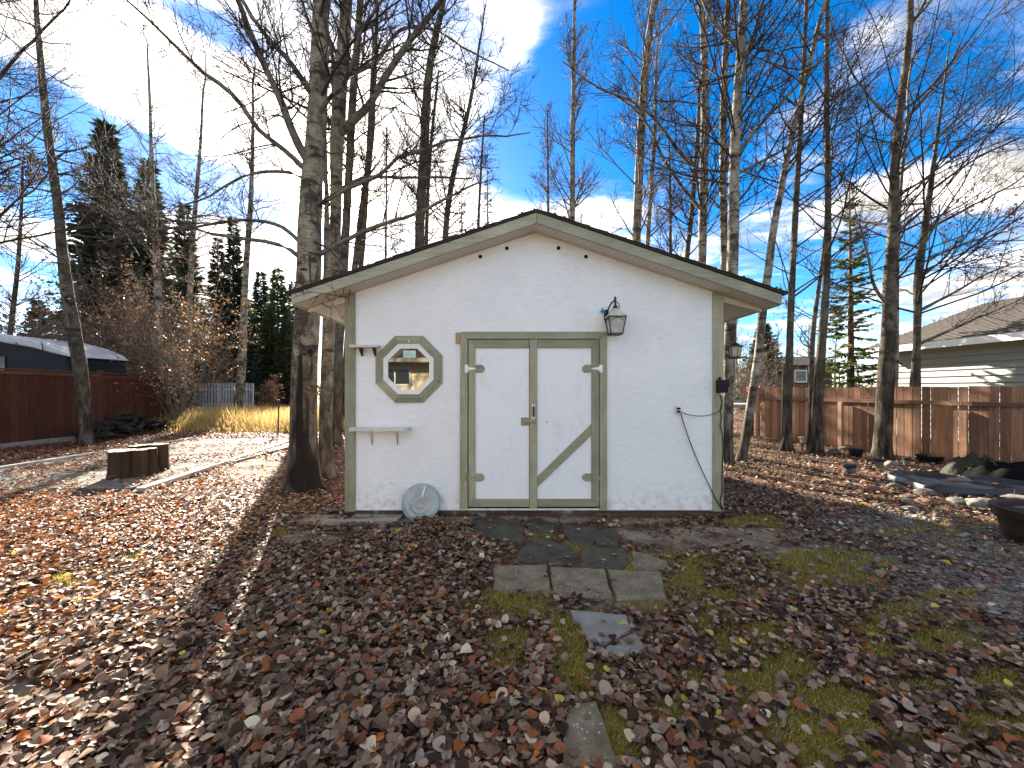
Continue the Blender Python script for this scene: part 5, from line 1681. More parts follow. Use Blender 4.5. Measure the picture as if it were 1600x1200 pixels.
# --- spruces
def spruce_mesh(rng, H, R, nl, per, col, droop=0.35, sparse=1.0, hb=0.06, size=1.0, gap=0.0):
    """needled boughs as many small sprays: verts, tris, colours"""
    zs = np.linspace(hb, 0.985, nl) + rng.normal(0, 0.006, nl)
    st, dr, ln = [], [], []
    for z0_ in zs:
        n = max(3, int(per * (0.5 + 0.6 * (1 - z0_)) * rng.uniform(0.7, 1.2)))
        az = rng.uniform(0, 2 * np.pi, n)
        for a in az:
            if rng.uniform() < gap:
                continue
            z = float(np.clip(z0_ + rng.normal(0, 0.022), 0.02, 0.99))
            L = R * (1 - z) ** 0.85 * rng.uniform(0.55, 1.12) + 0.05 * R
            st.append((0, 0, z * H))
            el = -droop + (z ** 2) * 1.0 + rng.normal(0, 0.12)
            dr.append((math.cos(a), math.sin(a), el))
            ln.append(L)
    st, dr, ln = np.array(st), np.array(dr), np.array(ln)
    b, r = grow(rng, st, dr, ln, np.full(len(ln), 0.012 * H / 10), 6, 0.05, 0.05)
    bt = tubes_np(b[:, ::2], r[:, ::2], 3)
    # sprays along each bough
    ns = np.maximum((ln / R * 34 * sparse).astype(int), 4)
    idx = np.repeat(np.arange(len(ln)), ns)
    t = rng.uniform(0.12, 1.0, len(idx)) * 4.999
    i = t.astype(int)
    fr = (t - i)[:, None]
    c = b[idx, i] * (1 - fr) + b[idx, i + 1] * fr
    tan = unit(b[idx, i + 1] - b[idx, i])
    side = unit(np.cross(tan, np.array([0, 0, 1.0]))) * rng.choice([-1, 1], len(idx))[:, None]
    d = unit(tan * rng.uniform(0.3, 1.0, (len(idx), 1)) + side * rng.uniform(0.2, 1.0, (len(idx), 1)) + np.array([0, 0, -1.0]) * rng.uniform(0, 0.5, (len(idx), 1)))
    L = (R * 0.19 * size * rng.uniform(0.5, 1.2, len(idx)) * (1.15 - 0.5 * t / 5))[:, None]
    wv = unit(np.cross(d, rng.normal(0, 1, (len(idx), 3)))) * L * 0.17
    v = np.stack([c - wv, c + d * L * 0.55 + wv * 1.0, c + d * L, c + d * L * 0.5 - wv * 1.2], 1).reshape(-1, 3)
    f = np.arange(len(v)).reshape(-1, 4)
    base = np.array(col)
    cc = base * rng.uniform(0.6, 1.35, (len(idx), 1)) + rng.normal(0, 0.004, (len(idx), 3))
    return bt, (v, f, np.clip(cc, 0.004, 1))


def spruce(label, px, pt, Y, half_px, seed, col=(0.030, 0.045, 0.022), nl=46, per=8, py0=None, group='spruces behind the yard', droop=0.35, sparse=1.0, hb=0.06, size=1.0, gap=0.0, lean=0.0, dn=1.8, name='spruce_tree', trunkmat='bark_dark'):
    rng = np.random.default_rng(seed)
    X = (px - HX) / F * Y
    H = CH + (HY - pt) / F * Y
    R = half_px / F * Y * 1.12 * math.cos(math.atan((px - HX) / F))
    root = thing(name, (X, Y, 0), label, 'tree', group)
    z = np.linspace(-0.1, H * 0.99, 24)
    tp = np.stack([np.sin(z * 0.4 + seed) * 0.03, np.zeros_like(z), z], -1)
    tr_ = np.linspace(0.016 * H, 0.01, 24)
    link('trunk', stem_mesh('trunk', tp, tr_, 8, M[trunkmat], (0, 0, 0), rng, 0.04), root)
    bt, (v, f, cc) = spruce_mesh(rng, H, R, int(nl * 1.45), per * dn, np.array(col) * 1.35, droop, sparse, hb, size * 1.2, gap)
    link('bough', np_mesh('bough', *bt, M['twig']), root)['kind'] = 'stuff'
    link('crown', np_mesh('crown', v, f, M['foliage'], cols=cc), root)
    return root


spruce('tall dark spruce, highest behind the brown fence', 165, 196, 22, 102, 51, nl=62, per=10)
spruce('dark spruce between the tallest spruce and the slim birch', 232, 250, 24, 76, 52, nl=54, per=9)
spruce('shorter broad spruce behind the thin birch', 288, 320, 30, 58, 53, nl=48, per=9, col=(0.034, 0.05, 0.026))
spruce('narrow dark spruce right behind the white pickets, tallest of that pair', 365, 342, 31, 42, 54, nl=48, per=9, col=(0.018, 0.032, 0.022))
spruce('narrow dark spruce left of the taller one behind the white pickets', 340, 372, 30, 42, 55, nl=44, per=9, col=(0.018, 0.030, 0.020))
spruce('small spruce just beyond the end of the white picket fence', 408, 428, 38, 44, 56, nl=40, per=8, col=(0.03, 0.05, 0.025))
spruce('light green spruce nearest the old poplar', 434, 420, 36, 44, 57, nl=44, per=8, col=(0.055, 0.080, 0.030))
spruce('pale green spruce half hidden by the old poplar', 458, 440, 40, 34, 58, nl=40, per=8, col=(0.05, 0.07, 0.03))
spruce('dark low spruce filling the gap left of the light green spruce', 392, 470, 42, 34, 64, nl=40, per=8, col=(0.024, 0.036, 0.02))
spruce('olive low spruce between the light green spruce and the small spruce', 421, 478, 34, 30, 65, nl=40, per=8, col=(0.04, 0.05, 0.02))
spruce('dim low spruce close against the old poplar trunk', 447, 490, 33, 30, 66, nl=40, per=8, col=(0.035, 0.045, 0.02))
spruce('sparse spruce tip showing above the left roof slope', 762, 248, 34, 24, 59, nl=44, per=6, gap=0.35, dn=1.0, col=(0.03, 0.042, 0.022))
spruce('lower sparse spruce left of the one above the roof slope', 722, 285, 36, 24, 60, nl=40, per=6, gap=0.3, dn=1.0, col=(0.03, 0.042, 0.022))
spruce('dark spruce at the fence left of the leaning birch', 60, 470, 26, 60, 61, nl=36, per=8, col=(0.032, 0.043, 0.022))
spruce('round green spruce seen past the leaning pale trunk', 1193, 508, 30, 48, 62, nl=44, per=10, col=(0.035, 0.065, 0.035), hb=0.02)
spruce('airy drooping spruce with sunlit yellow green boughs behind the cedar fence', 1328, 285, 13.6, 84, 63, nl=30, per=6, col=(0.075, 0.095, 0.028), gap=0.25, dn=1.25, droop=0.28, sparse=2.4, hb=0.20, size=0.55, trunkmat='bark_brown')

# --- leafy shrubs on the left
def shrub(label, px, py0, Y, wpx, hpx, seed, nstem, nleaf, cols, lsize=0.05, name='shrub', group='leafy shrubs behind the brown fence', twigmat='twig_pale'):
    rng = np.random.default_rng(seed)
    X = (px - HX) / F * Y
    wd, hh = wpx / F * Y, hpx / F * Y
    root = thing(name, (X, Y, 0), label, 'shrub', group)
    st = np.stack([rng.normal(0, wd * 0.12, nstem), rng.normal(0, wd * 0.12, nstem), np.zeros(nstem)], -1)
    d = np.stack([rng.normal(0, 0.30 * wd / hh + 0.12, nstem), rng.normal(0, 0.25, nstem), np.ones(nstem)], -1)
    ln = hh * rng.uniform(0.65, 1.1, nstem)
    b1, q1 = grow(rng, st, d, ln, rng.uniform(0.012, 0.028, nstem), 10, 0.06, 0.03)
    ch = [tubes_np(b1, q1, 5)]
    s2, d2, l2, r2 = sprout(rng, b1, q1, ln, 12, 0.18, (25, 60), (0.2, 0.45), 0.6, 0.006)
    b2, q2 = grow(rng, s2, d2, l2, r2, 6, 0.12, 0.02)
    ch.append(tubes_np(b2, q2, 3))
    s3, d3, l3, r3 = sprout(rng, b2, q2, l2, 5, 0.2, (30, 65), (0.3, 0.6), 0.7, 0.005)
    b3, q3 = grow(rng, s3, d3, l3, r3, 4, 0.15, 0.0)
    ch.append(tubes_np(b3, q3, 3))
    v, f = join_np(ch)
    link('stem', np_mesh('stem', v, f, M[twigmat]), root)
    vs, fs, cc = dry_leaves(rng, ch[1:], int(nleaf * 1.7), lsize * 1.15, np.array(cols) * 1.1)
    link('foliage', np_mesh('foliage', vs, fs, M['leaf'], cols=cc), root)['kind'] = 'stuff'
    return root


ORN = [(0.42, 0.20, 0.07), (0.34, 0.17, 0.08), (0.22, 0.11, 0.06), (0.16, 0.10, 0.06), (0.40, 0.27, 0.12)]
RUS = [(0.20, 0.105, 0.065), (0.15, 0.08, 0.05), (0.26, 0.13, 0.07), (0.12, 0.08, 0.05)]
PNK = [(0.34, 0.16, 0.12), (0.42, 0.22, 0.15), (0.22, 0.10, 0.08)]
shrub('rusty leaved bush behind the fence, left of the orange one', 175, 620, 19.5, 110, 235, 71, 26, 3400, RUS)
shrub('brown leaved bush behind the leaning birch', 95, 620, 15.5, 120, 200, 72, 22, 2600, RUS)
shrub('bright orange leaved bush by the end of the short fence panel', 226, 620, 18.6, 62, 215, 73, 26, 2300, ORN)
shrub('many stemmed thin bush with orange leaves beside the fence end post', 278, 668, 15.8, 26, 260, 74, 22, 1500, ORN)
shrub('pink leaved sapling before the white picket fence', 345, 640, 27, 60, 130, 75, 12, 420, PNK, 0.06)
shrub('low russet bush at the end of the white picket fence', 420, 640, 25, 40, 60, 76, 16, 600, ORN, 0.06)
shrub('bare reddish bush above the far end of the cedar fence', 1206, 640, 16, 40, 130, 77, 18, 220, PNK, 0.03)
shrub('low bare bush in the gap between the shed and the fence', 1165, 640, 24, 60, 90, 78, 14, 260, ORN, 0.04)
shrub('bare bush behind the round spruce beyond the shed', 1150, 630, 34, 60, 120, 79, 18, 300, RUS, 0.04)

# --- bare trees far away, closing the horizon
rngf = np.random.default_rng(90)
far_defs = []
FAR_LABEL = ['far bare tree out beyond the left end of the brown fence', 'far bare tree over the covered trailer, close to the photo edge', 'far bare tree over the rounded end of the covered trailer',
             'far bare tree seen just past the right corner board of the shed', 'far bare tree directly behind the hanging lantern', 'far bare tree seen between the pale corner aspen and the leaning trunk',
             'far bare tree over the red capped gate post', 'far bare tree over the distant brown roof', 'far bare tree behind the airy drooping spruce',
             'far bare tree above the low end of the garage roof', 'far bare tree above the middle of the garage roof slope', 'far bare tree near the garage ridge, left one of two', 'far bare tree near the garage ridge, at the photo edge', 'far bare tree behind the garage beyond the photo edge',
             'far bare tree behind the small spruce by the picket end', 'far bare tree behind the dim spruce at the old poplar', 'far bare tree over the right end of the white pickets', 'far bare tree over the left end of the white pickets']
for i, (px, Y, Hh) in enumerate([(-40, 40, 11), (20, 46, 13), (62, 42, 12), (1136, 48, 9), (1152, 52, 11), (1172, 47, 8), (1214, 50, 10), (1262, 45, 9), (1306, 50, 10), (1468, 40, 9), (1520, 44, 11), (1556, 38, 10), (1590, 45, 11), (1640, 40, 12), (420, 52, 12), (450, 48, 11), (395, 55, 13), (320, 50, 13)]):
    far_defs.append((px, Y, Hh))


def far_tree_mesh(seed):
    rng = np.random.default_rng(seed)
    H = 10.0
    z = np.linspace(0, H, 14)
    tp = np.stack([np.sin(z * 0.5 + seed) * 0.12, np.cos(z * 0.4 + seed) * 0.1, z], -1)
    tr_ = np.linspace(0.14, 0.015, 14)
    me_t = stem_mesh('trunk', tp, tr_, 7, M['bark'], (0, 0, 0), rng, 0.03)
    ch = crown_mesh(rng, [(tp, tr_, 34, 0.2, 2.3)], 1.0, None, 2.3, 0.06, 0.013, lev3=3, elev=(25, 65))
    v, f = join_np(ch)
    v[:, 2] = np.maximum(v[:, 2], 0.1)
    return me_t, np_mesh('crown', v, f, M['twig_pale'])


fm = [far_tree_mesh(s) for s in (201, 202, 203)]
for i, (px, Y, Hh) in enumerate(far_defs):
    X = (px - HX) / F * Y
    t = thing('far_tree', (X, Y, 0), FAR_LABEL[i], 'tree', 'small bare trees far behind the fences')
    t.scale = (Hh / 10,) * 3
    t.rotation_euler = (0, 0, 1.3 * i)
    link('trunk', fm[i % 3][0], t)
    link('crown', fm[i % 3][1], t)

# a far wood that reads as one mass
rng = np.random.default_rng(95)
n = 110
px = np.concatenate([rng.uniform(-200, 520, 70), rng.uniform(1080, 1800, 40)])
Yf = rng.uniform(62, 100, n)
Xf = (px - HX) / F * Yf
ch, lv, lf, lc, off = [], [], [], [], 0
Hh = rng.uniform(5, 10, n) * np.where(px < 520, 1.0, 0.75)
st = np.stack([Xf, Yf, np.zeros(n)], -1)
b1, q1 = grow(rng, st, np.tile([0, 0, 1.0], (n, 1)), Hh, np.full(n, 0.16), 8, 0.04, 0.1)
ch.append(tubes_np(b1, q1, 5))
s2, d2, l2, r2 = sprout(rng, b1, q1, Hh, 14, 0.12, (30, 70), (0.18, 0.36), 0.5, 0.03)
b2, q2 = grow(rng, s2, d2, l2, r2, 5, 0.1, 0.08)
ch.append(tubes_np(b2, q2, 3))
s3, d3, l3, r3 = sprout(rng, b2, q2, l2, 4, 0.2, (30, 65), (0.4, 0.7), 0.7, 0.022)
b3, q3 = grow(rng, s3, d3, l3, r3, 3, 0.12, 0.05)
ch.append(tubes_np(b3, q3, 3))
v, f = join_np(ch)
o = link('far_woods', np_mesh('far_woods', v, f, M['twig']))
tag(o, 'hazy belt of bare woods along the horizon', 'woods', kind='stuff')
# undergrowth under it
n = 9000
px = np.concatenate([rng.uniform(-600, 540, 6000), rng.uniform(1080, 2200, 3000)])
Yf = rng.uniform(55, 95, n)
c = np.stack([(px - HX) / F * Yf, Yf, rng.uniform(0, 1, n) ** 1.6 * 3.6], -1)
u = unit(rng.normal(0, 1, (n, 3)) + np.array([0, 0, 0.6]))
t = unit(np.cross(u, rng.normal(0, 1, (n, 3))))
s = rng.uniform(0.25, 0.6, n)[:, None]
vs = np.stack([c, c + u * s + t * s * 0.4, c + u * s * 2, c + u * s - t * s * 0.4], 1).reshape(-1, 3)
cc = np.array([(0.07, 0.055, 0.035), (0.05, 0.05, 0.028), (0.10, 0.065, 0.04), (0.03, 0.04, 0.022)])[rng.integers(0, 4, n)] * rng.uniform(0.7, 1.3, (n, 1))
o = link('undergrowth', np_mesh('undergrowth', vs, np.arange(4 * n).reshape(-1, 4), M['foliage'], cols=cc))
tag(o, 'brown undergrowth at the foot of the far woods', 'undergrowth', kind='stuff')

# ------------------------------------------------------------------ left fences
rf_ = random.Random(31)


def board_fence(root, x, y0, y1, z0, z1, bw, mat, face=-0.012, gap=0.004, jit=0.01, th=0.02, mat2=None):
    y = y0
    while y < y1 - 0.03:
        b = min(bw * rf_.uniform(0.94, 1.06), y1 - y)
        dx = rf_.uniform(-0.004, 0.004)
        MB().box(x + dx, x + dx + th, y + gap / 2, y + b - gap / 2, z0 + rf_.uniform(-jit, jit), z1 + rf_.uniform(-jit, jit)).build('board', mat, root)
        y += b


fl = thing('board_fence', (-13.5, 10, 0), 'long dark red brown board fence with capped rail on the left', 'fence', 'red brown board fences')
board_fence(fl, -13.5, 8.3, 12.6, 0.16, 2.1, 0.205, M['fence_red'], jit=0.002)
MB().box(-13.53, -13.40, 8.2, 12.65, 2.12, 2.16).build('cap_rail', M['fence_red_x'], fl, bevel=0.004)
MB().box(-13.475, -13.44, 8.2, 12.6, 2.0, 2.10).build('rail', M['fence_red_x'], fl, bevel=0.003)
MB().box(-13.475, -13.43, 8.6, 12.6, 0.02, 0.16).build('skirting_board', M['grey_timber'], fl, bevel=0.004)
for yy in (8.35, 12.62):
    MB().box(-13.56, -13.45, yy, yy + 0.09, -0.05, 2.15).build('post', M['fence_red'], fl, bevel=0.004)
fs_ = thing('board_fence', (-14.4, 15, 0), 'short red brown fence panel with a framed top behind the woodpile', 'fence', 'red brown board fences')
board_fence(fs_, -14.4, 13.55, 16.2, 0.1, 2.1, 0.15, M['fence_red'], gap=0.006, jit=0.003)
for yy in (13.38, 16.22):
    MB().box(-14.44, -14.30, yy, yy + 0.14, -0.05, 2.27).build('post', M['fence_red'], fs_, bevel=0.005)
MB().box(-14.46, -14.28, 13.53, 16.21, 2.14, 2.19).build('cap_rail', M['fence_red_x'], fs_, bevel=0.004)
MB().box(-14.375, -14.34, 13.53, 16.21, 1.98, 2.08).build('rail', M['fence_red_x'], fs_, bevel=0.003)
MB().box(-14.375, -14.33, 13.53, 13.62, 0.1, 1.97).build('frame_board', M['fence_red'], fs_, bevel=0.003)
MB().box(-14.375, -14.33, 15.9, 16.0, 0.1, 1.97).build('frame_board', M['fence_red'], fs_, bevel=0.003)

# woodpile in front of the short panel
wp = thing('woodpile', (-13.3, 13.4, 0), 'low heap of dark old firewood in front of the short brown fence panel', 'woodpile')
rw = random.Random(8)
for i in range(120):
    t = rw.random()
    cy_ = 11.9 + t * 3.2
    cx_ = -13.2 - t * 0.55 + rw.gauss(0, 0.28)
    lim = 0.78 * math.exp(-((t - 0.5) / 0.42) ** 2) * max(0, 1 - abs(cx_ + 13.2 + t * 0.55) / 0.75)
    cz = 0.07 + lim * math.sqrt(rw.random())
    a = rw.uniform(0, math.pi)
    L = rw.uniform(0.16, 0.3)
    d = Vector((math.cos(a), math.sin(a), rw.uniform(-0.3, 0.3))) * L
    c = Vector((cx_, cy_, cz))
    r = rw.uniform(0.045, 0.085)
    MB().tube([c - d, c - d * 0.5, c + d * 0.5, c + d], [r * rw.uniform(.85, 1.1) for _ in range(4)], 7).build('log', M['logwood'], wp)

# covered trailer behind the long fence
tr = thing('covered_trailer', (-19.2, 14.6, 0), 'navy bodied trailer with a silver white rounded cover behind the brown fence', 'trailer')
prof = [(-23.5, 0.55), (-16.2, 0.55), (-15.75, 0.9), (-15.6, 1.9), (-15.72, 2.74), (-16.2, 2.95), (-17.2, 3.2), (-18.3, 3.34), (-23.5, 3.4)]
MB().prism([(x, 13.6, z) for x, z in prof], (0, 2.1, 0)).build('trailer_body', M['navy'], tr, bevel=0.08)
cov = [(-15.62, 2.74), (-15.9, 2.96), (-16.5, 3.22), (-17.4, 3.46), (-18.3, 3.58), (-20.5, 3.64), (-23.5, 3.64), (-23.5, 3.36), (-18.2, 3.28), (-16.9, 3.06), (-16.1, 2.84)]
MB().prism([(x, 13.52, z) for x, z in cov], (0, 2.26, 0)).build('cover', M['silver'], tr, bevel=0.06, smooth=False)
for px_ in (-16.45, -17.35, -18.2):
    MB().beam((px_, 13.49, 2.95), (px_ - 0.05, 13.49, 3.25), 0.02, 0.02).build('strap', M['black'], tr)
MB().box(-19.5, -17.9, 13.575, 13.598, 2.1, 2.75).build('side_window', M['housepane'], tr)
MB().box(-17.7, -16.2, 13.57, 13.598, 1.98, 2.06).build('side_stripe', M['silver'], tr)
for x_ in (-17.9, -19.0):
    w_ = MB().tube([(x_, 13.55, 0.36), (x_, 13.8, 0.36)], 0.36, 20).build('wheel', M['rubber'], tr, bevel=0.02)
    MB().tube([(x_, 13.53, 0.36), (x_, 13.549, 0.36)], 0.2, 14).build('rim', M['galv'], w_)

# white picket fence far behind the golden grass
pf = thing('picket_fence', (-20, 26, 0), 'pale grey white picket fence beyond the golden grass', 'fence')
xa, xb, yp = (284 - HX) / F * 26, (393 - HX) / F * 26, 26
x = xa
rp = random.Random(3)
while x < xb:
    h = 2.0 + rp.uniform(-0.02, 0.02)
    MB().prism([(x, yp, 0.25), (x + 0.125, yp, 0.25), (x + 0.125, yp, h - 0.02), (x + 0.0625, yp, h + 0.03), (x, yp, h - 0.02)], (0, 0.02, 0)).build('picket', M['picket'], pf)
    x += 0.196
for zz in (0.55, 1.55):
    MB().box(xa - 0.1, xb + 0.05, yp + 0.021, yp + 0.06, zz, zz + 0.09).build('rail', M['picket'], pf)
for xx in (xa, (xa + xb) / 2, xb):
    MB().box(xx - 0.05, xx + 0.05, yp + 0.061, yp + 0.16, 0, 1.95).build('post', M['picket'], pf)

# metal stake in the field edge
p = G(434, 680)
t = thing('metal_stake', p, 'thin dark metal stake standing at the edge of the golden grass', 'stake')
MB().beam(p + Vector((0, 0, -0.05)), p + Vector((0.04, 0, 1.2)), 0.035, 0.03, (0, 1, 0)).build('stake_shaft', M['iron'], t)
MB().box(p.x - 0.01, p.x + 0.09, p.y - 0.02, p.y + 0.02, 1.19, 1.23).build('stake_cap', M['iron'], t)

# cut stumps on the patio
def stump(px, py, Y, r, h, seed, label):
    rng = np.random.default_rng(seed)
    c = Vector(((px - HX) / F * Y, Y, 0.04))
    t = thing('log_stump', c, label, 'stump', 'cut log stumps on the patio')
    k, rows = 26, 7
    a = np.arange(k) * 2 * np.pi / k
    ph = rng.uniform(0, 6.28, 4)
    rad = r * (1 + 0.06 * np.sin(2 * a + ph[0]) + 0.05 * np.sin(3 * a + ph[1]) + 0.035 * np.sin(7 * a + ph[2]) + 0.03 * np.sin(11 * a + ph[3]))
    vs, fs = [], []
    for i in range(rows):
        z = h * i / (rows - 1)
        f = 1 + 0.025 * math.sin(3 * i + ph[0]) + (0.10 if i == 0 else 0.03 if i == 1 else 0)
        for j in range(k):
            rr = rad[j] * f + rng.normal(0, 0.003)
            vs.append((c.x + rr * math.cos(a[j]), c.y + rr * math.sin(a[j]), c.z + z))
    for i in range(rows - 1):
        for j in range(k):
            fs.append((i * k + j, i * k + (j + 1) % k, (i + 1) * k + (j + 1) % k, (i + 1) * k + j))
    MB().add(vs, fs).build('stump_side', M['stump_bark'], t, smooth=True)
    top = [Vector((c.x + rad[j] * 0.985 * math.cos(a[j]), c.y + rad[j] * 0.985 * math.sin(a[j]), c.z + h + rng.normal(0, 0.003))) for j in range(k)]
    vs = top + [Vector((c.x + (p_.x - c.x) * 0.5, c.y + (p_.y - c.y) * 0.5, c.z + h + 0.006 + rng.normal(0, 0.003))) for p_ in top] + [Vector((c.x, c.y, c.z + h + 0.004))]
    fs = [(j, (j + 1) % k, k + (j + 1) % k, k + j) for j in range(k)] + [(k + j, k + (j + 1) % k, 2 * k) for j in range(k)]
    MB().add(vs, fs).build('stump_top', M['stump_top'], t)


stump(191, 745, 6.85, 0.205, 0.47, 1, 'broad log stump at the near left end of the clustered stumps')
stump(217, 745, 6.92, 0.125, 0.47, 2, 'narrow log stump second in the cluster, between broad and slim ones')
stump(233, 742, 7.05, 0.105, 0.475, 3, 'slim log stump third in the cluster')
stump(249, 735, 7.42, 0.14, 0.50, 4, 'log stump at the far end of the cluster, near the long edging timber')
stump(216, 735, 7.32, 0.15, 0.49, 5, 'log stump at the back of the cluster, mostly hidden')

# ------------------------------------------------------------------ cedar fence on the right
cf = thing('cedar_fence', (9.2, 9.5, 0), 'weathered red brown cedar board fence with uneven gaps along the garage side', 'fence')
p0, p1 = Vector((8.25, 12.8, 0)), Vector((9.98, 5.6, 0))
fd = (p1 - p0).normalized()
fnrm = Vector((fd.y, -fd.x, 0))      # faces the yard
if fnrm.x > 0:
    fnrm = -fnrm
L = (p1 - p0).length
s = 0.05
rc = random.Random(12)
HF = 1.655
i = 0
while s < L:
    b = 0.138 * rc.uniform(0.95, 1.05)
    z1 = HF + rc.uniform(-0.012, 0.012)
    a_ = p0 + fd * s
    q = [a_ - fnrm * (0.0 + rc.uniform(0, 0.004)), a_ + fd * b - fnrm * rc.uniform(0, 0.004)]
    lean = rc.uniform(-0.006, 0.006)
    pts = [q[0] + Vector((0, 0, 0.03)), q[1] + Vector((0, 0, 0.03)), q[1] + fd * lean + Vector((0, 0, z1)), q[0] + fd * lean + Vector((0, 0, z1))]
    MB().prism(pts, -fnrm * 0.018).build('board', M['fence_cedar'], cf)
    s += b + rc.choice([0.004, 0.006, 0.012, 0.016, 0.022])
    i += 1
for zz, hh in ((1.30, 0.09),):
    for k in range(3):
        a_ = p0 + fd * (L * k / 3 + 0.005) + fnrm * 0.024
        b_ = p0 + fd * (L * (k + 1) / 3 - 0.005) + fnrm * 0.024
        MB().beam(a_ + Vector((0, 0, zz)), b_ + Vector((0, 0, zz)), 0.04, hh).build('rail', M['fence_rail'], cf, bevel=0.003)
for sp_, mt in ((0.02, M['fence_cedar']), (2.6, M['fence_pale']), (4.75, M['fence_cedar']), (6.6, M['fence_cedar'])):
    a_ = p0 + fd * sp_ + fnrm * 0.095
    MB().beam(a_ + Vector((0, 0, -0.1)), a_ + Vector((0, 0, 1.26 if sp_ > 1 else 1.62)), 0.09, 0.09, tuple(fd)).build('post', mt, cf, bevel=0.005)
gp = thing('gate_post', (8.05, 12.95, 0), 'dark red gate post with a bright red cap at the end of the cedar fence', 'post')
MB().box(8.0, 8.11, 12.9, 13.01, -0.1, 1.5).build('post_shaft', M['fence_red'], gp, bevel=0.005)
MB().box(7.96, 8.16, 12.86, 13.06, 1.50, 1.66).build('post_cap', M['red'], gp, bevel=0.012)
MB().lathe([(0.07, 0), (0.07, 0.02), (0.02, 0.05)], Matrix.Translation((8.06, 12.96, 1.66)), k=10).build('cap_knob', M['red'], gp)

# ------------------------------------------------------------------ grey garage beyond the cedar fence
ga = thing('garage', (15.5, 10, 0), 'grey green sided garage with white fascia and brown shingle roof beyond the fence', 'garage')
GX, GY0, GY1 = 13.6, 2.5, 13.75
zz = 0.0
rg = random.Random(2)
while zz < 2.95:
    h = 0.20
    MB().prism([(GX, GY0, zz), (GX - 0.045, GY0, zz), (GX - 0.004, GY0, zz + h), (GX, GY0, zz + h)], (0, GY1 - GY0 - 0.1, 0)).build('siding_plank', M['siding_grey'], ga)
    zz += h
MB().box(GX + 0.002, 21.5, GY0, GY1 - 0.05, 0, 2.98).build('wall', M['siding_grey'], ga)
MB().box(GX - 0.035, GX + 0.05, GY1 - 0.098, GY1 + 0.01, 0, 2.96).build('corner_trim', M['white'], ga)
ex, ez, rx_, rz_ = 13.05, 3.06, 17.6, 4.80
y0_, y1_ = 1.8, 14.35
rfm = MB().prism([(ex, y0_, ez), (rx_, y0_, rz_), (22.1, y0_, ez), (22.1, y0_, ez - 0.05), (rx_, y0_, rz_ - 0.07), (ex, y0_, ez - 0.05)], (0, y1_ - y0_, 0)).build('roof', M['shingle_brown'], ga)
nC = 26
for c in range(nC):
    ta, tb = c / nC, (c + 1) / nC
    xa_, xb_ = ex + (rx_ - ex) * ta - 0.02, ex + (rx_ - ex) * tb + 0.03
    za_, zb_ = ez + (rz_ - ez) * ta, ez + (rz_ - ez) * tb
    y = y0_ - 0.02
    xs = rg.uniform(0, 0.5)
    MB().prism([(xa_, y, za_ + 0.012), (xb_, y, zb_ + 0.004), (xb_, y, zb_ + 0.010), (xa_, y, za_ + 0.024)], (0, y1_ - y0_ + 0.04, 0)).build('shingle', M['shingle_brown'], rfm)
MB().box(ex - 0.03, ex - 0.005, y0_, y1_, ez - 0.19, ez + 0.012).build('fascia_board', M['white'], ga, bevel=0.003)
MB().box(ex - 0.002, GX + 0.0, y0_ + 0.03, y1_ - 0.03, ez - 0.15, ez - 0.13).build('soffit', M['white'], ga)
MB().prism([(ex - 0.03, y1_ + 0.003, ez - 0.17), (rx_, y1_ + 0.003, rz_ - 0.16), (rx_, y1_ + 0.003, rz_ - 0.005), (ex - 0.03, y1_ + 0.003, ez + 0.005)], (0, 0.025, 0)).build('fascia_board', M['white'], ga)

# far house roof between the trunks, car and bench in the gap
fh = thing('far_house', (25, 34, 0), 'distant dark house with a brown roof glimpsed between the trunks', 'house')
X0, X1, Yh = (1232 - HX) / F * 34, (1300 - HX) / F * 34, 34
MB().box(X0, X1, Yh, Yh + 3, 0, 3.7).build('wall', M['skid'], fh)
MB().prism([(X0 - 0.3, Yh - 0.6, 3.7), (X0 - 0.3, Yh + 1.6, 4.6), (X0 - 0.3, Yh + 3.6, 3.7)], (X1 - X0 + 0.6, 0, 0)).build('roof', M['shingle_brown'], fh)
for xx in (X0 + 0.5,):
    w_ = MB().box(xx, xx + 1.1, Yh - 0.06, Yh - 0.002, 2.2, 3.3).build('window', M['white'], fh)
    MB().box(xx + 0.1, xx + 1.0, Yh - 0.08, Yh - 0.062, 2.3, 3.2).build('pane', M['housepane'], w_)

cx0, cY = (1128 - HX) / F * 38, 38
car = thing('parked_car', (cx0 + 2.2, cY, 0), 'grey car parked far off in the gap between the shed and the cedar fence', 'car')
body = [(0, 0.35), (0.05, 0.75), (0.9, 0.92), (3.7, 0.95), (4.35, 0.85), (4.45, 0.4), (4.2, 0.28), (0.2, 0.28)]
MB().prism([(cx0 + x, cY, z) for x, z in body], (0, 1.75, 0)).build('body', M['carpaint'], car, bevel=0.06)
cab = [(0.95, 0.93), (1.75, 1.45), (3.0, 1.47), (3.75, 0.95)]
MB().prism([(cx0 + x, cY + 0.12, z) for x, z in cab], (0, 1.5, 0)).build('cabin', M['carpaint'], car, bevel=0.05)
for w4 in ([(1.15, 0.97), (1.82, 1.38), (2.3, 1.40), (2.3, 0.98)], [(2.38, 0.98), (2.38, 1.40), (2.95, 1.40), (3.5, 0.98)]):
    MB().prism([(cx0 + x, cY + 0.10, z) for x, z in w4], (0, 0.018, 0)).build('side_window', M['housepane'], car)
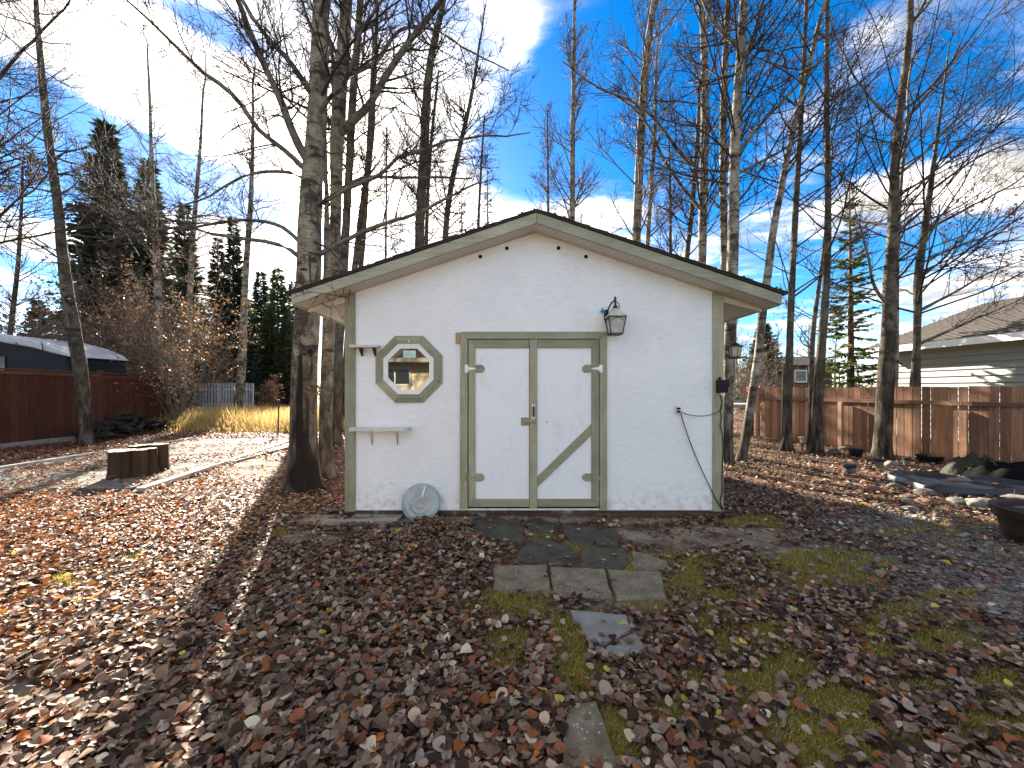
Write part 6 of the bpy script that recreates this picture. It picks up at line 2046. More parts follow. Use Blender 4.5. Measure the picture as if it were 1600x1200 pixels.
for xx in (0.85, 3.55):
    w_ = MB().tube([(cx0 + xx, cY - 0.02, 0.32), (cx0 + xx, cY + 0.2, 0.32)], 0.32, 18).build('wheel', M['rubber'], car)
    MB().tube([(cx0 + xx, cY - 0.035, 0.32), (cx0 + xx, cY - 0.021, 0.32)], 0.19, 12).build('rim', M['galv'], w_)
    MB().box(cx0 + 0.0, cx0 + 0.06, cY + 0.2 + xx * 0.3, cY + 0.5 + xx * 0.3, 0.6, 0.74).build('headlight', M['lensclear'], car)

bY = 19.5
b0, b1 = (1136 - HX) / F * bY, (1196 - HX) / F * bY
bn = thing('plank_table', ((b0 + b1) / 2, bY, 0), 'pale plank table standing in the leaves beyond the shed corner', 'table')
for k in range(4):
    MB().box(b0, b1, bY + k * 0.2, bY + k * 0.2 + 0.18, 0.80, 0.85 + 0.004 * k).build('plank', M['picket'], bn)
MB().box(b0 + 0.02, b1 - 0.02, bY + 0.01, bY + 0.05, 0.66, 0.797).build('apron', M['grey_timber'], bn)
for xx in (b0 + 0.25, b1 - 0.35):
    for yy in (bY + 0.06, bY + 0.65):
        MB().box(xx, xx + 0.09, yy, yy + 0.09, -0.02, 0.797).build('leg', M['grey_timber'], bn)
MB().box(b0 + 0.1, b1 - 0.1, bY - 0.5, bY - 0.25, 0.42, 0.46).build('seat_plank', M['grey_timber'], bn)

# hanging lantern at the eave
hx, hy, hz = XE1 + 0.01, 5.5, 2.15
hl = thing('hanging_lantern', (hx, hy, hz), 'dark bird feeder lantern hanging from the right eave', 'lantern')
MB().tube([(hx, hy, EZ - 0.005), (hx, hy, hz + 0.115)], 0.004, 5).build('hanger', M['iron'], hl)
MB().lathe([(0.135, 0.055), (0.105, 0.062), (0.055, 0.085), (0.05, 0.10), (0.012, 0.118)], Matrix.Translation((hx, hy, hz)) @ Matrix.Rotation(0.5, 4, 'Z'), k=6).build('lantern_roof', M['iron'], hl)
MB().lathe([(0.062, -0.085), (0.062, -0.08), (0.078, 0.05), (0.078, 0.054)], Matrix.Translation((hx, hy, hz)) @ Matrix.Rotation(0.5, 4, 'Z'), k=6).build('glass_body', M['lensclear'], hl)
for k in range(6):
    a = 0.5 + k * math.pi / 3
    MB().tube([(hx + 0.066 * math.cos(a), hy + 0.066 * math.sin(a), hz - 0.085), (hx + 0.082 * math.cos(a), hy + 0.082 * math.sin(a), hz + 0.055)], 0.006, 5).build('bar', M['iron'], hl)
MB().lathe([(0.05, -0.115), (0.105, -0.112), (0.108, -0.095), (0.06, -0.086)], Matrix.Translation((hx, hy, hz)), k=14).build('tray', M['iron'], hl)

# ------------------------------------------------------------------ pond, rocks and garden lights on the right
def rock(c, sx, sy, sz, seed, mat, label, group='stones round the pond', name='stone'):
    c = Vector(c)
    t = bpy.data.meshes.new(name)
    bm = bmesh.new()
    bmesh.ops.create_icosphere(bm, subdivisions=3, radius=1.0)
    rng = random.Random(seed)
    off = Vector((rng.uniform(0, 50), rng.uniform(0, 50), rng.uniform(0, 50)))
    for v in bm.verts:
        d = v.co.normalized()
        n = mnoise.noise(d * 1.1 + off) * 0.42 + mnoise.noise(d * 2.6 + off) * 0.22 + mnoise.noise(d * 6.5 + off) * 0.07
        v.co = d * (1 + n)
        v.co = Vector((v.co.x * sx, v.co.y * sy, v.co.z * sz))
    rot = Matrix.Rotation(rng.uniform(0, 6.28), 4, 'Z')
    bmesh.ops.transform(bm, matrix=rot, verts=bm.verts)
    bm.to_mesh(t)
    bm.free()
    t.materials.append(M[mat])
    t.polygons.foreach_set('use_smooth', [True] * len(t.polygons))
    o = link(name, t, None, (c.x, c.y, float(hgt(c.x, c.y)) + sz * 0.6))
    tag(o, label, 'stone', group)
    return o


def g(px, py):
    p = G(px, py)
    return (p.x, p.y, 0)


rock(g(1392, 731), 0.115, 0.10, 0.085, 1, 'rock_pale', 'pale round stone between the small garden light and the knotted trunk')
rock(g(1390, 748), 0.13, 0.10, 0.07, 2, 'rock', 'grey stone at the narrow tip of the pond liner')
rock(g(1396, 765), 0.10, 0.09, 0.06, 3, 'rock', 'dark rounded stone under the narrow tip of the pond liner')
rock(g(1443, 786), 0.17, 0.12, 0.05, 4, 'rock_red', 'flat reddish stone in front of the pond liner')
rock(g(1445, 774), 0.13, 0.11, 0.06, 5, 'rock', 'grey flat stone on the near rim of the pond liner')
rock(g(1498, 787), 0.12, 0.11, 0.07, 6, 'rock', 'grey rounded stone left of the two blocky ones by the pond')
rock(g(1524, 791), 0.14, 0.12, 0.085, 7, 'rock_pale', 'blocky pale grey stone before the pond, next to the pair')
rock(g(1546, 792), 0.16, 0.13, 0.085, 8, 'rock', 'blocky grey stone by the pond, nearest the barrel pot')
rock(g(1500, 756), 0.14, 0.12, 0.07, 9, 'rock_pale', 'tan flat stone on the far side of the pond liner')
rock(g(1452, 747), 0.08, 0.07, 0.06, 10, 'rock_pale', 'small white stone on the far rim of the pond liner')
rock(g(1592, 783), 0.20, 0.16, 0.05, 11, 'rock_pale', 'flat pale slab stone behind the barrel pot')
rock(g(1366, 767), 0.10, 0.08, 0.05, 12, 'rock_red', 'brown stone below the small garden light')
rock(g(1480, 740), 0.16, 0.12, 0.10, 13, 'rock_red', 'dark red brown stone beside the black tarp')
rock(g(1420, 782), 0.09, 0.08, 0.05, 14, 'rock', 'small grey stone left of the flat reddish one')
rock(g(1304, 709), 0.16, 0.12, 0.06, 15, 'rock', 'dark low stone by the pale fence post')
rock(g(1326, 703), 0.18, 0.10, 0.09, 16, 'rock_pale', 'pale arched stone behind the black bucket')
rl = random.Random(77)
for i in range(26):
    px_, py_ = rl.uniform(1350, 1600), rl.uniform(765, 800)
    if i > 16:
        px_, py_ = rl.uniform(1400, 1530), rl.uniform(728, 752)
    s_ = rl.uniform(0.035, 0.075)
    km = rl.choice(['rock', 'rock', 'rock_red', 'rock_pale'])
    kw = {'rock': 'dark grey', 'rock_red': 'reddish brown', 'rock_pale': 'pale tan'}[km]
    rock(g(px_, py_), s_ * 1.3, s_, s_ * 0.6, 100 + i, km, 'small loose ' + kw + (' stone among the leaves beyond the pond liner' if i > 16 else ' stone on the near side of the pond liner'), 'small loose stones around the pond', 'small_stone')

# preformed black pond liner
pl_ = thing('pond_liner', (7.2, 6.3, 0), 'black preformed plastic pond liner lying among the stones', 'pond liner')
rimpx = [(1384, 749), (1402, 746), (1425, 746), (1450, 748.5), (1480, 753), (1520, 756.5), (1570, 760), (1640, 766), (1690, 776), (1650, 783), (1590, 780), (1530, 776), (1480, 774.5), (1450, 770), (1425, 763), (1405, 756)]
rim = [G(*p) for p in rimpx]
for _ in range(2):
    q = []
    for i in range(len(rim)):
        a_, b_ = rim[i], rim[(i + 1) % len(rim)]
        q += [a_.lerp(b_, 0.25), a_.lerp(b_, 0.75)]
    rim = q
c = sum(rim, Vector()) / len(rim)
n = len(rim)
rows = []
rl2 = random.Random(5)
LINER = [(p.x, p.y) for p in rim]
for fct, zz in ((1.03, 0.0), (1.02, 0.11), (0.985, 0.135), (0.95, 0.12), (0.88, 0.075), (0.70, 0.06), (0.35, 0.058)):
    rows.append([Vector((c.x + (p.x - c.x) * fct, c.y + (p.y - c.y) * fct, zz + (0.018 * math.sin(i * 0.7) if zz > 0.05 else 0) + rl2.uniform(-0.003, 0.003))) for i, p in enumerate(rim)])
vs = [p for r in rows for p in r]
fs = []
for r in range(len(rows) - 1):
    for i in range(n):
        fs.append((r * n + i, r * n + (i + 1) % n, (r + 1) * n + (i + 1) % n, (r + 1) * n + i))
fs.append(tuple((len(rows) - 1) * n + i for i in range(n)))
MB().add(vs, fs).build('liner_shell', M['liner'], pl_, smooth=True)

# black tarp heap with an olive sack
tq = thing('tarp_heap', (8.6, 6.9, 0), 'crumpled black tarp with an olive sack heaped against the cedar fence', 'tarp')


def heap(cx, cy, sx, sy, sz, seed, mat, nm, parent):
    rng = np.random.default_rng(seed)
    nn = 26
    u = np.linspace(-1, 1, nn)
    UU, VV = np.meshgrid(u, u)
    r = np.sqrt(UU ** 2 + VV ** 2)
    h = np.clip(1 - r ** 2, 0, 1) ** 0.6
    wr = 0
    for k in range(7):
        a = rng.uniform(0, 6.28)
        wr = wr + np.abs(np.sin((UU * math.cos(a) + VV * math.sin(a)) * rng.uniform(3, 11) + rng.uniform(0, 6) + 1.5 * UU * VV)) * 0.10
    z = sz * h * (0.55 + 1.5 * wr) + rng.normal(0, 0.012, h.shape) * h
    v = np.stack([cx + UU * sx, cy + VV * sy, z - 0.02], -1).reshape(-1, 3) - np.array(origin_of(parent))
    ii, jj = np.meshgrid(np.arange(nn - 1), np.arange(nn - 1))
    a0 = (jj * nn + ii).ravel()
    link(nm, np_mesh(nm, v, np.stack([a0, a0 + 1, a0 + 1 + nn, a0 + nn], -1), M[mat], smooth=True), parent)


heap(8.75, 6.75, 0.75, 0.55, 0.26, 1, 'tarp', 'tarp_fold', tq)
heap(8.45, 7.1, 0.45, 0.32, 0.30, 2, 'tarp_olive', 'sack', tq)
heap(9.2, 6.6, 0.5, 0.4, 0.34, 3, 'tarp', 'tarp_fold', tq)
p = G(1478, 738)
MB().tube([(8.5, 6.75, 0.24), (8.6, 6.9, 0.34), (8.72, 7.1, 0.36)], 0.03, 6).build('tarp_strip', M['tarp_olive'], tq)

# solar garden lights
def solar_light(px, py, h, label, tilt=0.0, big=1.0):
    p = G(px, py)
    t = thing('garden_light', p, label, 'garden light', 'garden lights on stakes')
    hx_ = p.x + tilt * h
    MB().tube([(p.x, p.y, -0.05), (hx_, p.y, h)], 0.012 * big, 7).build('stake', M['black'], t)
    Mx = Matrix.Translation((hx_, p.y, h)) @ Matrix.Rotation(tilt * 0.9, 4, 'Y')
    MB().lathe([(0.02, -0.01), (0.045 * big, 0.0), (0.058 * big, 0.10), (0.058 * big, 0.105)], Mx, k=14).build('lamp_lens', M['lensdark'], t)
    MB().lathe([(0.068 * big, 0.105), (0.074 * big, 0.11), (0.074 * big, 0.135), (0.06 * big, 0.145)], Mx, k=14).build('lamp_cap', M['black'], t)
    MB().box(-0.04 * big, 0.04 * big, -0.04 * big, 0.04 * big, 0.1455, 0.15).build('solar_cell', M['solar'], t)
    sc_ = t.children[-1]
    sc_.location = Vector((hx_, p.y, h)) - Vector(t.location)
    sc_.data.transform(Matrix.Translation(Vector(t.location)))
    return t


solar_light(1337, 760, 0.22, 'solar garden light leaning on its stake beside the pale stones', -0.28, 1.2)
solar_light(1374, 753, 0.25, 'upright solar garden light at the narrow tip of the pond liner', 0.0, 1.1)
solar_light(1416, 740, 0.16, 'dark stacked garden light in front of the burly trunk', 0.0, 0.9)
p = G(1254, 704)
ml = thing('path_light', p, 'mushroom topped path light before the close pair of trunks', 'garden light', 'garden lights on stakes')
MB().tube([p + Vector((0, 0, -0.05)), p + Vector((0, 0, 0.2))], 0.014, 7).build('stake', M['black'], ml)
MB().lathe([(0.03, 0.2), (0.055, 0.21), (0.055, 0.33), (0.03, 0.335)], Matrix.Translation(p), k=12).build('lamp_lens', M['lensclear'], ml)
MB().lathe([(0.105, 0.335), (0.10, 0.345), (0.03, 0.375), (0.01, 0.38)], Matrix.Translation(p), k=16).build('lamp_cap', M['fence_pale'], ml)

# black bucket, pots and a little wooden box by the fence
p = G(1337, 714)
bk = thing('bucket', p, 'small black plastic bucket by the fence near the pale post', 'bucket')
MB().lathe([(0.11, 0.0), (0.14, 0.16), (0.15, 0.165), (0.15, 0.185), (0.135, 0.185), (0.10, 0.02), (0.01, 0.02)], Matrix.Translation(p), k=20).build('bucket_body', M['black'], bk)
MB().tube([p + Vector((-0.145, 0, 0.16)), p + Vector((-0.1, -0.10, 0.13)), p + Vector((0.0, -0.15, 0.12)), p + Vector((0.1, -0.10, 0.13)), p + Vector((0.145, 0, 0.16))], 0.004, 5).build('handle', M['iron'], bk)
p = G(1452, 722)
bk = thing('plant_pot', p, 'low wide black pot at the foot of the cedar fence', 'pot')
MB().lathe([(0.16, 0.0), (0.21, 0.12), (0.225, 0.125), (0.225, 0.15), (0.20, 0.15), (0.18, 0.11), (0.01, 0.11)], Matrix.Translation(p), k=22).build('pot_body', M['black'], bk)
MB().lathe([(0.178, 0.112), (0.01, 0.125)], Matrix.Translation(p), k=14).build('soil', M['soil'], bk)
p = G(1504, 724)
bh = thing('wooden_box', p, 'little grey wooden box with a slatted lid by the cedar fence', 'box')
MB().box(p.x - 0.09, p.x + 0.09, p.y - 0.08, p.y + 0.08, 0, 0.13).build('box_body', M['grey_timber'], bh, bevel=0.004)
for k in range(3):
    MB().box(p.x - 0.12, p.x + 0.12, p.y - 0.11 + k * 0.075, p.y - 0.04 + k * 0.075, 0.135, 0.155).build('slat', M['grey_timber'], bh, bevel=0.003)

# barrel pot at the right edge
pp = Vector((5.52, 3.92, 0))
po = thing('barrel_pot', pp, 'large dark ridged barrel pot at the edge of the gravel', 'pot')
prof = [(0.30, 0.0), (0.315, 0.03), (0.345, 0.13), (0.37, 0.24), (0.385, 0.30), (0.39, 0.325), (0.42, 0.33), (0.425, 0.36), (0.40, 0.37), (0.375, 0.35), (0.365, 0.31), (0.02, 0.31)]
MB().lathe(prof, Matrix.Translation(pp), k=40).build('pot_body', M['pot'], po, smooth=False)
for zz, rr in ((0.09, 0.336), (0.25, 0.376)):
    MB().lathe([(rr, -0.014), (rr + 0.009, -0.01), (rr + 0.009, 0.01), (rr, 0.014)], Matrix.Translation(pp + Vector((0, 0, zz))), k=40, cap=False).build('hoop', M['black'], po)
MB().lathe([(0.362, 0.313), (0.2, 0.325), (0.01, 0.33)], Matrix.Translation(pp), k=20).build('soil', M['soil'], po)

# ------------------------------------------------------------------ the house behind the camera, seen in the window glass
ho = thing('yellow_house', (-4, -6, 0), 'yellow sided house with dark roof mirrored in the octagon window', 'house')
HYF = -6.0
hx0, hx1 = -8.5, 0.5
zz = 0.3
while zz < 2.60:
    MB().prism([(hx0, HYF, zz), (hx0, HYF + 0.028, zz), (hx0, HYF + 0.006, zz + 0.15), (hx0, HYF, zz + 0.15)], (hx1 - hx0, 0, 0)).build('siding_plank', M['siding_yellow'], ho)
    zz += 0.15
MB().box(hx0, hx1, HYF - 6, HYF - 0.003, 0, 2.78).build('wall', M['siding_yellow'], ho)
MB().prism([(hx0 - 0.4, HYF + 0.75, 2.78), (hx0 - 0.4, HYF - 3.0, 4.7), (hx0 - 0.4, HYF - 6.7, 2.78)], (hx1 - hx0 + 0.8, 0, 0)).build('roof', M['shingle'], ho)
MB().box(hx0 - 0.4, hx1 + 0.4, HYF + 0.752, HYF + 0.78, 2.64, 2.80).build('fascia_board', M['grey_timber'], ho)
wnd = MB().box(-5.75, -4.08, HYF + 0.03, HYF + 0.075, 1.74, 2.50).build('window', M['white'], ho)
MB().box(-5.68, -4.76, HYF + 0.076, HYF + 0.082, 1.81, 2.43).build('pane', M['housepane'], wnd)
MB().box(-4.70, -4.16, HYF + 0.076, HYF + 0.082, 1.81, 2.43).build('pane', M['housepane'], wnd)

# ------------------------------------------------------------------ fallen leaves
rng = np.random.default_rng(500)


def sample_ground(n, ymin, ymax, xlo, xhi):
    """points over the visible ground, even per square metre"""
    y = np.sqrt(rng.uniform(ymin ** 2, ymax ** 2, n))
    t = rng.uniform(xlo, xhi, n)
    return t * y, y


def in_poly(x, y, poly):
    r = np.zeros(len(x), dtype=bool)
    n = len(poly)
    for i in range(n):
        x0, y0 = poly[i]
        x1, y1 = poly[(i + 1) % n]
        c = ((y0 > y) != (y1 > y)) & (x < (x1 - x0) * (y - y0) / (y1 - y0 + 1e-12) + x0)
        r ^= c
    return r


def leaf_prob(x, y):
    mo, ba, gr, fi = zone(x, y)
    clump = 0.5 + 0.5 * np.sin(3.1 * x + 2.2 * y) * np.sin(2.3 * x - 3.7 * y + 1.2)
    p = np.ones_like(x)
    p *= 1 - 0.88 * mo
    p *= 1 - 0.86 * ba
    p *= 1 - 0.90 * gr
    p *= 1 - 0.85 * fi
    # thinner towards the bare front of the shed and on the right hand side
    p *= np.where(x > 0.9, 0.62 + 0.25 * clump, 1.0)
    st_ = np.zeros(len(x), dtype=bool)
    for poly in STONES:
        st_ |= in_poly(x, y, poly)
    p[st_] *= 0.035
    pth = (np.abs(x - 0.75) < 0.95) & (y > 2.75) & (y < 4.75)
    p[pth] *= 0.3
    p[in_poly(x, y, LINER)] *= 0.22
    p *= np.clip(0.55 + 0.95 * fbm(x, y, 1.6, 40), 0, 1)
    shed_in = (x > XL - 0.02) & (x < XR + 0.02) & (y > WY - 0.04) & (y < 9.66)
    p[shed_in] = 0
    px0_, px1_, py0_, py1_ = PATIO
    on = (x > px0_) & (x < px1_) & (y > py0_) & (y < py1_)
    cl = np.sin(2.1 * x + 0.9 * y + 0.4) + np.sin(1.3 * x - 2.4 * y) + 0.6 * np.sin(5.2 * x + 1.1)
    p[on] *= np.where(cl[on] > 0.1, 0.9, 0.16)
    return p, on


NT_ = 8
NR = 10


def leaf_template(seed, coarse=False):
    r = np.random.default_rng(seed)
    w0 = r.uniform(0.36, 0.46)
    cup = r.uniform(-0.35, 0.5)
    curl = r.uniform(-0.5, 0.7)
    twist = r.uniform(-0.4, 0.4)
    pr = [(0.0, 0.0), (0.07, 0.55), (0.27, 0.97), (0.52, 0.98), (0.78, 0.58), (1.0, 0.0)]
    if coarse:
        pr = [(0.0, 0.0), (0.2, 0.95), (0.62, 0.92), (1.0, 0.0)]
    ne = len(pr) - 1
    pts = [(-0.5, 0.0)]
    for t, wv in pr[1:ne]:
        pts.append((t - 0.5, w0 * wv * r.uniform(0.9, 1.1)))
    pts.append((0.5, 0.0))
    for t, wv in pr[ne - 1:0:-1]:
        pts.append((t - 0.5, -w0 * wv * r.uniform(0.9, 1.1)))
    v = [(x, y, cup * abs(y) / w0 * 0.5 + curl * x * x + twist * x * y) for x, y in pts]
    v.append((-0.05, 0, -0.02))
    nr = 2 * ne
    f = [(i, (i + 1) % nr, nr) for i in range(nr)]
    return np.array(v), np.array(f)


TPL = [leaf_template(i) for i in range(NT_)] + [leaf_template(i, True) for i in range(NT_)]
PAL = np.array([(0.198, 0.121, 0.078), (0.285, 0.183, 0.120), (0.051, 0.029, 0.0185), (0.39, 0.268, 0.186), (0.230, 0.162, 0.117), (0.27, 0.092, 0.042),
                (0.54, 0.395, 0.275), (0.42, 0.140, 0.030), (0.68, 0.55, 0.38), (0.315, 0.26, 0.205), (0.60, 0.47, 0.07)])
WT = np.array([20, 18, 22, 12, 10, 9, 5.0, 3.4, 1.8, 3.0, 0.5])


def place_leaves(x, y, size, seed):
    r = np.random.default_rng(seed)
    n = len(x)
    ty = r.integers(0, NT_, n)
    yaw = r.uniform(0, 2 * np.pi, n)
    tilt = np.abs(r.normal(0, 0.42, n))
    tdir = r.uniform(0, 2 * np.pi, n)
    col = PAL[r.choice(len(PAL), n, p=WT / WT.sum())]
    warm = np.clip((-x - 2.0) / 3.0, 0, 1)
    o = r.uniform(0, 1, n) < warm * 0.40
    col[o] = np.array([(0.44, 0.135, 0.030), (0.30, 0.085, 0.022), (0.50, 0.21, 0.05)])[r.integers(0, 3, o.sum())]
    col = np.clip(col * r.uniform(0.7, 1.35, (n, 1)), 0.01, 0.8)
    z = hgt(x, y) + r.uniform(0.002, 0.046, n) + 0.35 * size * np.sin(tilt) * 0.6
    return ty, yaw, tilt, tdir, col, z


def leaf_verts(tp, x, y, z, size, yaw, tilt, tdir):
    v = TPL[tp][0]
    c, s = np.cos(yaw), np.sin(yaw)
    lx = v[None, :, 0] * size[:, None]
    ly = v[None, :, 1] * size[:, None]
    lz = v[None, :, 2] * size[:, None]
    X = lx * c[:, None] - ly * s[:, None]
    Y = lx * s[:, None] + ly * c[:, None]
    Z = lz
    # tilt about a level axis
    ax, ay = np.cos(tdir)[:, None], np.sin(tdir)[:, None]
    ct, st_ = np.cos(tilt)[:, None], np.sin(tilt)[:, None]
    dot = X * ax + Y * ay
    cx_ = ay * Z
    cy_ = -ax * Z
    cz_ = ax * Y - ay * X
    X2 = X * ct + cx_ * st_ + ax * dot * (1 - ct)
    Y2 = Y * ct + cy_ * st_ + ay * dot * (1 - ct)
    Z2 = Z * ct + cz_ * st_
    return np.stack([X2 + x[:, None], Y2 + y[:, None], Z2 + z[:, None]], -1)


xs, ys, ss = [], [], []
for n, y0, y1, lo, hi, s0 in [(30000, 1.25, 3.0, -1.45, 1.45, 1.0), (62000, 3.0, 5.6, -1.45, 1.45, 1.0), (44000, 5.6, 10.0, -1.45, 1.42, 1.12), (17000, 10.0, 16.5, -1.42, -0.2, 1.4), (7000, 10.0, 16.5, 0.35, 1.0, 1.4), (5000, 16.0, 30.0, 0.4, 0.85, 2.1)]:
    x, y = sample_ground(n, y0, y1, lo, hi)
    pr_, on = leaf_prob(x, y)
    k = rng.uniform(0, 1, n) < pr_
    sz = np.clip(rng.normal(0.042, 0.012, n), 0.018, 0.09) * s0 * (0.8 + 0.4 * fbm(x, y, 0.9, 60))
    xs.append(x[k]); ys.append(y[k]); ss.append(sz[k])
x, y, sz = np.concatenate(xs), np.concatenate(ys), np.concatenate(ss)
_, on = leaf_prob(x, y)
ty, yaw, tilt, tdir, col, z = place_leaves(x, y, sz, 7)
z[on] += 0.045
tilt[on] *= 0.7
# leaves that lie on path stones rest on top of them
for poly in STONES:
    m_ = in_poly(x, y, poly)
    z[m_] = 0.032
    tilt[m_] *= 0.3
# the nearest, largest leaves in view become pieces of their own
pxx, pyy = to_px(x, y)
inview = (pxx > 15) & (pxx < 1585) & (pyy < 1192)
score = np.where(inview, sz / y, 0)
single = np.zeros(len(x), dtype=bool)
single[np.argsort(-score)[:300]] = True
vs, fs, cs, off = [], [], [], 0
ty = np.where((y > 4.2) & ~single, ty + NT_, ty)
for tp in range(2 * NT_):
    NR = len(TPL[tp][1])
    m_ = (ty == tp) & ~single
    v = leaf_verts(tp, x[m_], y[m_], z[m_], sz[m_], yaw[m_], tilt[m_], tdir[m_])
    n = v.shape[0]
    f = TPL[tp][1][None] + (np.arange(n) * (NR + 1))[:, None, None] + off
    vs.append(v.reshape(-1, 3)); fs.append(f.reshape(-1, 3)); cs.append(np.repeat(col[m_], NR, 0))
    off += n * (NR + 1)
lit = link('leaf_litter', np_mesh('leaf_litter', np.concatenate(vs), np.concatenate(fs), M['leaf'], smooth=True, cols=np.concatenate(cs)), ground)
tag(lit, kind='stuff')
lm = [np_mesh('fallen_leaf', TPL[t_][0], TPL[t_][1], M['leaf_obj'], smooth=True) for t_ in range(NT_)]
for i in np.nonzero(single)[0]:
    o = link('fallen_leaf', lm[ty[i]], ground, (x[i], y[i], z[i] + 0.012))
    R_t = Matrix.Rotation(float(tilt[i]), 3, Vector((math.cos(tdir[i]), math.sin(tdir[i]), 0))) @ Matrix.Rotation(float(yaw[i]), 3, 'Z')
    o.rotation_euler = R_t.to_euler()
    o.scale = (float(sz[i]),) * 3
    o.color = (*[float(c_) for c_ in col[i]], 1.0)

# a few bright yellow leaves that stand out, as in the photograph
ylist = [(873, 1108), (1107, 1000), (974, 987), (660, 980), (105, 905), (230, 770), (1240, 962), (1463, 958)]
for px_, py_ in ylist:
    p = G(px_, py_)
    o = link('fallen_leaf', lm[1], ground, (p.x, p.y, float(hgt(p.x, p.y)) + 0.05))
    o.rotation_euler = (0.15, -0.1, px_ * 0.7)
    o.scale = (0.058,) * 3
    o.color = (0.55, 0.48, 0.10, 1)

# gravel
n = 9000
x, y = sample_ground(n, 3.0, 6.4, 0.75, 1.5)
_, _, gr, _ = zone(x, y)
k = rng.uniform(0, 1, n) < gr * 0.9 + 0.03
x, y = x[k], y[k]
n = len(x)
oct_v = np.array([(1, 0, 0), (0, 1, 0), (-1, 0, 0), (0, -1, 0), (0, 0, 1), (0.6, 0.6, 0.55), (-0.6, 0.6, 0.5), (-0.6, -0.6, 0.55), (0.6, -0.6, 0.5)], dtype=float)
oct_f = np.array([(0, 1, 5), (1, 2, 6), (2, 3, 7), (3, 0, 8), (5, 1, 6), (6, 2, 7), (7, 3, 8), (8, 0, 5), (5, 6, 4), (6, 7, 4), (7, 8, 4), (8, 5, 4)])
sc_ = np.clip(rng.gamma(2.2, 0.006, n), 0.005, 0.04)
jit = rng.uniform(0.6, 1.3, (n, 9, 3))
an = rng.uniform(0, 6.28, n)
v = oct_v[None] * jit * sc_[:, None, None] * np.array([1, 1, 0.6])
v = np.stack([v[..., 0] * np.cos(an)[:, None] - v[..., 1] * np.sin(an)[:, None], v[..., 0] * np.sin(an)[:, None] + v[..., 1] * np.cos(an)[:, None], v[..., 2]], -1)
v += np.stack([x, y, hgt(x, y) + 0.004], -1)[:, None]
f = (oct_f[None] + (np.arange(n) * 9)[:, None, None]).reshape(-1, 3)
cc = np.array([(0.19, 0.17, 0.145), (0.12, 0.105, 0.09), (0.30, 0.275, 0.24), (0.36, 0.34, 0.32), (0.15, 0.11, 0.09)])[rng.choice(5, n, p=[.35, .3, .18, .07, .1])] * rng.uniform(0.7, 1.2, (n, 1))
o = link('gravel', np_mesh('gravel', v.reshape(-1, 3), f, M['pebble'], cols=np.repeat(cc, 12, 0)))
tag(o, 'dark grey gravel spread between the shed and the pond', 'gravel', kind='stuff')


# grass and moss
def blades(x, y, h, wd, cols, lean=0.5):
    n = len(x)
    az = rng.uniform(0, 2 * np.pi, n)
    ln = np.abs(rng.normal(0, lean, n))
    b = np.stack([x, y, hgt(x, y) - 0.004], -1)
    d = np.stack([np.cos(az) * np.sin(ln), np.sin(az) * np.sin(ln), np.cos(ln)], -1)
    s = np.stack([-np.sin(az + 0.5), np.cos(az + 0.5), np.zeros(n)], -1) * wd[:, None]
    d2 = unit(d + np.stack([np.cos(az), np.sin(az), -0.5 * np.ones(n)], -1) * 0.35)
    m_ = b + d * (h * 0.55)[:, None]
    tpp = m_ + d2 * (h * 0.5)[:, None]
    v = np.stack([b - s, b + s, m_ + s * 0.8, m_ - s * 0.8, tpp], 1).reshape(-1, 3)
    i0 = np.arange(n) * 5
    f = np.concatenate([np.stack([i0, i0 + 1, i0 + 2], -1), np.stack([i0, i0 + 2, i0 + 3], -1), np.stack([i0 + 3, i0 + 2, i0 + 4], -1)])
    c = np.array(cols)[rng.integers(0, len(cols), n)] * rng.uniform(0.65, 1.3, (n, 1))
    return v, f, np.concatenate([c, c, c])


n = 1000000
x, y = sample_ground(n, 1.3, 6.0, -1.4, 1.45)
mo, _, gr, _ = zone(x, y)
stn = np.zeros(n, dtype=bool)
for poly in STONES:
    stn |= in_poly(x, y, poly)
k = (rng.uniform(0, 1, n) < mo * 1.3) & ~stn
x, y = x[k], y[k]
n = len(x)
h = np.clip(rng.normal(0.021, 0.010, n), 0.008, 0.07)
v, f, c = blades(x, y, h, np.full(n, 0.0023) * (0.8 + 0.16 * y), [(0.38, 0.31, 0.04), (0.44, 0.35, 0.065), (0.25, 0.23, 0.035), (0.46, 0.36, 0.12), (0.50, 0.38, 0.18)], 0.75)
o = link('grass', np_mesh('grass', v, f, M['blade'], cols=c))
tag(o, 'mossy yellow green grass in patches between the fallen leaves', 'grass', kind='stuff')
print('grass blades', n)

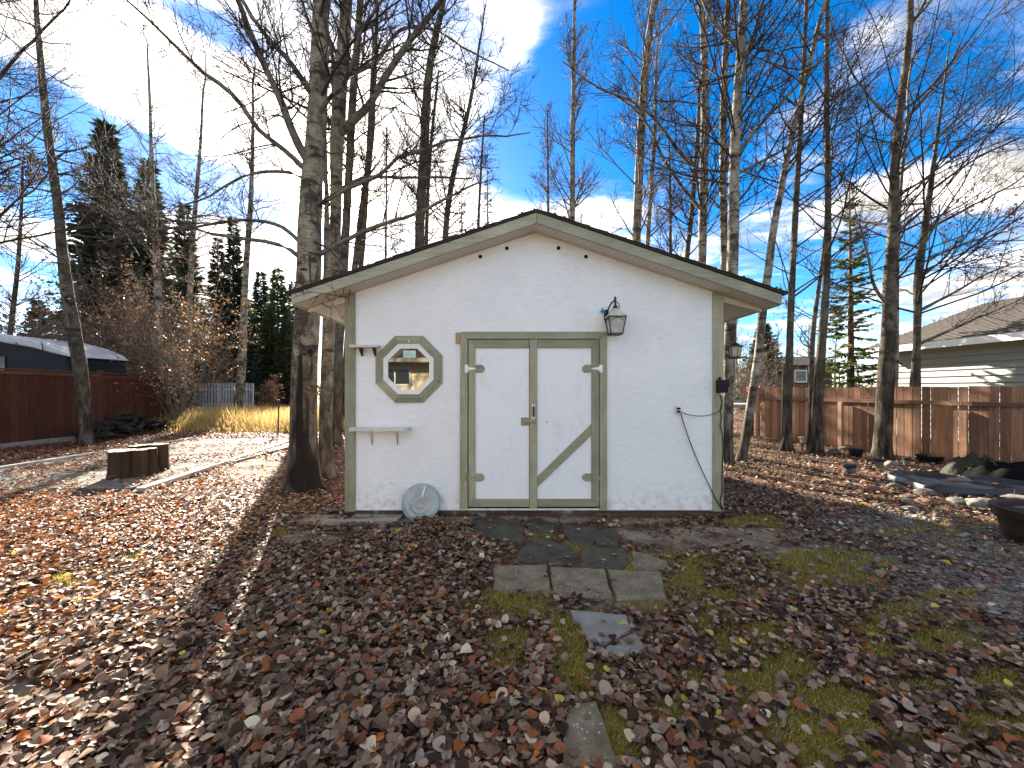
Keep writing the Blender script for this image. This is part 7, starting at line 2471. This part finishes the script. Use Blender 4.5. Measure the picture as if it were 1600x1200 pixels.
n = 34000
y = rng.uniform(14.2, 27, n)
x = rng.uniform(-1.0, -0.42, n) * y
k = (x < -6.0)
x, y = x[k], y[k]
n = len(x)
den = 0.5 + 0.5 * np.sin(1.7 * x + 0.6 * y)
h = np.clip(rng.normal(0.58, 0.17, n), 0.15, 1.0) * np.clip((y - 13.9) / 1.6, 0.25, 1) * np.clip(1.15 - (y - 16) * 0.045, 0.55, 1.1) * (0.8 + 0.3 * den)
v, f, c = blades(x, y, h, np.full(n, 0.010), [(0.62, 0.43, 0.15), (0.68, 0.50, 0.21), (0.52, 0.34, 0.11), (0.44, 0.31, 0.13), (0.56, 0.45, 0.22)], 0.28)
o = link('tall_dry_grass', np_mesh('tall_dry_grass', v, f, M['blade'], cols=c))
tag(o, 'tall golden dry grass before the white picket fence', 'grass', kind='stuff')
n = 5200
x, y = sample_ground(n, 7.0, 14, 0.42, 0.75)
k = rng.uniform(0, 1, n) < (0.35 + 0.35 * np.sin(2.7 * x + 1.9 * y))
x, y = x[k], y[k]
v, f, c = blades(x, y, np.clip(rng.normal(0.13, 0.06, len(x)), 0.04, 0.3), np.full(len(x), 0.004), [(0.38, 0.29, 0.13), (0.30, 0.25, 0.10), (0.16, 0.16, 0.05), (0.44, 0.34, 0.18)], 0.6)
o = link('dry_grass', np_mesh('dry_grass', v, f, M['blade'], cols=c))
tag(o, 'thin dry grass among the leaves beyond the right corner of the shed', 'grass', kind='stuff')

# twigs dropped on the leaves
n = 420
x, y = sample_ground(n, 1.4, 8.0, -1.4, 1.4)
pr_, _ = leaf_prob(x, y)
k = pr_ > 0.2
x, y = x[k], y[k]
a = rng.uniform(0, 6.28, len(x))
b, r = grow(rng, np.stack([x, y, hgt(x, y) + 0.045], -1), np.stack([np.cos(a), np.sin(a), np.zeros(len(x))], -1), rng.uniform(0.06, 0.28, len(x)), np.full(len(x), 0.0026), 5, 0.16, 0.0, 0.5)
v, f = tubes_np(b, r, 4)
o = link('fallen_twigs', np_mesh('fallen_twigs', v, f, M['twig_pale']))
tag(o, 'thin twigs scattered over the fallen leaves', 'twigs', kind='stuff')
tot = sum(len(m.loop_triangles) if not m.calc_loop_triangles() else 0 for m in bpy.data.meshes)
print('TOTAL tris', tot)
print('crown tris', CROWN_TRIS[0], 'objects', len(bpy.data.objects))
